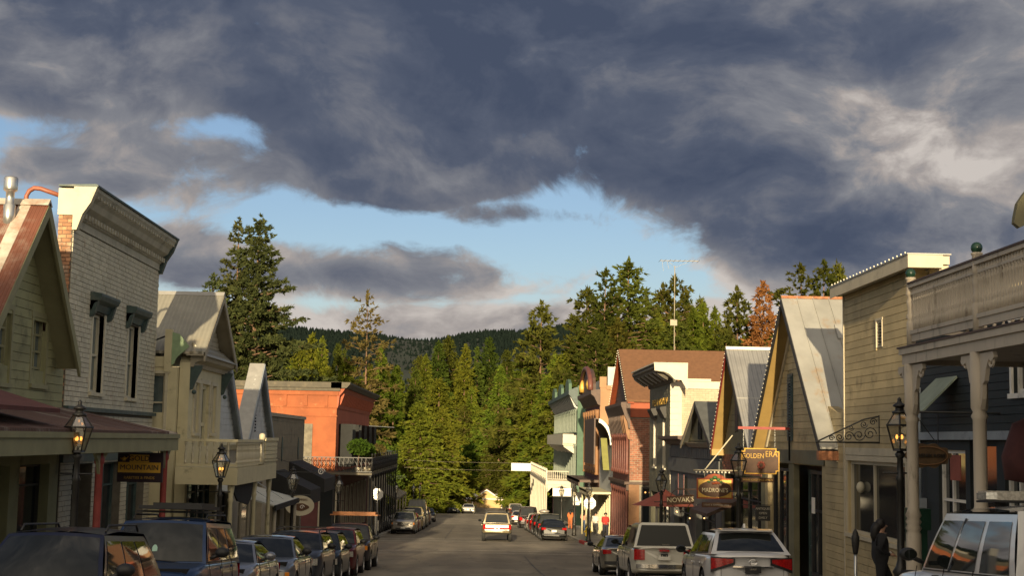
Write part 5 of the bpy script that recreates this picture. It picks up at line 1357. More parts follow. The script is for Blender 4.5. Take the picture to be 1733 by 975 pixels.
for (y, z) in ((yA, zA), (yB, zB)):
    rake(b8, 1, 9.0, yR, zR - .05, y, z - .05, .22, .06, M_bdark, d=.02)
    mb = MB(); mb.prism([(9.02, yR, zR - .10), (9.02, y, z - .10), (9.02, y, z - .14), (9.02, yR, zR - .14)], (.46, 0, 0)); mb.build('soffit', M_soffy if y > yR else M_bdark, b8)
    rake(b8, 1, 9.42, yR, zR - .16, y, z - .16, .22, .06, M_beiget, name='inner_rake')
bulbs(b8, [(8.96, yR + (yB - yR) * t, zR + (zB - zR) * t - .15) for t in np.linspace(.02, .98, 34)], .015)
mb = MB(); mb.box(8.95, 9.5, yA - .05, yA + .2, zA - .34, zA - .10); mb.build('eave_block', M_ridge, b8)
mb = MB(); mb.box(9.0, 9.5, yB - .25, yB + .02, zB - .30, zB - .10); mb.build('eave_block', M_soffy, b8)
mb = MB(); mb.box(XR - .06, XR - .02, 38.2, 46.2, -.52, -.12); mb.build('fascia', M_pgreen, b8)
# dark entry
mb = MB(); mb.box(XR + .9, XR + 1.0, 38.6, 45.9, -4.7, -.5); mb.build('entry_wall', M_bdark, b8)
win(b8, 1, XR + .1, 38.9, 40.5, -3.7, -.7, M_bdark, M_glass, fw=.1, rec=.1, bars=(.62,), mull=(.5,), sill=False, name='shop_window')
d8 = win(b8, 1, XR + .3, 40.7, 41.7, -4.2, -.7, M_dgreen, M_glass, fw=.13, rec=.1, bars=(.35, .72), sill=False, name='door')
mb = MB(); mb.box(XR - .02, XR + .15, 42.0, 42.7, -4.4, -.52); mb.build('pilaster', M_olive, b8)
win(b8, 1, XR + .1, 42.9, 45.7, -3.9, -.7, M_bdark, M_glass, fw=.1, rec=.1, mull=(.33, .66), sill=False, name='shop_window')
mb = MB(); mb.box(XR + .0, XR + .02, 39.5, 39.85, -1.9, -1.45); mb.build('paper_notice', M_white, b8)

# ---- R7 darker gabled shop
b7r = thing('gabled_shop', 'olive gabled shop with dark red rake and smooth pale corrugated roof', 'building', (13, 50, base_z(1, 50)))
yA, zA, yR, zR, yB, zB = 46.6, -.25, 51.0, 3.56, 54.3, -.10
mb = MB(); mb.prism([(XR, 46.7, -.3), (XR, 54.5, -.3), (XR, 54.3, 0), (XR, yR, zR - .3), (XR, 46.8, -.1)], (.3, 0, 0)); wallX(mb, 1, XR, 46.35, 54.6, -5.4, -.3, [(47, 54, -5, -1.1)], .3); mb.box(XR + .3, 22, 54.3, 54.6, -5.4, -.2); mb.build('wall', M_olive, b7r)
boards(b7r, 1, XR, 47, 54, -.2, 3.2, .22, M_olive, [(51.0, 51.6, .5, 2.0)], clip=lambda z: (yA + .4 + (z - zA) * 1.15, yB - .3 - (z - zB) * .9))
sh = MB(); sh.box(XR - .05, XR - .02, 51.0, 51.6, .5, 2.0); sh.build('shutter', M_bdark, b7r)
gable_roof(b7r, 1, 9.0, 22, yA, zA, yR, zR, yB, zB, .07, M_corrg)
mb = MB(); mb.prism([(9.0, yR - .12, zR - .07), (9.0, yR, zR + .05), (9.0, yR + .12, zR - .07)], (13, 0, 0)); mb.build('ridge_cap', M_white, b7r)
mb = MB(); mb.prism([(9.0, yR - 2.2, zR - 1.92), (9.0, yR - 2.23, zR - 1.95), (22, yR - 2.23, zR - 1.95), (22, yR - 2.2, zR - 1.92)], (0, 0, .025)); mb.build('lap_joint', M_palecap, b7r)
for (y, z, c) in ((yA, zA, M_bdark), (yB, zB, M_bred)):
    rake(b7r, 1, 9.0, yR, zR - .06, y, z - .06, .20, .06, c, d=.02)
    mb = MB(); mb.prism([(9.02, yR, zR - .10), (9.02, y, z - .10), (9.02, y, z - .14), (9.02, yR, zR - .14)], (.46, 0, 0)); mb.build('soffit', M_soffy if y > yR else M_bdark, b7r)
bulbs(b7r, [(8.97, yR + (yB - yR) * t, zR + (zB - zR) * t - .15) for t in np.linspace(.02, .98, 26)], .016)
mb = MB(); mb.box(9.0, 9.5, yB - .3, yB + .02, zB - .32, zB - .08); mb.build('eave_block', M_soffy, b7r)
storefront(b7r, 1, XR, 47, 54, -5, -1.1, M_bdark, 4, rec=.3)
bricks_x(b7r, 1, XR, 46.9, 54.4, -1.05, -.35, .10, .26, M_dbrick, limit=220)

# ---- R6 small dark shop with little gothic gable
b6r = thing('small_gabled_shop', 'small slate-coloured shop with a little gable and pointed window', 'building', (13, 62, base_z(1, 62)))
mb = MB(); wallX(mb, 1, XR, 54.65, 69.35, -6, .1, [(56, 61, -5.6, -2.6), (63, 68, -5.6, -2.6)], .3); mb.box(XR + .3, 22, 54.7, 69.3, -.4, -.2); mb.build('wall', M_grey, b6r)
mb = MB(); mb.prism([(XR - .2, 54.8, .1), (XR - .2, 62.2, .1), (XR - .2, 58.5, 1.72)], (.3, 0, 0)); mb.build('gable_wall', M_olive, b6r)
boards(b6r, 1, XR - .2, 55, 62, .14, 1.5, .16, M_olive, [(58.0, 58.9, .1, 1.2)], clip=lambda z: (55.2 + (z - .1) * 2.2, 61.8 - (z - .1) * 2.2))
gable_roof(b6r, 1, 9.0, 12.5, 54.5, .02, 58.5, 1.80, 62.5, .02, .06, M_grey)
for y in (54.5, 62.5): rake(b6r, 1, 9.0, 58.5, 1.76, y, -.02, .18, .05, M_tan2 if y > 60 else M_bdark, d=.02)
mb = MB(); mb.prism([(XR - .26, 58.45 + dy, z) for dy, z in [(-.3, .2), (.3, .2), (.3, .8), (.18, 1.0), (0, 1.15), (-.18, 1.0), (-.3, .8)]], (.04, 0, 0)); wn = mb.build('pointed_window', M_glassold, b6r)
mb = MB(); mb.tube([(XR - .27, 58.45 + dy, z) for dy, z in [(-.32, .2), (-.32, .8), (-.2, 1.02), (0, 1.2), (.2, 1.02), (.32, .8), (.32, .2)]], .04, 4); mb.tube([(XR - .27, 58.45, .2), (XR - .27, 58.45, 1.15)], .025, 4); mb.build('casing', M_bdark, wn)
# low lit lean-to roof beyond the little gable and the boxed cornice
mb = MB(); mb.prism([(9.9, 62.4, .12), (9.9, 69.3, .12), (9.9, 69.3, .3), (11.3, 69.3, 1.5), (11.3, 62.4, 1.5), (9.9, 62.4, .3)][:2] + [(11.4, 69.3, 1.35), (11.4, 62.4, 1.35)], (0, 0, .08)); mb.build('lean_to_roof', M_ridge, b6r)
cornice(b6r, 1, XR, 62.5, 69.5, [(0, -.05), (.2, -.02), (.3, .12), (.62, .22), (.62, .36), (-.4, .36)], M_brn)
cornice(b6r, 1, XR, 54.7, 62.5, [(0, -.15), (.12, -.15), (.3, .0), (.36, .06), (0, .1)], M_tan2)
for i in range(30):
    mb = MB(); y = 54.8 + i * .49; mb.box(XR - .06, XR - .001, y, y + .4, -.62, -.2); mb.build('shingle', M_grey, b6r)
mb = MB(); mb.box(XR - .12, XR - .06, 54.7, 69.3, -1.3, -.66); mb.build('fascia', M_grey, b6r)
mb = MB(); mb.box(XR - .15, XR - .12, 63.8, 65.6, -2.3, -1.45); sw = mb.build('notice_board', M_grey, b6r)
mb = MB(); mb.box(XR - .16, XR - .151, 63.7, 63.85, -2.35, -1.4); mb.box(XR - .16, XR - .151, 65.5, 65.65, -2.35, -1.4); mb.build('pink_edge', mat('dusty_pink', (0.42, 0.17, 0.15), .7, .1), sw)
storefront(b6r, 1, XR, 56, 61, -5.6, -2.6, M_bdark, 3, rec=.3); storefront(b6r, 1, XR, 63, 68, -5.6, -2.6, M_bdark, 3, rec=.3)
aw = MB(); aw.hexa([(9.4, 50.2, -2.1), (8.2, 50.2, -2.6), (8.2, 54.2, -2.6), (9.4, 54.2, -2.1), (9.4, 50.2, -1.95), (8.2, 50.2, -2.48), (8.2, 54.2, -2.48), (9.4, 54.2, -1.95)])
props(aw.build('awning', M_brn), 'dark brown sloping awning under the hanging sign with a tree', 'awning')

mb = MB()
for i in range(4): mb.ball((9.2 - .2 * (i % 3), 57 + i * 2.6, -3.0 - .15 * (i % 2)), .032, 5)
mb.build('awning_lights', mat('warm_shop_bulb', (.9, .6, .3), .4, 0, emit=(1, .5, .18), es=2.0), b6r, kind='stuff')
# ---- R5 grey-green building with white painted side wall
b5r = thing('painted_brick_building', 'grey-green building with jutting bracketed cornice, gold letters and ivory painted side wall', 'building', (13, 73.5, base_z(1, 73)))
y0, y1 = 69.4, 77.95
hl = [(74.9, 76.1, -1.25, 1.25), (71.2, 72.3, -1.25, 1.25)]
mb = MB(); wallX(mb, 1, XR, y0 + .02, y1, -6.8, 3.7, hl + [(70, 77.2, -6.5, -2.6)], .33); mb.box(XR + .33, 20, y1 - .3, y1, -6.8, 3.2); mb.box(XR + .33, 20, y0 + .35, y1 - .3, 2.3, 2.5); mb.build('wall', M_pgreen, b5r)
bricks_x(b5r, 1, XR, y0 + .02, y1, -2.4, 3.0, .14, .42, M_pgreen, [(h[0] - .02, h[1] + .02, h[2], h[3] + .02) for h in hl], limit=200, th=.012)
mb = MB(); mb.box(XR, 13.5, y0, y0 + .34, -6.6, 3.05); mb.build('side_wall', M_mort2, b5r)
bricks_y(b5r, y0, XR + .55, 13.5, .2, 2.72, .11, .30, M_ivory)
mb = MB(); mb.box(XR - .02, XR + .55, y0 - .05, y0 - .001, -2, 3.1)
mb.build('corner_pilaster', M_hotel, b5r)
for i in range(16):
    mb = MB(); z = -1.8 + i * .3; mb.box(XR - .04, XR + (.5 if i % 2 else .36), y0 - .085, y0 - .051, z, z + .27); mb.build('quoin', M_hotel, b5r)
mb = MB(); mb.box(XR + .56, 13.6, y0 - .06, y0 + .4, 2.75, 3.12); mb.box(XR + .5, XR + 2.0, y0 - .1, y0 + .45, 3.125, 3.25); mb.build('coping', M_hotel, b5r)
prof = [(0, 3.0), (.06, 3.0), (.12, 3.18), (.30, 3.3), (.55, 3.46), (.90, 3.52), (.92, 3.62), (1.0, 3.70), (1.0, 3.84), (-.5, 3.84)]
c_ = cornice(b5r, 1, XR, 67.9, y1 + .15, prof, M_cap)
mb = MB(); mb.prism([(XR - d, 67.84, z) for d, z in [(-.6, 2.6), (-.3, 3.1), (.02, 3.12), (.3, 3.4), (.55, 3.5), (1.02, 3.55), (1.04, 3.88), (-.62, 3.88)]], (0, .06, 0)); mb.build('cornice_end', M_hotel, b5r)
mb = MB(); mb.box(XR - 1.06, XR + .62, 67.82, y1 + .2, 3.885, 3.95); mb.build('cornice_cap', M_hotel, b5r)
for i in range(12):
    y = 68.3 + i * .85; mb = MB(); mb.prism([(XR - d, y, z) for d, z in [(.3, 3.1), (.5, 3.2), (.9, 3.48), (.9, 3.52), (.3, 3.52)]], (0, .2, 0)); mb.build('modillion', M_palecap if i % 2 else M_cap, b5r)
text('PENNSYLV', .50, M_gold, b5r, (XR - .05, 73.4, 2.15), (PI / 2, 0, -PI / 2), ext=.012, sx_=2.6)
for h in hl:
    wn = win(b5r, 1, XR, *h, M_hotel, M_glass, fw=.1, rec=.2, bars=(.5,))
    mb = MB(); mb.prism([(XR - d, h[0] - .25, z) for d, z in [(0, 1.3), (.1, 1.3), (.34, 1.75), (.34, 1.85), (0, 1.9)]], (0, h[1] - h[0] + .5, 0)); mb.build('window_hood', M_bdark, wn)
    mb = MB(); mb.box(XR - .02, XR + .33, h[1] - .06, h[1] + .001, h[2], h[3]); mb.build('reveal', M_hotel, wn)
storefront(b5r, 1, XR, 70, 77.2, -6.5, -2.6, M_bdark, 4, rec=.3)

# ---- R4 red brick gabled building
b4r = thing('brick_gabled_building', 'red brick building with big brown shingle roof and orange band beyond the side street', 'building', (15, 93.6, base_z(1, 93)))
y0, y1 = 88.3, 99.3
yR, zR = 93.7, 6.3
mb = MB(); mb.box(XR, 22, y0, y0 + .35, -6.9, 1.6); mb.build('side_wall', M_mort2, b4r)
bricks_y(b4r, y0, XR, 13.2, -2.35, 1.55, .13, .34, M_dbrick, joint=.025, th=.03)
mb = MB(); wallX(mb, 1, XR, y0 + .35, y1, -7.4, 2.7, [], .35); mb.prism([(XR + .1, y0, 2.5), (XR + .1, y1, 2.5), (XR + .1, yR, zR - .4)], (.3, 0, 0)); mb.box(XR + .35, 22, y1 - .3, y1, -7.4, 2.6); mb.build('street_wall', M_dbrick, b4r)
mb = MB(); mb.box(XR - .04, 22, y0 - .12, y0 - .001, 1.62, 2.72); mb.build('orange_band', M_oband, b4r)
for i in range(8):
    x = XR + .1 + i * 1.0; mb = MB(); mb.box(x, x + .06, y0 - .15, y0 - .121, 1.62, 2.72); mb.build('batten', M_oband, b4r)
gable_roof(b4r, 1, XR - .25, 24, y0 - .35, 2.72, yR, zR, y1 + .4, 2.72, .14, M_shingle)
for (y, c) in ((y0 - .35, M_brn), (y1 + .4, M_oband)):
    rake(b4r, 1, XR - .25, yR, zR - .12, y, 2.60, .30, .08, c, d=.02)
    mb = MB(); mb.prism([(XR - .25, yR, zR - .15), (XR - .25, y, 2.56), (XR - .25, y, 2.5), (XR - .25, yR, zR - .21)], (.45, 0, 0)); mb.build('soffit', M_oband, b4r)
boards(b4r, 1, XR + .1, 0, 0, 2.6, 5.8, .28, M_brn, clip=lambda z: (y0 + (z - 2.5) * 1.5 + .1, y1 - (z - 2.5) * 1.5 - .1))
bulbs(b4r, [(XR - .3, yR + (yy - yR) * t, zR + (2.72 - zR) * t - .05) for yy in (y0 - .35, y1 + .4) for t in np.linspace(.02, .98, 22)], .035)
cornice(b4r, 1, XR, y0 - .2, y1 + .2, [(0, .9), (.1, .9), (.16, 1.3), (.36, 1.7), (.5, 2.1), (.6, 2.35), (.6, 2.55), (0, 2.6)], M_brn)
for i in range(12):
    y = y0 + .1 + i * .93; mb = MB(); mb.prism([(XR - d, y, z) for d, z in [(0, .2), (.1, .25), (.22, .6), (.4, 1.5), (.4, 1.75), (0, 1.75)]], (0, .24, 0)); mb.build('bracket', M_pil if i < 3 else M_brn, b4r)
for i in range(8):
    y = y0 + .45 + i * 1.32
    mb = MB(); mb.lathe((XR - .12, y, -2.0), [(.16, 0), (.16, .25), (.11, .32), (.10, 2.3), (.15, 2.4), (.15, 2.6)], 10); mb.build('column', M_mcol, b4r)
    if i < 7:
        mb = MB(); mb.box(XR - .02, XR - .001, y + .3, y + 1.05, -1.7, .7); wn = mb.build('window', M_glass, b4r)
        mb = MB()
        for a, c, e, f in ((y + .2, y + .3, -1.8, .8), (y + 1.05, y + 1.15, -1.8, .8), (y + .3, y + 1.05, .7, .8), (y + .3, y + 1.05, -1.8, -1.7)): mb.box(XR - .07, XR - .001, a, c, e, f)
        mb.build('frame', M_mcol, wn)
    mb = MB(); mb.lathe((XR - .12, y, -6.6), [(.18, 0), (.18, .5), (.11, .6), (.10, 3.4), (.16, 3.55), (.16, 3.75)], 10); mb.build('column', M_mcol, b4r)
mb = MB(); fbox(mb, 1, XR, .0, .32, y0, y1, -2.65, -2.45); fbox(mb, 1, XR, .0, .2, y0, y1, -3.0, -2.65); mb.box(XR - .3, 13, y0 - .14, y0 - .001, -2.62, -2.45); mb.build('band_course', M_brn, b4r)
mb = MB(); mb.box(XR - .05, XR + .62, y0 - .10, y0 - .001, -6.6, -2.63)
mb.build('corner_pilaster', M_pil, b4r)
for z0_, z1_ in ((-6.2, -4.9), (-4.7, -2.95)):
    mb = MB(); mb.box(XR + .06, XR + .5, y0 - .125, y0 - .101, z0_, z1_); mb.build('pilaster_panel', M_pil, b4r)
win(b4r, 1, y0 - .02, XR + .75, 12.6, -6.2, -2.75, M_bdark, M_glass, fw=.12, rec=-.04, mull=(.33, .66), axis='y', sill=False, name='shop_window')
mb = MB()
for i in range(5): mb.ball((XR + 1.0 + i * .28, y0 - .12, -3.1), .05, 5)
props(mb.build('lamp_string', mat('lit_bulb', (.9, .5, .2), .4, 0, emit=(1, .42, .12), es=1.6), b4r), kind='stuff')

# ---- R3 apricot building with arched pediment
b3r = thing('arched_front_building', 'apricot building with rounded brown arched pediment on top', 'building', (15, 117, base_z(1, 117)))
y0, y1 = 110.6, 125.6
mb = MB(); mb.box(XR, 22, y0, y0 + .35, -7.8, 4.35); mb.build('side_wall', M_pink, b3r)
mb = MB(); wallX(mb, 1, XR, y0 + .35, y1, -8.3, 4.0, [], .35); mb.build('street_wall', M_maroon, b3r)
mb = MB(); mb.box(XR + .6, XR + 3.2, y0 + .05, y0 + .5, 4.35, 6.0); mb.box(XR + .9, 16, y0 + .6, y1, 4.0, 5.4); mb.build('roof_block', M_palecap, b3r)
mb = MB(); mb.box(XR - .05, XR + .5, y0 - .05, y0 + .45, 4.35, 5.2); mb.box(XR + .5, XR + 2.0, y0 - .12, y0 + .2, 4.2, 4.5); mb.build('chimney_block', M_pink, b3r)
cornice(b3r, 1, XR, y0 - .3, y1 + .2, [(0, 2.9), (.2, 3.0), (.5, 3.6), (.75, 3.8), (.75, 4.1), (0, 4.2)], M_brn)
mb = MB()
prof_ = [(y0 + 2.2 + 5.2 * (1 - math.cos(PI * i / 12)), 4.2 + 2.0 * math.sin(PI * i / 12)) for i in range(13)]
mb.prism([(XR - .5, y, z) for y, z in prof_], (.35, 0, 0)); mb.build('arched_pediment', M_brn, b3r)
mb = MB(); mb.tube([(XR - .6, y, z) for y, z in prof_], .22, 6); mb.build('arch_moulding', M_mcol, b3r)
mb = MB(); mb.lathe((XR - .62, y0 + 3.2, 4.3), [(.22, 0), (.3, .4), (.18, .8), (.05, 1.1)], 8); mb.lathe((XR - .62, y0 + 11.2, 4.3), [(.22, 0), (.3, .4), (.18, .8), (.05, 1.1)], 8); mb.build('finial', M_gold, b3r)
for i in range(6):
    y = y0 + .9 + i * 2.5; mb = MB(); mb.lathe((XR - .14, y, -2.6), [(.22, 0), (.15, .2), (.14, 4.6), (.25, 4.9), (.25, 5.2)], 8); mb.build('column', M_pil, b3r)
    if i < 5:
        mb = MB(); mb.box(XR - .03, XR - .001, y + .7, y + 1.9, -2.0, 1.8); wn = mb.build('window', M_glass, b3r)
        mb = MB(); mb.box(XR - .25, XR - .031, y + .5, y + 2.1, 1.85, 2.2); mb.build('hood', M_pil, wn)
        mb = MB(); mb.box(XR - .25, XR - .031, y + .5, y + 2.1, -2.3, -2.05); mb.build('sill', M_pil, wn)
for y in np.arange(y0 + .6, y1 - 2, 3.5): win(b3r, 1, XR - .04, y, y + 2.6, -7.6, -4.0, M_tan, M_glass, fw=.15, rec=-.06, mull=(.5,), sill=False, name='shop_window')
mb = MB(); mb.box(7.9, XR, y0 + .5, y1, -3.2, -3.0); mb.box(7.9, 8.0, y0 + .5, y1, -3.5, -2.98); mb.build('canopy', M_brn, b3r)

# ---- low grey shop between R4 and R3 with curved white canopy front
bm_ = thing('low_shop', 'low grey shop with a curved white canopy end between the brick and apricot buildings', 'building', (12.5, 105, base_z(1, 105)))
mb = MB(); wallX(mb, 1, XR, 99.75, 110.5, -7.6, 1.3, [], .3); mb.box(XR + .3, 20, 99.75, 100.0, -7.6, 1.2); mb.box(XR + .3, 20, 100, 110.5, .6, .8); mb.build('wall', M_gwhite, bm_)
for i in range(8):
    a0, a1 = PI / 2 * i / 8, PI / 2 * (i + 1) / 8
    P0 = (8.3 + 1.2 * math.sin(a0), -.2 + 1.9 * math.cos(a0)); P1 = (8.3 + 1.2 * math.sin(a1), -.2 + 1.9 * math.cos(a1))
    mb = MB(); mb.hexa([(P0[0], 100.2, P0[1] - .04), (P1[0], 100.2, P1[1] - .04), (P1[0], 109.5, P1[1] - .04), (P0[0], 109.5, P0[1] - .04), (P0[0], 100.2, P0[1] + .04), (P1[0], 100.2, P1[1] + .04), (P1[0], 109.5, P1[1] + .04), (P0[0], 109.5, P0[1] + .04)]); mb.build('canopy_strip', M_brn, bm_)
mb = MB(); q = [(8.3 + 1.25 * math.sin(PI / 2 * i / 8), 100.0, -.2 + 1.93 * math.cos(PI / 2 * i / 8)) for i in range(1, 9)] + [(8.3 + 1.05 * math.sin(PI / 2 * i / 8), 100.0, -.2 + 1.65 * math.cos(PI / 2 * i / 8)) for i in range(8, 0, -1)]
mb.prism(q, (0, .15, 0)); mb.build('canopy_end', M_white, bm_)
mb = MB(); mb.box(8.2, 8.3, 100.2, 109.5, -1.6, 1.7); mb.build('side_panel', M_brn, bm_)
mb = MB(); mb.hexa([(8.95, 101, -2.0), (9.4, 101, -2.0), (9.4, 101.15, -2.0), (8.95, 101.15, -2.0), (8.75, 101, .3), (9.2, 101, .3), (9.2, 101.15, .3), (8.75, 101.15, .3)]); mb.build('olive_banner', mat('olive_banner', (0.20, 0.20, 0.055), .8, .1), bm_)
for y in (100.5, 104.3, 107.6): win(bm_, 1, XR - .04, y, y + 2.4, -7.3, -3.8, M_tan, M_glass, fw=.15, rec=-.06, mull=(.5,), sill=False, name='shop_window')
mb = MB(); mb.box(XR - 1.6, XR - .02, 100, 110.4, -3.7, -3.55); mb.box(XR - 1.6, XR - 1.5, 100, 110.4, -3.9, -3.5); mb.build('canopy_board', M_tan, bm_)
for y in (100.4, 104, 108):
    z = gz(8, y); mb = MB(); mb.tube([(XR - 1.5, y, z), (XR - 1.5, y, -3.7)], .07, 6); mb.build('canopy_post', M_tan, bm_)

# ---- R2 green building with cream balcony bay
b2r = thing('green_building', 'sage green three-bay building with bracketed parapet and a cream balcony', 'building', (15, 156, base_z(1, 156)))
y0, y1 = 136.2, 177
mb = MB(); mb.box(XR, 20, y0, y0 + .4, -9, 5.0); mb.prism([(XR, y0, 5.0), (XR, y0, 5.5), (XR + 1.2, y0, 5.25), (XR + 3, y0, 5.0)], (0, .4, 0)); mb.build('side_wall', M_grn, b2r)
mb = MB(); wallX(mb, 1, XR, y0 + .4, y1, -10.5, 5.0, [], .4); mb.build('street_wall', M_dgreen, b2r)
cornice(b2r, 1, XR, y0 - .3, y1, [(0, 3.5), (.2, 3.6), (.7, 4.4), (.9, 4.6), (.9, 5.0), (.2, 5.3), (0, 5.3)], M_dgreen)
for i in range(3):
    y = y0 + 3 + i * 13; mb = MB(); mb.prism([(XR - .7, y, 5.1), (XR - .7, y + 6, 5.1), (XR - .7, y + 6, 5.8), (XR - .7, y + 4, 6.3), (XR - .7, y + 2, 6.3), (XR - .7, y, 5.8)], (.3, 0, 0)); mb.build('parapet_crest', M_grn, b2r)
for i in range(16):
    y = y0 + .3 + i * 2.5; mb = MB(); mb.prism([(XR - d, y, z) for d, z in [(0, 3.2), (.3, 3.4), (.8, 4.5), (0, 4.5)]], (0, .5, 0)); mb.build('bracket', M_palecap, b2r)
    mb = MB(); mb.lathe((XR - .16, y, .9), [(.2, 0), (.11, .2), (.11, 2.1), (.22, 2.3)], 8); mb.build('pilaster', M_grnt, b2r)
    mb = MB(); mb.lathe((XR - .16, y, -3.6), [(.2, 0), (.11, .2), (.11, 3.1), (.22, 3.4)], 8); mb.build('pilaster', M_grnt, b2r)
    if i < 15:
        mb = MB(); mb.box(XR - .03, XR - .001, y + .7, y + 2.0, -3.2, -.6); mb.build('window', M_glass, b2r)
        mb = MB(); mb.box(XR - .03, XR - .001, y + .7, y + 2.0, 1.2, 3.0); mb.build('window', M_glass, b2r)
bb = thing('bay_balcony', 'cream panelled balcony projecting from the sage green building', 'balcony', (8.8, 150, -.3))
mb = MB(); mb.box(8.2, XR, 138, 170, -.35, -.2); mb.build('floor', M_hotel, bb)
for i in range(8):
    mb = MB(); mb.box(8.2, 8.35, 138 + i * 4, 141.95 + i * 4, -.2, .75); mb.build('panel', M_hotel, bb)
    mb = MB(); mb.prism([(XR - d, 138.2 + i * 4, z) for d, z in [(0, -1.3), (.3, -1.1), (1.2, -.5), (1.2, -.36), (0, -.36)]], (0, .5, 0)); mb.build('bracket', M_hotel, bb)
mb = MB(); mb.box(8.2, XR, 137.85, 138.0, -.2, .75); mb.build('end_panel', M_hotel, bb)

# ---- R1 white hotel balcony over the pavement
hb = thing('hotel_balcony', 'long white balustraded balcony on white posts in the sun beyond the green building', 'balcony', (8.5, 165, -4))
dz = -4.05; ye = 188
mb = MB(); mb.box(6.95, 10.0, 145, ye, dz - .12, dz); mb.box(6.9, 7.0, 145, ye, dz - .42, dz - .121); mb.box(7.0, 10.0, 144.95, 145.08, dz - .42, dz - .121); mb.build('deck', M_hotel, hb)
mb = MB(); mb.box(6.92, 7.04, 145, ye, dz + .92, dz + 1.0); mb.box(6.94, 7.02, 145, ye, dz + .1, dz + .17); mb.box(7.04, 10, 145, 145.1, dz + .92, dz + 1.0); mb.box(7.04, 10, 145, 145.1, dz + .1, dz + .17); mb.build('rail', M_hotel, hb)
spindles(hb, [(6.98, 145.3 + i * .60) for i in range(71)], lambda x, y: dz + .15, .78, .045, M_hotel, n=5)
spindles(hb, [(7.25 + i * .22, 145.05) for i in range(13)], lambda x, y: dz + .15, .78, .055, M_hotel, n=6)
for i in range(12):
    y = min(145.1 + i * 3.9, ye); z = gz(7, y); mb = MB(); mb.lathe((6.99, y, z), [(.14, 0), (.14, .5), (.09, .6), (.09, dz - .9 - z), (.15, dz - .42 - z)], 8); mb.build('post', M_hotel, hb)
    mb = MB(); mb.box(6.9, 7.08, y - .09, y + .09, dz, dz + 1.15); mb.ball((6.99, y, dz + 1.2), .09, 5); mb.build('railing_post', M_hotel, hb)
    mb = MB(); mb.prism([(6.96, y + .1, dz - .42), (6.96, y + 1.2, dz - .42), (6.96, y + .6, dz - .6), (6.96, y + .1, dz - 1.3)], (.06, 0, 0)); mb.build('brace_or_shadow_bar', M_hotel, hb)
mb = MB(); mb.prism([(7.1, 145.02, dz - .42), (9.9, 145.02, dz - .42), (9.9, 145.02, dz - 1.2), (9.5, 145.02, dz - .75), (8.5, 145.02, dz - .6), (7.5, 145.02, dz - .75), (7.1, 145.02, dz - 1.2)], (0, .06, 0)); mb.build('arch_brace', M_hotel, hb)
hs = thing('hotel_building', 'shaded hotel ground floor behind the white balcony posts', 'building', (11, 165, base_z(1, 165)))
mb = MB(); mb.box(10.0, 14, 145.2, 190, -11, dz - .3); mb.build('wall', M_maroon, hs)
for i in range(6): win(hs, 1, 9.97, 147 + i * 7, 150 + i * 7, -9.4 - i * .2, -6.2, M_hotel, M_glass, fw=.2, rec=-.06, sill=False, name='window')
mb = MB(); mb.box(7.6, 9.6, 143.9, 144.0, -5.6, -4.75); props(mb.build('white_sign', M_white), 'cream shop sign under the near end of the white balcony', 'sign')
mb = MB(); mb.box(8.1, 8.8, 120.0, 120.1, -5.4, -4.3); props(mb.build('white_sign', M_white), 'small upright white sign on the pavement side below the green building', 'sign')
# street banner far down the road and its wires
bn = thing('street_banner', 'blank white banner hung on wires across the far street', 'banner', (5, 168, -3.6))
mb = MB(); mb.hexa([(3.85, 168, -3.6), (6.2, 168, -3.62), (6.2, 168.04, -3.62), (3.85, 168.04, -3.6), (3.85, 168, -2.68), (6.2, 168, -2.7), (6.2, 168.04, -2.7), (3.85, 168.04, -2.68)]); mb.build('cloth', M_white, bn)
for z in (-2.7, -3.6):
    mb = MB(); mb.tube([(-9, 168, z + .15), (-4, 168, z + .0), (3.85, 168, z)], .007, 4); mb.tube([(6.2, 168, z), (9.6, 168, z + .12)], .007, 4); mb.build('wire', M_tan2, bn)

# ---- yellow house at the end of the street
yh = thing('yellow_house', 'small sunlit yellow house with reddish gable roof at the end of the street', 'house', (1.6, 262, -12.5))
M_yell = mat('butter_yellow_siding', (0.528, 0.368, 0.160), .75, .06, 1)
mb = MB(); mb.box(-1.9, 4.9, 260, 268, -13.5, -10.75); mb.prism([(-.9, 259.9, -10.9), (3.9, 259.9, -10.9), (1.5, 259.9, -9.35)], (0, .3, 0)); mb.box(-5.5, -1.9, 262, 268, -13.5, -11.9); mb.build('wall', M_yell, yh)
for s, xe in ((-1, -1.3), (1, 4.3)):
    mb = MB(); mb.prism([(1.5, 259.5, -9.1), (xe, 259.5, -10.9), (xe, 259.5, -11.0), (1.5, 259.5, -9.22)], (0, 9, 0)); mb.build('roof_slope', M_shingle, yh)
    mb = MB(); mb.prism([(1.5, 259.4, -9.08), (xe, 259.4, -10.88), (xe, 259.4, -11.12), (1.5, 259.4, -9.32)], (0, .1, 0)); mb.build('bargeboard', M_white, yh)
mb = MB(); mb.hexa([(-2.6, 259.4, -10.95), (5.6, 259.4, -10.95), (5.2, 263, -10.2), (-2.2, 263, -10.2), (-2.6, 259.4, -10.8), (5.6, 259.4, -10.8), (5.2, 263, -10.05), (-2.2, 263, -10.05)]); mb.build('porch_roof', M_white, yh)
for x in (-2.3, -1.2, 4.2, 5.3):
    mb = MB(); mb.box(x, x + .18, 259.5, 259.68, -13.4, -10.96); mb.build('porch_post', M_white, yh)
mb = MB(); mb.prism([(-5.6, 261, -11.9), (-2, 261, -11.9), (-3.7, 261, -10.4)], (0, 8, 0)); mb.build('side_gable', M_yell, yh)

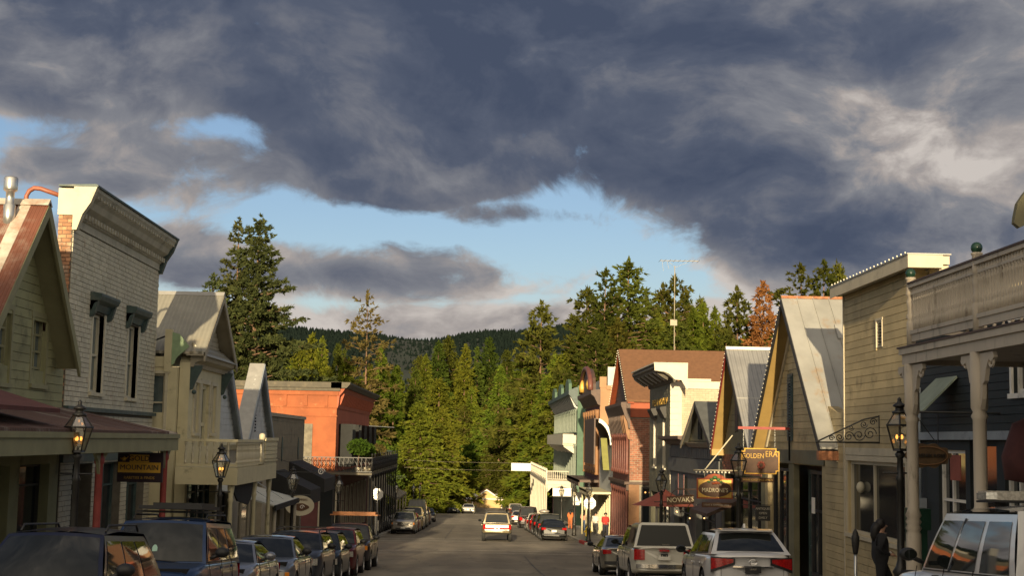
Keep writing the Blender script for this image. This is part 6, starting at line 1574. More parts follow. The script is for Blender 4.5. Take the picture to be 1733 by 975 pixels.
# ---- R10 teal shop and the cream two-storey porch
b10 = thing('teal_shop', 'dark teal clapboard shop in the shade behind the cream two-storey porch', 'building', (13, 22, base_z(1, 22)))
hs_ = [(27.15, 28.75, -3.0, -.02), (22.6, 25.1, -2.4, -.05), (25.5, 26.9, -3.2, .2), (23.6, 24.6, 1.0, 2.3)]
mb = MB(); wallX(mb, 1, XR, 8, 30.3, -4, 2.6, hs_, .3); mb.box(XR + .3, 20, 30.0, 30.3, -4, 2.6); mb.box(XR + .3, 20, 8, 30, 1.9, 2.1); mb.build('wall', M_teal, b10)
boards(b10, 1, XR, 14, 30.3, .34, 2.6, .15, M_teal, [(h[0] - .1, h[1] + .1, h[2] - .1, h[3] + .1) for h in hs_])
win(b10, 1, XR, *hs_[0], M_white, M_glass, fw=.07, bars=(.66,), mull=(.6,), name='shop_window')
win(b10, 1, XR, *hs_[1], M_white, M_glass, fw=.08, bars=(.66,), mull=(.2, .4, .6, .8), name='shop_window')
win(b10, 1, XR, *hs_[3], M_white, M_glass, fw=.08, bars=(.5,), trim=.08)
d_ = win(b10, 1, XR, *hs_[2], M_teal, M_glass, fw=.14, bars=(.4,), sill=False, name='door')
mb = MB(); fbox(mb, 1, XR, .0, .14, 8, 30.3, .18, .34); mb.build('ledge', M_barge, b10)
mb = MB(); mb.box(XR - .05, XR - .03, 27.3, 27.9, -.62, -.12); mb.build('painted_reflection', M_redu, b10)  # red panel added in place of an orange light reflection, no real poster
mb = MB(); mb.hexa([(9.45, 27.4, 1.40), (8.75, 27.4, .70), (8.75, 28.7, .70), (9.45, 28.7, 1.40), (9.45, 27.4, 1.45), (8.75, 27.4, .75), (8.75, 28.7, .75), (9.45, 28.7, 1.45)]); w_ = mb.build('window_awning', mat('grey_green_metal', (.22, .26, .20), .5, .15, 3), b10)

po = thing('two_storey_porch', 'cream two-storey porch with dense turned balusters, green ball finials and scroll brackets', 'porch', (8, 18, gz(7.5, 18)))
XP = 7.0
mb = MB(); mb.box(XP - .12, XR, 6, 22.75, 1.52, 1.62); mb.box(XP - .08, XP + .0, 6, 22.7, 1.36, 1.515); mb.box(XP + .0, XR, 22.62, 22.7, 1.36, 1.515); mb.build('deck', M_porchw, po)
mb = MB(); mb.box(XP - .14, XR, 5.9, 22.8, 1.622, 1.65); mb.build('deck_edge', M_brn, po)
mb = MB(); mb.box(XP + .1, XR, 6, 22.6, 1.44, 1.515); mb.build('ceiling', M_porchw, po)
mb = MB(); mb.box(XP - .06, XP + .06, 6, 22.4, 2.60, 2.66); mb.box(XP - .045, XP + .045, 6, 22.4, 1.84, 1.90); mb.box(XP - .03, XP + .03, 6, 22.4, 2.48, 2.52); mb.box(XP - .02, XP + .02, 6, 22.4, 1.72, 1.84); mb.build('rail', M_porchw, po)
mb = MB(); mb.box(XP - .08, XP + .08, 6, 22.4, 2.661, 2.69); mb.build('rail_cap', M_brn, po)
bprof = [(1.0, 0), (1.0, .2), (.6, .24), (1.1, .30), (.6, .36), (.8, .5), (.7, .66), (1.1, .70), (.6, .76), (1.0, .8), (1.0, 1.0)]
spindles(po, [(XP, 22.25 - .105 * i) for i in range(70)], lambda x, y: 1.9, .70, .030, M_porchw, n=8, prof=bprof)
mb = MB(); mb.box(XP, XR, 22.34, 22.44, 2.60, 2.66); mb.box(XP, XR, 22.36, 22.42, 1.84, 1.9); mb.build('end_rail', M_porchw, po)
_sp.clear()
spindles(po, [(XP + .15 + .15 * i, 22.39) for i in range(15)], lambda x, y: 1.9, .70, .03, M_porchw, n=6, prof=bprof)
for y in (22.45, 19.4, 16.4, 13.4):
    mb = MB(); mb.lathe((XP, y, 1.62), [(.075, 0), (.075, .42), (.05, .46), (.085, .52), (.05, .58), (.06, .68), (.075, .76), (.05, .84), (.085, .88), (.07, .94), (.07, 1.12), (.085, 1.14), (.085, 1.16)], 10)
    p_ = mb.build('railing_post', M_porchw, po)
    mb = MB(); mb.ball((XP, y, 2.85), .085, 8); mb.build('finial', M_gball, p_)
    z = gz(XP, y); Hp = 1.36 - z
    mb = MB(); mb.box(XP - .12, XP + .12, y - .12, y + .12, z, z + .5); mb.lathe((XP, y, z + .5), [(.12, 0), (.13, .05), (.12, .9), (.10, .95), (.13, 1.0), (.10, 1.05), (.13, 1.1), (.10, 1.15), (.13, 1.2), (.095, 1.3), (.095, Hp - 1.45), (.12, Hp - 1.4), (.09, Hp - 1.34), (.12, Hp - 1.28), (.12, Hp - .5)], 12)
    mb.build('post', M_porchw, po)
    for s in (-1, 1):
        mb = MB(); mb.prism([(XP - .03, y + s * .12, 1.34), (XP - .03, y + s * .62, 1.34), (XP - .03, y + s * .66, 1.26), (XP - .03, y + s * .56, 1.20), (XP - .03, y + s * .46, 1.24), (XP - .03, y + s * .36, 1.12), (XP - .03, y + s * .30, .95), (XP - .03, y + s * .22, .90), (XP - .03, y + s * .2, .70), (XP - .03, y + s * .12, .55)], (.06, 0, 0))
        scroll(mb, (XP, y + s * .52, 1.22), .10, 1.2, rad=.022, plane='yz', sgn=s)
        mb.build('scroll_bracket', M_porchw, po)
# tip of the upper roof at the right edge
mb = MB(); mb.box(6.8, 9.5, 6, 17.55, 3.42, 3.5) if False else None
ct = MB(); ct.prism([(6.84, 17.45, 3.16), (6.80, 17.45, 2.98), (6.79, 17.45, 2.90), (6.86, 17.45, 2.84), (6.98, 17.45, 2.90), (7.2, 17.45, 3.06), (7.2, 17.45, 3.62), (6.92, 17.45, 3.28)], (0, .1, 0)); props(ct.build('eave_finial', M_olive), 'dark olive carved eave tip at the upper right edge of the photo', 'eave ornament')
dn = MB(); dn.lathe((8.6, 21.0, -.55), [(.02, 0), (.62, .1), (.66, .45), (.5, .95), (.1, 1.15)], 16)
props(dn.build('round_awning', M_redawn), 'dim rust-red domed awning behind the second porch post', 'awning')
# meter box and utility things on the corner between teal and beige shops
ub = thing('meter_box', 'grey electric meter box on the wall corner beside the porch post', 'meter box', (9.3, 29.9, -1.6))
mb = MB(); mb.box(9.3, 9.49, 29.5, 29.95, -1.55, -1.05); mb.lathe((9.28, 29.7, -1.3), [(.1, -.05), (.1, .05)], 10); mb.tube([(9.42, 29.7, -1.05), (9.42, 29.7, 1.3)], .03, 6); mb.build('box', M_barge, ub)
mb = MB(); mb.box(7.55, 7.85, 24.4, 24.7, gz(7.6, 24) + .0, -1.42); mb.box(7.5, 7.9, 24.35, 24.75, -1.42, -1.05); props(mb.build('green_cabinet', M_gball), 'dark green box at the foot of the first porch post', 'cabinet')

# ---- hanging signs and brackets on the right
def link_chain(parent, x, y, z0, z1, n=7):
    mb = MB()
    for i in range(n):
        z = z0 + (z1 - z0) * (i + .5) / n; mb.tube([(x - (.02 if i % 2 else 0), y - (0 if i % 2 else .02), z - .03), (x + (.02 if i % 2 else 0), y + (0 if i % 2 else .02), z + .03)], .012, 5)
    mb.tube([(x, y, z0), (x, y, z1)], .006, 4)
    return mb.build('chain', M_chain, parent)
sg = thing('hanging_sign', 'dark GOLDEN ERA sign with lit yellow scalloped edge on chains', 'sign', (8.45, 42.3, -.8))
zt, zbm, xa, xb, Y = -.12, -.84, 7.98, 9.08, 42.3
def plaque(x0, x1, z0, z1, y, c=.09, th=.05):
    return [(x0, y, z0 + c), (x0 + c, y, z0 + c * .9), (x0 + c, y, z0), (x1 - c, y, z0), (x1 - c, y, z0 + c * .9), (x1, y, z0 + c), (x1, y, z1 - c), (x1 - c, y, z1 - c * .9), (x1 - c, y, z1), (x0 + c, y, z1), (x0 + c, y, z1 - c * .9), (x0, y, z1 - c)]
mb = MB(); mb.prism(plaque(xa - .03, xb + .03, zbm - .03, zt + .03, Y), (0, .06, 0)); mb.build('gilt_edge', M_yellow, sg)
mb = MB(); mb.prism(plaque(xa, xb, zbm, zt, Y - .012), (0, .011, 0)); mb.build('board', M_brown, sg)
text('GOLDEN', .21, M_gold, sg, (8.30, Y - .02, -.33), sx_=.8); text('ERA', .25, M_gold, sg, (8.86, Y - .02, -.27), sx_=.85)
mb = MB()
for k in range(8): mb.ball((8.55 + .09 * math.cos(k * .785), Y - .02, -.60 + .09 * math.sin(k * .785)), .045, 5)
mb.build('rose', M_redu, sg)
mb = MB(); mb.box(7.95, 8.95, Y, Y + .03, -1.12, -.98); mb.build('small_board', M_brown, sg); text('WINES COCKTAILS SPIRITS', .075, M_gold, sg, (8.45, Y - .004, -1.05))
for x in (8.02, 8.98): link_chain(sg, x, Y + .03, zt + .03, .48)
mb = MB(); mb.box(7.85, 9.45, Y, Y + .06, .48, .56); mb.build('crossbar', M_redpost, sg)
mb = MB(); mb.tube([(9.42, Y + .03, 1.9), (9.42, Y + .03, -.45)], .03, 6); mb.build('wall_bar', M_iron, sg)

sg = thing('hanging_sign', 'arched MADRONE\'S sign with orange border and painted red and green tree', 'sign', (8.4, 49.5, -1.9))
Y = 49.5; xa, xb = 7.72, 9.0
mb = MB(); mb.prism([(xa, Y, -1.92), (xb, Y, -1.92), (xb, Y, -1.2), (8.75, Y, -1.2), (8.6, Y, -1.08), (8.36, Y, -1.03), (8.12, Y, -1.08), (7.97, Y, -1.2), (xa, Y, -1.2)], (0, .06, 0)); mb.build('orange_border', M_oband, sg)
mb = MB(); mb.box(xa + .05, xb - .05, Y - .01, Y - .001, -1.87, -1.25); mb.build('ochre_panel', M_gold, sg)
mb = MB(); mb.prism([(8.36 + .59 * math.cos(a), Y - .02, -1.57 + .29 * math.sin(a)) for a in [2 * PI * i / 24 for i in range(24)]], (0, .009, 0)); mb.build('oval', M_brown, sg)
mb = MB()
for x, z, r in ((8.36, -1.17, .09), (8.24, -1.24, .08), (8.48, -1.24, .08), (8.14, -1.32, .06), (8.58, -1.32, .06)): mb.ball((x, Y - .02, z), r, 6, sz=.7)
mb.build('painted_tree', mat('sign_green', (.07, .17, .05), .6, .2, 20), sg)
mb = MB()
for x, z, r in ((8.40, -1.36, .08), (8.30, -1.38, .06), (8.50, -1.37, .05)): mb.ball((x, Y - .035, z), r, 6, sz=.7)
mb.build('painted_fruit', M_oband, sg)
text("MADRONE'S", .21, M_letters, sg, (8.36, Y - .035, -1.62), sx_=.80, ext=.012)
mb = MB(); mb.box(7.9, 8.95, Y, Y + .04, -2.22, -2.05); mb.build('lower_board', M_brown, sg); text('STEAK & SEAFOOD GRILL', .08, M_lettersd, sg, (8.42, Y - .005, -2.135))
mb = MB(); mb.tube([(7.6, Y + .03, -.92), (9.5, Y + .03, -.92)], .03, 6); mb.tube([(8.0, Y + .03, -.92), (8.0, Y + .03, -1.15)], .012, 4); mb.tube([(8.7, Y + .03, -.92), (8.7, Y + .03, -1.15)], .012, 4); mb.build('bar', M_tan2, sg)
bulbs(sg, [(7.7 + i * .13, Y - .01, -.985) for i in range(10)], .035)
mb = MB(); mb.tube([(7.95, 49.2, -.9), (8.93, 49.2, .33)], .022, 5); props(mb.build('flagpole', M_cream), 'bare slanting flagpole rising above the arched sign with the tree', 'pole')

sg = thing('hanging_sign', 'NOVAK\'S sign with cream letters inside a thin iron hoop', 'sign', (8.0, 56.0, -2.4))
Y = 56.0
mb = MB(); mb.hexa([(7.53, Y, -2.46), (8.62, Y, -2.38), (8.62, Y + .05, -2.38), (7.53, Y + .05, -2.46), (7.53, Y, -2.12), (8.62, Y, -2.02), (8.62, Y + .05, -2.02), (7.53, Y + .05, -2.12)]); mb.build('board', M_brown, sg)
text("NOVAK'S", .27, M_letters, sg, (8.08, Y - .01, -2.24), (PI / 2, -.06, 0), ext=.012, sx_=.98)
mb = MB(); mb.tube([(8.10 + .42 * math.cos(a), Y + .03, -2.20 + .42 * math.sin(a)) for a in [2 * PI * i / 24 for i in range(25)]], .016, 5); mb.tube([(7.9, Y + .03, -1.82), (9.5, Y + .03, -1.8)], .018, 5); mb.build('hoop', M_brn, sg)
um = thing('market_umbrella', 'faded red canvas umbrella behind the sign with cream letters', 'umbrella', (8.3, 62.5, gz(8, 62)))
for k in range(8):
    a0, a1 = 2 * PI * k / 8, 2 * PI * (k + 1) / 8; mb = MB(); R__ = 1.45; z_e = -2.75; z_t = -2.0
    mb.grid([[(8.3 + R__ * t * math.cos(a), 62.5 + R__ * t * math.sin(a), z_t + (z_e - z_t) * t ** .8) for t in (0.02, .35, .7, 1)] for a in (a0, (a0 + a1) / 2, a1)], smooth=False); mb.build('canvas_panel', M_redu, um)
mb = MB(); mb.tube([(8.3, 62.5, gz(8, 62)), (8.3, 62.5, -1.95)], .03, 6); mb.build('pole', M_tan2, um)

sg = thing('scroll_bracket', 'black wrought iron scrollwork bracket reaching from the beige shop over the pavement', 'bracket', (8.8, 32.9, .1))
Y = 32.9
mb = MB(); mb.tube([(7.95, Y, .10), (9.5, Y, .12)], .02, 5); mb.tube([(7.95, Y, .10), (8.6, Y, .42), (9.1, Y, .66), (9.48, Y, .74)], .02, 5); mb.tube([(9.47, Y, .1), (9.47, Y, .76)], .02, 5)
mb.build('frame', M_iron, sg)
for cx, cz, r_, s_ in ((8.33, .20, .07, 1), (8.52, .22, .10, -1), (8.74, .25, .12, 1), (8.98, .28, .14, -1), (9.24, .32, .16, 1), (9.10, .54, .09, -1), (9.32, .60, .09, 1), (8.80, .45, .07, -1)):
    mb = MB(); scroll(mb, (cx, Y, cz), r_, 1.6, rad=.012, sgn=s_); mb.build('scroll', M_iron, sg)
sg = thing('hanging_sign', 'brown scalloped oval PHOENIX ROSE sign hanging behind the first porch post', 'sign', (8.15, 25.2, -.3))
Y = 25.2; cx, cz = 8.13, -.13
mb = MB(); mb.prism([(cx + (.42 + .025 * math.cos(10 * a)) * math.cos(a), Y, cz + (.215 + .02 * math.cos(10 * a)) * math.sin(a)) for a in [2 * PI * i / 60 for i in range(60)]], (0, .05, 0)); mb.build('board', M_pil if False else mat('umber_sign', (.11, .065, .03), .6, .25, 6), sg)
mb = MB(); mb.tube([(cx + .36 * math.cos(a), Y - .01, cz + .165 * math.sin(a)) for a in [2 * PI * i / 32 for i in range(33)]], .01, 4); mb.build('beading', M_pil, sg)
text('PHOENIX ROSE', .092, M_bdark, sg, (cx, Y - .012, cz), ext=.008)
mb = MB(); mb.tube([(7.85, Y + .02, .66), (9.5, Y + .02, .66)], .02, 5); mb.tube([(cx - .2, Y + .02, .1 - .02), (cx - .2, Y + .02, .66)], .01, 4); mb.tube([(cx + .2, Y + .02, .08), (cx + .2, Y + .02, .66)], .01, 4); mb.tube([(7.9, Y + .02, .64), (8.3, Y + .02, .1)], .01, 4); mb.build('bracket', M_iron, sg)
# rooftop aerial mast behind the brown roof
t = thing('aerial_mast', 'tall thin mast carrying a long toothed TV aerial and a small square reflector', 'aerial', (14, 100, 4.5))
a_ = aty(1141, 590, 100); b_ = aty(1142, 450, 100)
mb = MB(); mb.tube([(a_.x, 100, a_.z - 1.5), (b_.x, 100, b_.z)], .03, 5); mb.build('mast', M_tan2, t)
p0 = aty(1117, 441, 100); p1 = aty(1182, 442, 100)
mb = MB(); mb.tube([(p0.x, 100, p0.z), (p1.x, 100, p1.z)], .025, 5)
for i in range(9):
    x = p0.x + (p1.x - p0.x) * i / 8; mb.tube([(x, 99.2, p0.z), (x, 100.8, p0.z)], .012, 4)
mb.tube([(p0.x + .15, 100, p0.z), (p0.x + .25, 100, p0.z - .75)], .012, 4); mb.tube([(p0.x + .5, 100, p0.z), (p0.x + .65, 100, p0.z - .6)], .012, 4); mb.tube([(p0.x + .7, 100, p0.z - .1), (b_.x, 100, p0.z - .5), (p0.x + 2.0, 100, p0.z - .1)], .012, 4)
mb.build('aerial_boom', M_tan2, t)
c = aty(1140, 546, 100); mb = MB(); mb.box(c.x - .25, c.x + .25, 99.97, 100.03, c.z - .22, c.z + .22); mb.build('reflector', M_tan2, t)
# =================================================================== STREET FURNITURE
M_lampg = clearglass('lamp_glass', (0.92, 0.9, 0.82), 0.22)
M_lampm = mat('lamp_metal', (0.022, 0.020, 0.017), 0.4, 0.2, 6)
M_flame = mat('gas_flame', (1, .5, .1), .5, 0, emit=(1.0, 0.40, 0.08), es=1.8)
M_mantle = mat('glass_mantle', (.55, .5, .4), .3, 0)
_lamp = {}
def lamp(x, y, label, lit=True, top=3.72, bell=True):
    z = gz(x, y)
    t = thing('street_lamp', label, 'street lamp', (x, y, z), 'gas lamps along the pavements')
    if not _lamp:
        mb = MB(); mb.lathe((0, 0, 0), [(.17, 0), (.17, .12), (.13, .2), (.12, .75), (.15, .8), (.09, .9), (.065, 1.0), (.06, 2.35), (.08, 2.4), (.055, 2.46), (.05, 2.75), (.09, 2.82), (.05, 2.88)], 12); mb.tube([(-.28, 0, 2.5), (.28, 0, 2.5)], .018, 6)
        _lamp['post'] = mb
        g = MB()
        for k in range(6):
            a0, a1 = PI / 3 * k + .26, PI / 3 * (k + 1) + .26
            r0, r1, z0, z1 = .115, .235, 2.92, 3.33
            g.add([(r0 * math.cos(a0), r0 * math.sin(a0), z0), (r0 * math.cos(a1), r0 * math.sin(a1), z0), (r1 * math.cos(a1), r1 * math.sin(a1), z1), (r1 * math.cos(a0), r1 * math.sin(a0), z1)], [(0, 1, 2, 3)])
            g.add([(r1 * math.cos(a0), r1 * math.sin(a0), z1), (r1 * math.cos(a1), r1 * math.sin(a1), z1), (.10 * math.cos(a1), .10 * math.sin(a1), 3.54), (.10 * math.cos(a0), .10 * math.sin(a0), 3.54)], [(0, 1, 2, 3)])
        _lamp['glass'] = g
        f = MB(); f.lathe((0, 0, 2.88), [(.13, 0), (.12, .045)], 6, rot=.26, smooth=False)
        for k in range(6):
            a = PI / 3 * k + .26; c, s = math.cos(a), math.sin(a)
            f.tube([(.12 * c, .12 * s, 2.9), (.24 * c, .24 * s, 3.33), (.10 * c, .10 * s, 3.54)], .013, 5)
            c1, s1 = math.cos(a + PI / 3), math.sin(a + PI / 3)
            f.tube([(.24 * c, .24 * s, 3.33), (.24 * c1, .24 * s1, 3.33)], .018, 5)
        _lamp['frame'] = f
        c_ = MB(); c_.lathe((0, 0, 3.53), [(.125, 0), (.13, .03), (.075, .06), (.07, .11), (.115, .125), (.10, .16), (.045, .19), (.03, .23), (.04, .25), (.008, .29)], 12); _lamp['cap'] = c_
        h = MB(); h.tube([(0, 0, 2.9), (0, 0, 3.05)], .02, 6)
        for k in range(3): a = 2.09 * k + .5; h.tube([(0, 0, 3.03), (.05 * math.cos(a), .05 * math.sin(a), 3.05), (.05 * math.cos(a), .05 * math.sin(a), 3.09)], .009, 5)
        _lamp['burner'] = h
        m_ = MB()
        for k in range(3): a = 2.09 * k + .5; m_.ball((.05 * math.cos(a), .05 * math.sin(a), 3.125), .022, 6, sz=1.9)
        _lamp['m'] = m_
        for k in list(_lamp):
            mm = {'post': M_lampm, 'glass': M_lampg, 'frame': M_lampm, 'cap': M_lampm, 'burner': M_galv, 'm': M_mantle}[k]
            b_ = _lamp[k]; me = bpy.data.meshes.new(k); me.from_pydata(b_.v, [], b_.f); me.materials.append(mm); me.polygons.foreach_set('use_smooth', b_.sm); me.update(); _lamp[k] = me
        me = _lamp['m'].copy(); me.materials.clear(); me.materials.append(M_flame); _lamp['lit'] = me
    t.scale = (1, 1, top / 3.82)
    link('post', _lamp['post'], t); ln = link('lantern', _lamp['frame'], t)
    link('glass', _lamp['glass'], ln); link('cap', _lamp['cap'], ln); link('burner', _lamp['burner'], ln)
    link('flame' if lit else 'mantle', _lamp['lit' if lit else 'm'], ln)
    return t
lamp(-7.05, 24.7, 'lit gas lamp with glowing burners before the rusted porch roof', True, 3.75)
lamp(-7.05, 38.4, 'lit gas lamp in front of the cream turned balcony railing', True, 3.82)
lamp(-7.05, 53.3, 'unlit gas lamp beside the white spiral bracket and black awnings', False, 3.78)
lamp(-7.05, 70.8, 'gas lamp standing before the maroon ground floor of the orange building', False, 3.8)
lamp(7.05, 23.3, 'lit gas lamp on black post between the wide shop window and the first porch post', True, 3.68)
lamp(7.05, 37.9, 'gas lamp right beside the dark sign with scalloped gold edge', False, 3.82)
lamp(7.05, 54.0, 'gas lamp beside the sign with the iron hoop and the red umbrella', False, 3.82)
lamp(7.05, 89.5, 'gas lamp in front of the red brick building past the side street', False, 3.8)
lamp(7.05, 103, 'nearer of two gas lamps before the low grey shop', False, 3.8)
lamp(7.05, 119, 'gas lamp in front of the white balcony end', False, 3.8)
lamp(-7.05, 120, 'gas lamp under the sloping canopy of the small tan shop', False, 3.8)
lamp(-7.05, 152, 'dim gas lamp first in the dark past the small tan shop', False, 3.8)
lamp(-7.05, 168, 'sunlit gas lamp catching light against the dark trees', False, 3.8)

M_alu = mat('bare_aluminium', (0.82, 0.80, 0.74), 0.35, 0.08, 8, metal=0.3, spec=.8)
def stop_back(x, y, z, label, pole_h, mark=False):
    g = gz(x, y); t = thing('road_sign', label, 'road sign', (x, y, g))
    mb = MB(); mb.box(x - .03, x + .03, y + .02, y + .06, g, z + .35); mb.build('pole', M_galv, t)
    mb = MB(); mb.prism([(x + .41 * math.cos(PI / 8 + k * PI / 4), y, z + .41 * math.sin(PI / 8 + k * PI / 4)) for k in range(8)], (0, .012, 0)); p = mb.build('plate', M_alu, t)
    if mark:
        mb = MB(); mb.hexa([(x - .33, y - .012, z - .20), (x - .28, y - .012, z - .23), (x - .28, y - .004, z - .23), (x - .33, y - .004, z - .20), (x + .12, y - .012, z + .16), (x + .18, y - .012, z + .15), (x + .18, y - .004, z + .15), (x + .12, y - .004, z + .16)]); mb.box(x - .3, x + .18, y - .012, y - .004, z + .14, z + .17); mb.build('brace_or_shadow_bar', M_iron, p)  # dark bars laid on the plate for a diagonal shadow, not ironwork
    return t
stop_back(7.2, 90.6, -3.95, 'sun-struck back of an octagonal sign by the hydrant', 2, False)
stop_back(-6.9, 96.0, -3.82, 'pale octagonal sign back with a diagonal shadow made as dark bars before the black iron posts', 2, True)

hy = thing('fire_hydrant', 'yellow fire hydrant with green base at the corner past the side street', 'hydrant', (7.22, 92.3, gz(7.22, 92.3)))
x, y, z = hy.location
M_hy = mat('hydrant_yellow', (.72, .50, .02), .45, .08, 5); M_hyg = mat('hydrant_green', (.03, .14, .08), .5, .1, 5)
mb = MB(); mb.lathe((x, y, z), [(.19, 0), (.19, .06), (.13, .09), (.13, .28)], 12); mb.build('base', M_hyg, hy)
mb = MB(); mb.lathe((x, y, z + .28), [(.17, 0), (.17, .05), (.14, .08), (.14, .42), (.18, .45), (.16, .52), (.09, .60), (.05, .62), (.05, .68)], 12); b_ = mb.build('barrel', M_hy, hy)
for s in (-1, 1):
    mb = MB(); mb.tube([(x, y, z + .58), (x + s * .2, y, z + .58)], .065, 8); mb.tube([(x + s * .2, y, z + .58), (x + s * .235, y, z + .58)], .08, 8); mb.build('nozzle', M_hy, hy)
mb = MB(); mb.tube([(x, y, z + .55), (x, y - .2, z + .55)], .085, 8); mb.build('nozzle', M_hy, hy)

def meter(x, y, label):
    g = gz(x, y); t = thing('parking_meter', label, 'parking meter', (x, y, g))
    mb = MB(); mb.tube([(x, y, g), (x, y, g + 1.02)], .03, 8); mb.build('pole', M_galv, t)
    mb = MB(); mb.lathe((x, y, g + 1.0), [(.04, 0), (.055, .06), (.075, .2), (.078, .33), (.06, .36), (.055, .40), (.03, .45), (.008, .47)], 10); mb.build('head', M_bdark, t)
meter(7.15, 26.5, 'parking meter on the pavement left of the dark-clothed walker')
# small upright notice on the lamp post of the right side and other sidewalk clutter
mb = MB(); mb.box(7.62, 8.15, 36.5, 36.56, -1.82, -1.42)
t = thing('hanging_notice', 'small black notice board with pale lines below the gas lamp by the shop sign', 'sign', (7.9, 36.5, -1.8)); mb = MB(); mb.box(7.45, 7.85, 37.6, 37.64, -2.02, -1.62); mb.build('board', M_bdark, t)
for i, s in enumerate(('ANTIQUES', 'OPEN', 'DAILY')): text(s, .085, M_lettersd, t, (7.65, 37.59, -1.70 - i * .12))
mb = MB(); mb.tube([(7.05, 37.62, -1.6), (7.9, 37.62, -1.6)], .012, 4); mb.build('bar', M_iron, t)

# overhead street light and wires far off are thin; one pole-less wire pair crosses the valley
# =================================================================== PEOPLE
M_skin = mat('skin', (.42, .24, .16), .6, .05)
NP = [0]
def person(x, y, face, label, H=1.66, top=(.01, .01, .012), leg=(.012, .012, .014), hair=(.01, .008, .007), stride=.34, arms='front', longhair=True, bag=None):
    NP[0] += 1
    g = gz(x, y); t = thing('person', label, 'person', (x, y, g), rz=face)
    s = H / 1.66
    # local frame: facing +x
    J = {'pel': (0, 0, .90), 'bel': (.0, 0, 1.05), 'che': (.02, 0, 1.24), 'nk0': (.0, 0, 1.38), 'nk': (.03, 0, 1.45), 'hd': (.05, 0, 1.50), 'ht': (.04, 0, 1.62),
         'shL': (0, .17, 1.34), 'elL': (-.06, .21, 1.08), 'waL': (.18, .14, 1.02), 'shR': (0, -.17, 1.34), 'elR': (-.07, -.21, 1.07), 'waR': (.17, -.13, .98),
         'hiL': (0, .09, .84), 'knL': (stride * .55 + .04, .09, .47), 'anL': (stride * .9, .09, .09), 'toL': (stride * .9 + .17, .09, .035),
         'hiR': (0, -.09, .84), 'knR': (-.02, -.09, .47), 'anR': (-stride, -.09, .14), 'toR': (-stride + .13, -.09, .035)}
    E_ = [('pel', 'bel'), ('bel', 'che'), ('che', 'nk0'), ('nk0', 'nk'), ('nk', 'hd'), ('hd', 'ht'), ('che', 'shL'), ('shL', 'elL'), ('elL', 'waL'), ('che', 'shR'), ('shR', 'elR'), ('elR', 'waR'),
          ('pel', 'hiL'), ('hiL', 'knL'), ('knL', 'anL'), ('anL', 'toL'), ('pel', 'hiR'), ('hiR', 'knR'), ('knR', 'anR'), ('anR', 'toR')]
    RD = {'pel': (.21, .18), 'bel': (.21, .18), 'che': (.22, .18), 'nk0': (.11, .10), 'nk': (.052, .052), 'hd': (.085, .075), 'ht': (.07, .065), 'shL': (.095, .09), 'elL': (.07, .065), 'waL': (.045, .04), 'hiL': (.13, .13), 'knL': (.095, .09), 'anL': (.06, .055), 'toL': (.038, .03)}
    keys = list(J); me = bpy.data.meshes.new('body')
    me.from_pydata([tuple(v * s for v in J[k]) for k in keys], [(keys.index(a), keys.index(b)) for a, b in E_], [])
    o = bpy.data.objects.new('body', me); COL.objects.link(o)
    md = o.modifiers.new('skin', 'SKIN'); md.use_smooth_shade = True
    for i, k in enumerate(keys):
        sv = me.skin_vertices[0].data[i]; rr = RD.get(k) or RD[k[:-1] + 'L']; sv.radius = (rr[1] * s, rr[0] * s); sv.use_root = (k == 'pel')
    o.modifiers.new('sub', 'SUBSURF').levels = 2
    dg = bpy.context.evaluated_depsgraph_get(); m2 = bpy.data.meshes.new_from_object(o.evaluated_get(dg)); bpy.data.objects.remove(o)
    cl = mat('clothes_%d' % NP[0], top, .85, .15, 8); lg = mat('trousers_%d' % NP[0], leg, .85, .15, 8)
    m2.materials.clear()
    for q in (cl, lg, M_skin): m2.materials.append(q)
    for p in m2.polygons:
        c = p.center; p.material_index = 2 if c.z > 1.41 * s else (1 if c.z < .92 * s and abs(c.y) < .2 and not (c.x > .12 and c.z > .9 * s) else 0); p.use_smooth = True
    m2.name = 'body'; link('body', m2, t)
    # hair, nose, hands with fingers
    hm = mat('hair_%d' % NP[0], hair, .6, .2, 20)
    mb = MB(); mb.ball((.005 * s, 0, 1.575 * s), .105 * s, 10, sz=1.05)
    if longhair: mb.tube([(-.03, 0, 1.58 * s), (-.085, 0, 1.48 * s), (-.10, 0, 1.34 * s), (-.10, 0, 1.24 * s)], [.09, .10, .095, .06], 10)
    mb.build('hair', hm, t, local=True)
    mb = MB(); mb.tube([(.125 * s, 0, 1.555 * s), (.15 * s, 0, 1.535 * s), (.12 * s, 0, 1.53 * s)], [.008, .013, .01], 5); mb.build('nose', M_skin, t, local=True)
    for sd_, w_ in ((1, J['waL']), (-1, J['waR'])):
        wx, wy, wz = (v * s for v in w_); mb = MB(); mb.tube([(wx - .01, wy, wz), (wx + .045, wy - sd_ * .01, wz), (wx + .085, wy - sd_ * .015, wz - .005)], [.024, .034, .028], 8)
        for f in range(4):
            oy = (f - 1.5) * .017; L = (.055, .065, .062, .048)[f]; mb.tube([(wx + .08, wy + oy - sd_ * .015, wz - .003), (wx + .08 + L * .5, wy + oy - sd_ * .015, wz - .015), (wx + .08 + L * .8, wy + oy - sd_ * .015, wz - .04)], .0085, 5)
        mb.tube([(wx + .02, wy - sd_ * .03, wz + .01), (wx + .06, wy - sd_ * .055, wz + .015), (wx + .09, wy - sd_ * .05, wz + .01)], .010, 5); mb.build('hand', M_skin, t, local=True)
    return t
person(8.02, 27.9, 0.0, 'walker with long dark hair in black hooded top and trousers before the shop window', H=1.66)
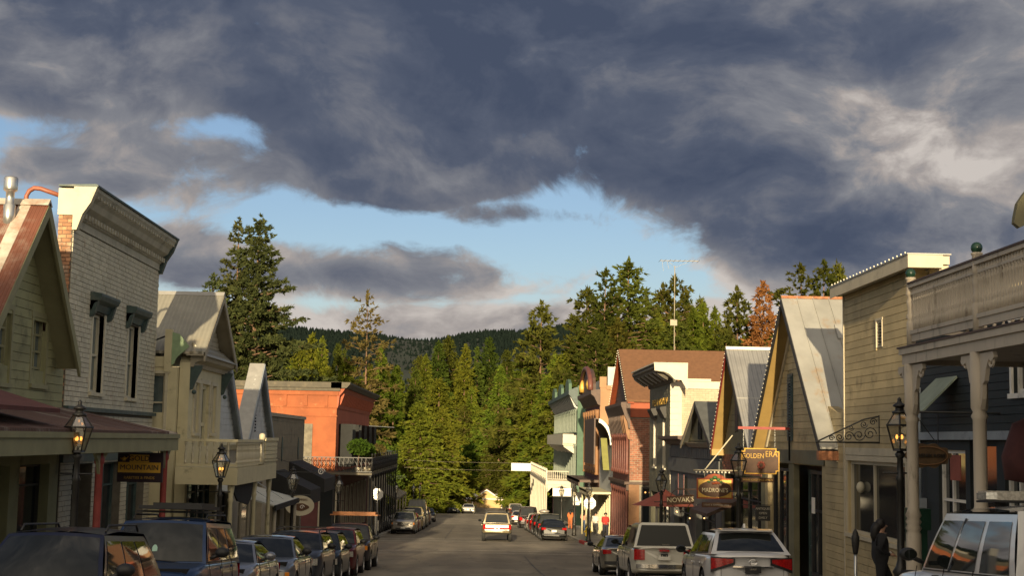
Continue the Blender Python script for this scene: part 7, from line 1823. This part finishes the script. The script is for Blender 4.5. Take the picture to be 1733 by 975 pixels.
mb = MB(); mb.tube([(8.02 + .17, 27.9, gz(8, 27.9) + .98), (8.02 + .22, 27.88, gz(8, 27.9) + 1.03)], .03, 8); props(mb.build('paper_cup', M_white), 'small pale cup held by the dark-clothed walker', 'cup')
person(8.0, 122, PI / 2, 'distant pedestrian in an orange dress under the white balcony end', top=(.5, .14, .04), leg=(.4, .12, .04), H=1.7)
person(8.5, 113, PI / 2, 'distant pedestrian in a pink top and jeans on the far pavement', top=(.5, .22, .16), leg=(.05, .08, .15), H=1.75)
person(8.7, 104, -PI / 2, 'distant pedestrian in a white shirt by the low grey shop', top=(.6, .58, .5), leg=(.05, .05, .05), H=1.7, longhair=False)
person(8.9, 98, -PI / 2, 'distant pedestrian in a red shirt before the brick building', top=(.45, .04, .03), leg=(.03, .03, .04), H=1.75, longhair=False)
# =================================================================== VEHICLES
M_tyre = mat('tyre_rubber', (.018, .018, .018), .85, .2, 8)
M_rim = mat('alloy_rim', (.45, .45, .45), .3, .1, metal=.8)
M_cglass = mat('tinted_car_glass', (.012, .014, .013), .03, 0, spec=.6, coat=.15)
M_hlamp = mat('headlamp_lens', (.62, .60, .55), .10, .3, 30, metal=.55, spec=.8)
M_amber = mat('amber_lens', (.75, .25, .03), .2, .1)
M_tail = mat('tail_lamp_red', (.36, .010, .010), .12, .35, 30, spec=.8)
M_chrome = mat('chrome', (.75, .73, .70), .12, 0, metal=1)
M_plast = mat('black_plastic', (.018, .018, .019), .55, .1)
M_plate = mat('number_plate', (.70, .68, .60), .5, .1, 40)
M_under = mat('dark_underbody', (.008, .008, .008), .9, 0)
M_smoke = mat('smoked_glass', (.020, .021, .018), .35, 0, spec=.3)
PAINT = {}
def paint(c, met=.25):
    k = (c, met)
    if k not in PAINT: PAINT[k] = mat('car_paint_%d' % len(PAINT), c, .28, .06, 1.5, metal=met, coat=(1.0 if sum(c) > .25 else .35), spec=(.6 if sum(c) > .25 else .35))
    return PAINT[k]
_wh = {}
def wheel(parent, x, y, r, s):
    k = round(r, 2)
    if k not in _wh:
        prof = [(r * .60, -.10), (r * .62, -.11), (r * .90, -.105), (r * .985, -.085), (r, -.05), (r, .05), (r * .985, .085), (r * .90, .105), (r * .62, .11), (r * .60, .10)]
        mb = MB(); n = 22; vs = []; fs = []
        for rr, t in prof:
            for q in range(n): a = 2 * PI * q / n; vs.append((t, rr * math.cos(a), rr * math.sin(a)))
        for i in range(len(prof) - 1):
            for q in range(n): fs.append((i * n + q, i * n + (q + 1) % n, (i + 1) * n + (q + 1) % n, (i + 1) * n + q))
        mb.add(vs, fs, 0, True); me = bpy.data.meshes.new('tyre'); me.from_pydata(mb.v, [], mb.f); me.materials.append(M_tyre); me.polygons.foreach_set('use_smooth', mb.sm); me.update()
        rb = MB()
        rim = [(.095, r * .63 * math.cos(a), r * .63 * math.sin(a)) for a in [2 * PI * q / 20 for q in range(20)]]
        rb.prism([(.03, p[1], p[2]) for p in rim], (.01, 0, 0), 1)
        rb.tube(rim + [rim[0]], .02, 5)
        for q in range(5):
            a = 2 * PI * q / 5; c, s_ = math.cos(a), math.sin(a); u = (-s_ * .045, c * .045)
            rb.prism([(.05, u[0], u[1]), (.05, -u[0], -u[1]), (.05, r * .62 * c - u[0] * .8, r * .62 * s_ - u[1] * .8), (.05, r * .62 * c + u[0] * .8, r * .62 * s_ + u[1] * .8)], (.04, 0, 0))
        rb.prism([(.06, .07 * math.cos(a), .07 * math.sin(a)) for a in [2 * PI * q / 10 for q in range(10)]], (.045, 0, 0))
        m2 = bpy.data.meshes.new('rim'); m2.from_pydata(rb.v, [], rb.f); m2.materials.append(M_rim); m2.materials.append(M_under); m2.polygons.foreach_set('material_index', rb.mi); m2.update()
        _wh[k] = (me, m2)
    w_ = link('wheel', _wh[k][0], parent, (x, y, r), (0, 0, 0 if s > 0 else PI)); link('rim', _wh[k][1], w_)

TYPES = {
 'sedan': dict(L=4.7, W=1.82, H=1.43, belt=.93, nose=.70, cowl=(1.0, .97), wt=(.25, 0), rt=(-.80, 0), rb=(-1.65, 1.0), tail=.96, r=.32, zb=.22, wb=2.75, ht=.56),
 'suv': dict(L=4.7, W=1.86, H=1.72, belt=1.06, nose=.90, cowl=(1.05, 1.10), wt=(.42, 0), rt=(-1.95, -.05), rb=(-2.22, 1.10), tail=1.08, r=.36, zb=.27, wb=2.7, ht=.60),
 'cross': dict(L=4.63, W=1.86, H=1.65, belt=1.02, nose=.88, cowl=(1.05, 1.08), wt=(.30, 0), rt=(-1.45, -.06), rb=(-2.10, 1.12), tail=1.05, r=.37, zb=.24, wb=2.66, ht=.58),
 'wagon': dict(L=4.8, W=1.80, H=1.53, belt=.97, nose=.78, cowl=(1.05, 1.0), wt=(.35, 0), rt=(-1.80, -.04), rb=(-2.25, 1.0), tail=1.0, r=.34, zb=.24, wb=2.7, ht=.57),
 'pickup': dict(L=5.3, W=1.88, H=1.80, belt=1.12, nose=1.0, cowl=(1.25, 1.15), wt=(.75, 0), rt=(-.45, 0), rb=(-.62, 1.14), tail=1.14, r=.38, zb=.36, wb=3.3, ht=.62),
 'van': dict(L=5.0, W=1.95, H=2.0, belt=1.15, nose=1.0, cowl=(1.5, 1.18), wt=(.85, 0), rt=(-2.30, 0), rb=(-2.42, 1.16), tail=1.14, r=.36, zb=.28, wb=3.0, ht=.72),
}
def car(kind_, col, label, x, y, away=True, met=.25, detail=2, name=None, cat='car', rack=False, yaw=0.0, group='vehicles along the street', win_s=None, **ov):
    p = dict(TYPES[kind_]); p.update(ov)
    L, W, H = p['L'] / 2, p['W'] / 2, p['H']
    P_ = paint(col, met)
    # sit on the sloping road
    z0 = (road_z(x, y + 1.3) + road_z(x, y - 1.3)) / 2
    t = thing(name or 'parked_car', label, cat, (x, y, z0), group)
    pitch = math.atan2(road_z(x, y + 1.3) - road_z(x, y - 1.3), 2.6)
    t.rotation_euler = (pitch if away else -pitch, 0, (0 if away else PI) + yaw)
    belt, zb = p['belt'], p['zb']
    yc, zc = p['cowl']; yrb, zrb = p['rb']
    yw = [p['wb'] / 2 + .02, -p['wb'] / 2 + .02]; Ra = p['r'] * 1.18
    n = 46 if detail > 1 else 28
    def wd(v):
        e = max(0, (abs(v) - (L - .75)) / .75); return W * (1 - .17 * e ** 2.2) * (1 - .015 * abs(v) / L)
    def deck(v):
        if v >= yc: u = (v - yc) / (L - yc); return zc + (p['nose'] - zc) * (u ** 1.5 * .6 + u ** 6 * .4)
        if v <= yrb: u = (yrb - v) / max(.05, L + yrb); return zrb + (p['tail'] - zrb) * min(1, u) - .06 * max(0, u - .7)
        return zc + (zrb - zc) * (yc - v) / (yc - yrb)
    def shoulder(v): return min(deck(v) - .02, belt + (.03 if v < 0 else 0)) 
    def bott(v):
        e = max(0, (abs(v) - (L - .5)) / .5); return zb + .10 * e ** 2
    rows = 15
    def sec(v):
        w_, d_, s_, b_ = wd(v), deck(v), shoulder(v), bott(v)
        q = [(0, b_), (.55 * w_, b_), (.86 * w_, b_), (.955 * w_, b_ + .03)]
        for k, (fx, fz) in enumerate(((.985, .16), (.995, .30), (1.0, .44), (1.0, .56), (.995, .68), (.985, .79), (.97, .89), (.945, .97))): q.append((fx * w_, b_ + (s_ - b_) * fz))
        q += [(.90 * w_, s_ + .005), (.80 * w_, s_ + (d_ - s_) * .6 + .008), (.5 * w_, d_ + .004), (0, d_ + .012)]
        return q
    ysx = sorted(set([round(-L + 2 * L * i / (n - 1), 4) for i in range(n)] + [-L + .03, L - .03, -L + .01, L - .01]))
    V_ = []; m = None
    for i, v in enumerate(ysx):
        s_ = sec(v); k = len(s_); m = 2 * k - 2
        e = .0
        if v in (ysx[0], ysx[-1]): e = .055
        elif v in (ysx[1], ysx[-2]): e = .02
        zmid = (bott(v) + deck(v)) / 2
        ring = [(a * (1 - e), v - (.10 * (1 - (a / W) ** 2) - .10) * (1 if v > 0 else -1) * max(0, (abs(v) - L + .9) / .9) * .0 + (-1 if v > 0 else 1) * .16 * (a / W) ** 2 * max(0, (abs(v) - L + .7) / .7), zmid + (c - zmid) * (1 - e)) for a, c in s_]
        V_.append(ring + [(-a, b_, c) for a, b_, c in ring[-2:0:-1]])
    F_ = []; Vf = [q for r_ in V_ for q in r_]; nn = len(ysx)
    inside = []
    for i, q in enumerate(Vf):
        ins = False
        if abs(q[0]) > .80 * W:
            for yy in yw:
                dy, dz = q[1] - yy, q[2] - p['r']; d = math.hypot(dy, dz)
                if d < Ra:
                    ins = True
                    if d < 1e-4: dy, dz, d = 0, 1, 1
                    if dz < -.12: dz = -.12; d = math.hypot(dy, dz)
                    Vf[i] = (q[0], yy + dy / d * Ra, p['r'] + dz / d * Ra)
        inside.append(ins)
    for i in range(nn - 1):
        for j in range(m):
            f = (i * m + j, i * m + (j + 1) % m, (i + 1) * m + (j + 1) % m, (i + 1) * m + j)
            if not all(inside[a] for a in f): F_.append(f)
    F_.append(tuple(range(m))[::-1]); F_.append(tuple(range((nn - 1) * m, nn * m)))
    mb = MB(); mb.add(Vf, F_, 0, True); mb.sm[-1] = mb.sm[-2] = False; body = mb.build('body', P_, t, local=True)
    mb = MB(); mb.box(-.80 * W, .80 * W, -L + .25, L - .25, zb - .03, belt - .12); mb.build('underbody', M_under, t, local=True)
    for yy in yw:
        for s in (-1, 1): wheel(t, s * (W - .12), yy, p['r'], s)
    # cabin
    def cabin(y0, z0_, y1, y2, y3, z3, Ht, bw, tw, nm='cabin', crown=.045, glass=True, wins=None, rear=True, front=True, mat_=None):
        def side(u, v, s, o=0.0):
            yb_, yt_ = y0 + (y3 - y0) * u, y1 + (y2 - y1) * u
            zbl = z0_ + (z3 - z0_) * u - .06; ztl = Ht - .055 - (.03 * u)
            bx_ = bw - .02 * (2 * u - 1) ** 2; k = v + .10 * math.sin(PI * v)
            return (s * (bx_ + (tw - bx_) * v + .022 * math.sin(PI * v) + o), yb_ + (yt_ - yb_) * v, zbl + (ztl - zbl) * v)
        def ws(u, v, o=0.0, fr=True):
            xb = bw - .015; xt = tw - .0; xx = (2 * u - 1); 
            ya, za, yb_ = (y0, z0_, y1) if fr else (y3, z3, y2)
            sg = 1 if fr else -1
            y_ = ya + (yb_ - ya) * v + sg * ((.10 if fr else .05) * (1 - xx * xx) + .03 * math.sin(PI * v))
            return (xx * (xb + (xt - xb) * v), y_ + sg * o, za - .05 + (Ht - .05 - za + .05) * v + .03 * (1 - xx * xx) * v)
        mb = MB(); N = 8
        for s in (-1, 1): mb.grid([[side(i / 10, j / 5, s) for j in range(6)] for i in range(11)], flip=s < 0)
        mb.grid([[ws(i / N, j / 4) for j in range(5)] for i in range(N + 1)]); mb.grid([[ws(i / N, j / 4, fr=False) for j in range(5)] for i in range(N + 1)], flip=True)
        def rf(i, j):
            u = j / 8; xx = 2 * i / N - 1; f = ws(i / N, 1); r_ = ws(i / N, 1, fr=False)
            return (xx * tw, f[1] + (r_[1] - f[1]) * u, f[2] + (r_[2] - f[2]) * u + crown * math.sin(PI * u) + .02 * (1 - xx * xx))
        mb.grid([[rf(i, j) for j in range(9)] for i in range(N + 1)], flip=True)
        cb = mb.build(nm, mat_ or P_, t, local=True)
        if glass:
            if front:
                g = MB(); g.grid([[ws(.035 + .93 * i / 8, .10 + .84 * j / 4, .008) for j in range(5)] for i in range(9)]); g.build('windscreen', M_cglass, t, local=True)
                wp = MB()
                for s0 in (.28, .62): a, b_ = ws(s0, .09, .02), ws(s0 + .28, .13, .02); wp.tube([a, b_], .010, 4)
                if detail > 1: wp.build('wiper', M_plast, t, local=True)
            if rear:
                g = MB(); g.grid([[ws(.06 + .88 * i / 8, p.get('rw0', .14) + (.90 - p.get('rw0', .14)) * j / 4, .008, False) for j in range(5)] for i in range(9)], flip=True); g.build('rear_window', M_cglass, t, local=True)
            for s in (-1, 1):
                for (u0, u1) in wins:
                    g = MB(); g.grid([[side(u0 + (u1 - u0) * i / 4, .12 + .77 * j / 3, s, .007) for j in range(4)] for i in range(5)], flip=s < 0); g.build('side_window', M_cglass, t, local=True)
                if detail > 1:
                    g = MB(); g.tube([side(wins[0][0] + (wins[-1][1] - wins[0][0]) * i / 8, .09, s, .012) for i in range(9)], .010, 4); g.build('window_trim', M_plast if kind_ != 'wagon' else M_chrome, t, local=True)
        return side, ws
    dw = {'sedan': [(.05, .45), (.48, .86)], 'suv': [(.03, .32), (.35, .62), (.67, .95)], 'cross': [(.03, .36), (.39, .70), (.72, .88)], 'wagon': [(.04, .33), (.36, .64), (.67, .93)], 'pickup': [(.06, .60), (.64, .92)], 'van': [(.03, .25), (.28, .58), (.62, .94)]}[kind_]
    if win_s: dw = win_s
    bw = W * .925; tw = p['ht'] if p['ht'] < .75 else .75
    tw = W * .74 if kind_ in ('suv', 'van', 'pickup') else W * .68
    sidef, wsf = cabin(yc, zc, p['wt'][0], p['rt'][0], yrb, zrb, H - .06, bw, tw, wins=dw)
    # lights and trim: front
    def fx(a): return L - .16 * (a / W) ** 2 - .0
    def strip_(x0, x1, z0_, z1_, o, m_, nm, front=True, seg=6, par=None, z0b=None, z1b=None):
        g = MB(); s = 1 if front else -1
        def row(z, o_): return [(x0 + (x1 - x0) * i / seg, s * (fx(x0 + (x1 - x0) * i / seg) - .19 * max(0, abs(x0 + (x1 - x0) * i / seg) / W - .8) * 1.2 + o_), z(i / seg)) for i in range(seg + 1)]
        a = lambda k: z0_ + ((z0b if z0b is not None else z0_) - z0_) * k; b_ = lambda k: z1_ + ((z1b if z1b is not None else z1_) - z1_) * k
        R1, R2, R3, R4 = row(a, o), row(b_, o), row(b_, -.12), row(a, -.12)
        g.grid([R1, R2], flip=not front); g.grid([R2, R3], smooth=False, flip=not front); g.grid([R4, R1], smooth=False, flip=not front)
        return g.build(nm, m_, par or t, local=True)
    nz = p['nose']; hz0, hz1 = nz - .22, nz - .04
    if p.get('front', True):
        for s in (-1, 1):
            strip_(s * .52 * W, s * .90 * W, hz0, hz1 - .02, .012, M_hlamp, 'headlight', z1b=hz1)
            if detail > 1: strip_(s * .80 * W, s * .905 * W, hz0 + .02, hz1 - .01, .016, M_amber, 'indicator')
        strip_(-.44 * W, .44 * W, hz0 - .03, hz1 - .03, .006, M_plast, 'grille')
        for k in range(3): strip_(-.42 * W, .42 * W, hz0 + .01 + k * .055, hz0 + .025 + k * .055, .018, M_chrome, 'grille_bar')
        strip_(-.60 * W, .60 * W, zb + .06, zb + .20, .010, M_plast, 'air_intake')
        strip_(-.17, .17, .42, .53, .03, M_plate, 'number_plate')
    # rear
    tz = p['tail']
    if p.get('rear', True):
        for s in (-1, 1): strip_(s * (.60 if kind_ != 'cross' else .44) * W, s * .92 * W, tz - (.20 if kind_ == 'sedan' else .15 if kind_ == 'cross' else .36), tz - .08, .014, M_tail, 'tail_light', False, z1b=tz - .06, z0b=tz - (.30 if kind_ == 'cross' else .22 if kind_ == 'sedan' else .36))
        pl = strip_(-.17, .17, tz - .36, tz - .22, .02, M_plate if not p.get('dplate') else M_plast, 'number_plate', False)
        strip_(-.86 * W, .86 * W, zb + .17, zb + .28, .012, p.get('bumper', M_plast), 'rear_bumper', False)
        if kind_ == 'cross':
            for s in (-1, 1): strip_(s * .40 * W, s * .93 * W, tz - .19, tz - .06, .006, M_plast, 'lamp_housing', False, z1b=tz - .03, z0b=tz - .36)
        if kind_ in ('suv', 'cross', 'wagon', 'van'):
            for s in (-1, 1): strip_(s * .70 * W, s * .707 * W, zb + .33, tz - .05, .004, M_plast, 'seam', False, 1)
            strip_(-.70 * W, .70 * W, zb + .322, zb + .332, .004, M_plast, 'seam', False)
    # doors, mirrors, handles
    if detail > 1:
        us = {'sedan': (.0, .465, .90), 'suv': (.0, .335, .645), 'cross': (.0, .375, .72), 'wagon': (.0, .345, .66), 'pickup': (.02, .62, .95), 'van': (.02, .265, .60)}[kind_]
        for s in (-1, 1):
            for u in us:
                yy = yc + (yrb - yc) * u; mb = MB()
                mb.tube([(s * (wd(yy) * f + .002), yy, z) for f, z in ((.985, zb + .16), (1.0, zb + .36), (.995, belt - .22), (.955, belt - .03))], .006, 4); mb.build('door_seam', M_under, t, local=True)
            for u in us[1:]:
                yy = yc + (yrb - yc) * u + .18; mb = MB(); mb.box(s * (wd(yy) - .005), s * (wd(yy) + .03), yy - .09, yy + .09, belt - .16, belt - .125); mb.build('door_handle', P_ if not p.get('blackh') else M_plast, t, local=True)
    for s in (-1, 1):
        yy = yc - .22; mb = MB(); bxm = s * (W + .13)
        mb.ball((bxm, yy, belt + .12), .12, 8, sz=.72); 
        mm = mb.build('mirror', M_plast if p.get('pm', 0) == 0 else P_, t, local=True)
        mb = MB(); mb.tube([(s * W * .93, yy + .03, belt + .02), (bxm - s * .05, yy, belt + .08)], .03, 6); mb.build('mirror_arm', M_plast, t, local=True)
        mb = MB(); mb.prism([(bxm + .085 * math.cos(a), yy - .105, belt + .12 + .06 * math.sin(a)) for a in [2 * PI * i / 12 for i in range(12)]], (0, -.012, 0)); mb.build('mirror_glass', M_cglass, mm, local=True)
    if rack:
        for s in (-1, 1):
            mb = MB(); mb.tube([(s * tw * .90, p['wt'][0] - .30, H - .07), (s * tw * .90, p['wt'][0] - .42, H + .01), (s * tw * .90, p['rt'][0] + .25, H + .02), (s * tw * .90, p['rt'][0] + .12, H - .07)], .016, 6); mb.build('roof_rail', M_plast, t, local=True)
        for yy in ((p['wt'][0] - .6, p['rt'][0] + .6) if rack is True else ()):
            mb = MB(); mb.box(-tw * .95, tw * .95, yy - .03, yy + .03, H + .05, H + .085); mb.build('rack_bar', M_plast, t, local=True)
    t['_'] = 0; del t['_']
    return t, sidef, wsf, P_, p, strip_

# ---- left kerb, fronts towards the viewer
DK = (.012, .018, .045)
c1 = car('wagon', (.012, .016, .042), 'dark navy estate car with roof rails, cut by the lower left corner', -5.42, 18.5, False, rack='chrome', H=1.70, belt=1.05)
c2 = car('suv', (.02, .045, .115), 'dark blue off-roader with a loaded roof rack and round windscreen sticker', -5.32, 24.4, False, rack=True, H=1.87, belt=1.15)
t = c2[0]
mb = MB(); mb.box(-.55, .55, -1.5, .1, 1.98, 2.04); mb.box(-.5, .35, -1.3, -.1, 2.04, 2.09); mb.build('roof_basket', M_plast, t, local=True)
q = c2[2](.52, .35, .016); mb = MB(); mb.prism([(q[0] + .045 * math.cos(a), q[1] + .0 - .02 * math.sin(a), q[2] + .075 * math.sin(a)) for a in [2 * PI * i / 14 for i in range(14)]], (0, .006, .004)); mb.build('windscreen_sticker', mat('mint_sticker', (.35, .55, .45), .6, .1), t, local=True)
car('sedan', (.24, .25, .28), 'silver saloon car between the blue off-roader and the grey saloon', -5.3, 29.8, False, met=.5, pm=1, H=1.45, belt=.98)
car('sedan', (.17, .185, .215), 'grey saloon car with large round headlights in the left parked row', -5.2, 35.2, False, met=.5, H=1.52, belt=1.0)
car('suv', (.035, .04, .055), 'charcoal estate parked behind the grey saloon', -5.15, 40.4, False, detail=1, rack=True, H=1.62)
car('wagon', (.02, .028, .035), 'small dark hatchback parked between charcoal estate and dark red off-roader', -5.08, 45.1, False, detail=1, H=1.58, L=4.2)
car('suv', (.10, .010, .014), 'dark red boxy off-roader in the left parked row', -5.02, 49.8, False, detail=1, H=1.68)
cpk = car('pickup', (.018, .014, .022), 'near-black pickup with an orange ladder rack, last before the side street', -4.98, 55.5, False, name='pickup_truck', cat='pickup truck')
t = cpk[0]
for yy in (-.9, -2.4):
    for s in (-1, 1):
        mb = MB(); mb.box(s * .84, s * .90, yy - .03, yy + .03, 1.1, 2.05); mb.build('rack_upright', M_plast, t, local=True)
mb = MB(); mb.box(-.95, .95, -2.45, -.85, 2.05, 2.10); mb.box(-.85, .85, -2.3, -.9, 2.10, 2.20); mb.build('ladder_rack', mat('orange_rack', (.34, .13, .04), .6, .2, 5), t, local=True)
car('suv', (.26, .24, .21), 'silver-brown off-roader with bright headlights just past the side street', -5.55, 106.5, False, detail=2, met=.4, H=1.68, rack=True)
car('wagon', (.20, .015, .015), 'small red car behind the silver-brown off-roader', -5.5, 112.5, False, detail=1)
car('van', (.40, .32, .16), 'tall golden van with bright headlights in the far left row', -5.5, 119, False, detail=1, met=.4, H=1.95, cat='van', name='parked_van')
car('van', (.05, .05, .03), 'tall dark covered truck behind the golden van', -5.5, 127, False, detail=1, H=2.5, cat='truck', name='parked_truck', L=6)
car('suv', (.16, .05, .03), 'red-brown off-roader last in the far left row', -5.5, 136, False, detail=1)
car('sedan', (.03, .03, .035), 'black saloon in the shade far down the left side', -5.3, 146, False, detail=1)
car('sedan', (.10, .12, .16), 'dark blue-grey car meeting the viewer at the crest of the road', -3.4, 196, False, detail=1)
car('sedan', (.75, .72, .64), 'bright white car coming over the crest of the road', -1.35, 194, False, detail=1, met=0)

# ---- right kerb, tails towards the viewer
pol = car('suv', (.60, .60, .60), 'white off-roader with a light bar on its roof at the lower right corner', 6.72, 17.3, True, met=0, H=1.94, belt=1.18, L=5.0, W=1.98, blackh=True, pm=0)
t = pol[0]
mb = MB(); mb.box(-.62, .62, -.72, -.42, 1.98, 2.09); lb = mb.build('light_bar', mat('clear_light_bar', (.45, .42, .36), .25, .3, 20, spec=.8), t, local=True)
mb = MB(); mb.box(-.64, .64, -.74, -.40, 1.955, 1.98); mb.box(-.45, -.35, -.6, -.5, 1.88, 1.956); mb.box(.35, .45, -.6, -.5, 1.88, 1.956); mb.build('bar_mount', M_plast, lb, local=True)
for s in (-1, 1):
    mb = MB(); mb.box(s * .5, s * .635, -.735, -.40, 1.99, 2.07); mb.build('end_lens', M_hlamp, lb, local=True)
mb = MB()
for s in (-1, 1):
    a, b_ = pol[1](.333, .10, s, .012), pol[1](.333, .93, s, .012); a2, b2_ = pol[1](.36, .10, s, .012), pol[1](.36, .93, s, .012); mb = MB(); mb.add([a, a2, b2_, b_], [(0, 1, 2, 3) if s > 0 else (3, 2, 1, 0)]); mb.build('pillar_cover', M_plast, t, local=True)
lx = car('cross', (.62, .61, .60), 'pearl white crossover with angular red tail lights and a black dealer plate', 5.8, 31.8, True, met=.1, dplate=True, W=1.87)
t, _, wsr, P_, p_, st_ = lx
text('NEWS', .06, M_lettersd, t, (0, 0, 0)) if False else None
st_(-.42, .42, .80, .825, .022, M_chrome, 'chrome_strip', False)
g = MB(); g.tube([(.085 * math.cos(a), -2.335, .91 + .055 * math.sin(a)) for a in [2 * PI * i / 20 for i in range(21)]], .007, 5); g.tube([(-.02, -2.335, .945), (-.045, -2.335, .885), (.06, -2.335, .885)], .007, 5); g.build('tailgate_emblem', M_chrome, t, local=True)
st_(-.55, .55, 1.60, 1.66, .0, P_, 'roof_spoiler', False) if False else None
mb = MB(); mb.hexa([(-.56, -1.70, 1.555), (.56, -1.70, 1.555), (.6, -1.40, 1.575), (-.6, -1.40, 1.575), (-.56, -1.70, 1.58), (.56, -1.70, 1.58), (.6, -1.40, 1.615), (-.6, -1.40, 1.615)]); mb.build('roof_spoiler', P_, t, local=True)
mb = MB(); mb.prism([(-.02, -1.15, 1.63), (-.02, -1.4, 1.63), (-.02, -1.38, 1.72)], (.04, 0, 0)); mb.build('fin_aerial', P_, t, local=True)
o = text('NX 200t', .05, M_plast, t, (0, 0, 0), ext=.003); o.location = (.52, -2.325, .60); o.rotation_euler = (PI / 2, 0, .1)
o = text('LEXUS', .05, M_lettersd, t, (0, 0, 0), ext=.003); o.location = (0, -2.345, .765); o.rotation_euler = (PI / 2, 0, 0)
for s in (-1, 1): st_(s * .60, s * .86, .36, .42, .016, M_tail, 'reflector', False)

wp_ = car('pickup', (.60, .58, .50), 'cream white pickup with a matching bed cap and chrome bumper', 5.25, 42.0, True, met=0, bumper=M_chrome, name='pickup_truck', cat='pickup truck', L=5.2, W=1.82, tail=1.12)
t = wp_[0]; P_ = wp_[3]
mb = MB(); y0_, y1_ = -2.52, -.66; zz0, zz1 = 1.10, 1.80
ring = lambda yy, k: [(-.86, yy, zz0), (.86, yy, zz0), (.86 - .03, yy, zz0 + .1), (.70, yy - k * .0, zz1 - .06), (.60, yy, zz1), (-.60, yy, zz1), (-.70, yy, zz1 - .06), (-.83, yy, zz0 + .1)]
A, B = ring(y0_, 1), ring(y1_, 0); A = [(q[0], q[1] + (q[2] - zz0) * .22, q[2]) for q in A]
mb.add(A + B, [(7, 6, 5, 4, 3, 2, 1, 0), tuple(range(8, 16))] + [(i, (i + 1) % 8, 8 + (i + 1) % 8, 8 + i) for i in range(8)]); cap_ = mb.build('bed_cap', P_, t, local=True)
mb = MB(); mb.add([(-.77, y0_ + .012, zz0 + .06), (.77, y0_ + .012, zz0 + .06), (.62, y0_ + .135, zz1 - .07), (-.62, y0_ + .135, zz1 - .07)], [(0, 1, 2, 3)]); mb.v = [(a, b_ - .02, c) for a, b_, c in mb.v]; mb.build('cap_window', M_smoke, cap_, local=True)
for s in (-1, 1):
    mb = MB(); mb.add([(s * .845, -2.2, 1.24), (s * .845, -.9, 1.24), (s * .745, -.9, 1.66), (s * .745, -2.1, 1.66)], [(0, 1, 2, 3) if s > 0 else (3, 2, 1, 0)]); mb.v = [(a + s * .012, b_, c) for a, b_, c in mb.v]; mb.build('cap_window', M_smoke, cap_, local=True)
wp_[5](-.14, .14, 1.00, 1.05, .02, M_tail, 'brake_light', False); wp_[5](-.10, .10, .86, .94, .02, M_plast, 'tailgate_handle', False)
o = text('TOYOTA', .05, M_lettersd, t, (0, 0, 0), ext=.003); o.location = (0, -2.62, 1.14) ; o.rotation_euler = (PI / 2, 0, 0); o.location = (.05, y0_ - .012, 1.185)

car('sedan', (.30, .28, .23), 'silver-gold saloon with bright red tail light ahead of the cream pickup', 5.2, 51.0, True, met=.55, H=1.42, L=4.5)
car('sedan', (.008, .009, .009), 'black saloon with bright red tail lights, first past the side street', 5.1, 96.2, True, met=.1, H=1.46, L=4.5)
car('suv', (.010, .013, .012), 'black off-roader directly in front of the black saloon', 5.15, 102.5, True, detail=1, H=1.75)
bx = car('suv', (.016, .018, .016), 'dark car with a silver roof box in the far right row', 5.1, 108.8, True, detail=1, H=1.6)
mb = MB(); mb.ball((0, -.3, 1.80), .42, 8, sz=.38); mb.v = [(a, (b_ + .3) * 2.0 - .3, c) for a, b_, c in mb.v]; mb.build('roof_box', mat('silver_roof_box', (.55, .5, .42), .35, .1, metal=.3), bx[0], local=True)
car('suv', (.22, .012, .012), 'red estate in the middle of the far right row', 5.05, 115.2, True, detail=1, H=1.55)
car('wagon', (.5, .47, .4), 'white-roofed car in the far right row', 4.95, 121.5, True, detail=1)
car('suv', (.03, .02, .02), 'dark high-sided car with bright plate in the far right row', 4.6, 130, True, detail=1, H=2.0)
car('sedan', (.5, .44, .36), 'pale car with lit red lamps near the crest on the right', 4.1, 141, True, detail=1)
car('suv', (.03, .03, .04), 'dark off-roader near the crest on the right', 4.4, 153, True, detail=1)
car('sedan', (.24, .02, .02), 'red saloon near the crest on the right', 4.5, 164, True, detail=1)
car('suv', (.40, .36, .30), 'pale grey off-roader at the crest on the right', 4.6, 176, True, detail=1)
car('sedan', (.05, .05, .06), 'small dark saloon parked by the yellow house', 5.5, 236, True, detail=1)
car('suv', (.25, .03, .02), 'small red off-roader parked by the yellow house', 8.5, 240, True, detail=1)

# ---- the moving pickup in the middle of the street
mv = car('pickup', (.30, .24, .13), 'old tan and white pickup with a red tailgate stripe driving away down the street', 1.22, 92.4, True, met=.2, bumper=M_chrome, name='pickup_truck', cat='pickup truck', W=1.94, H=1.86, belt=1.16, rw0=.10, zb=.50, r=.42)
t, sf_, wf_, P_, p_, st_ = mv
st_(-.74, .74, .88, 1.06, .018, M_white, 'tailgate_panel', False); st_(-.80, .80, .80, .87, .022, M_tail, 'red_stripe', False); st_(-.78, .78, .70, .79, .018, M_white, 'tailgate_panel', False)
mb = MB(); mb.box(-.62, .62, -.5, .55, 1.83, 1.87); mb.build('roof_deflector', M_plast, t, local=True)
o = text('FORD', .08, M_plast, t, (0, 0, 0), ext=.004); o.location = (.55, -2.70, .74); o.rotation_euler = (PI / 2, 0, 0)
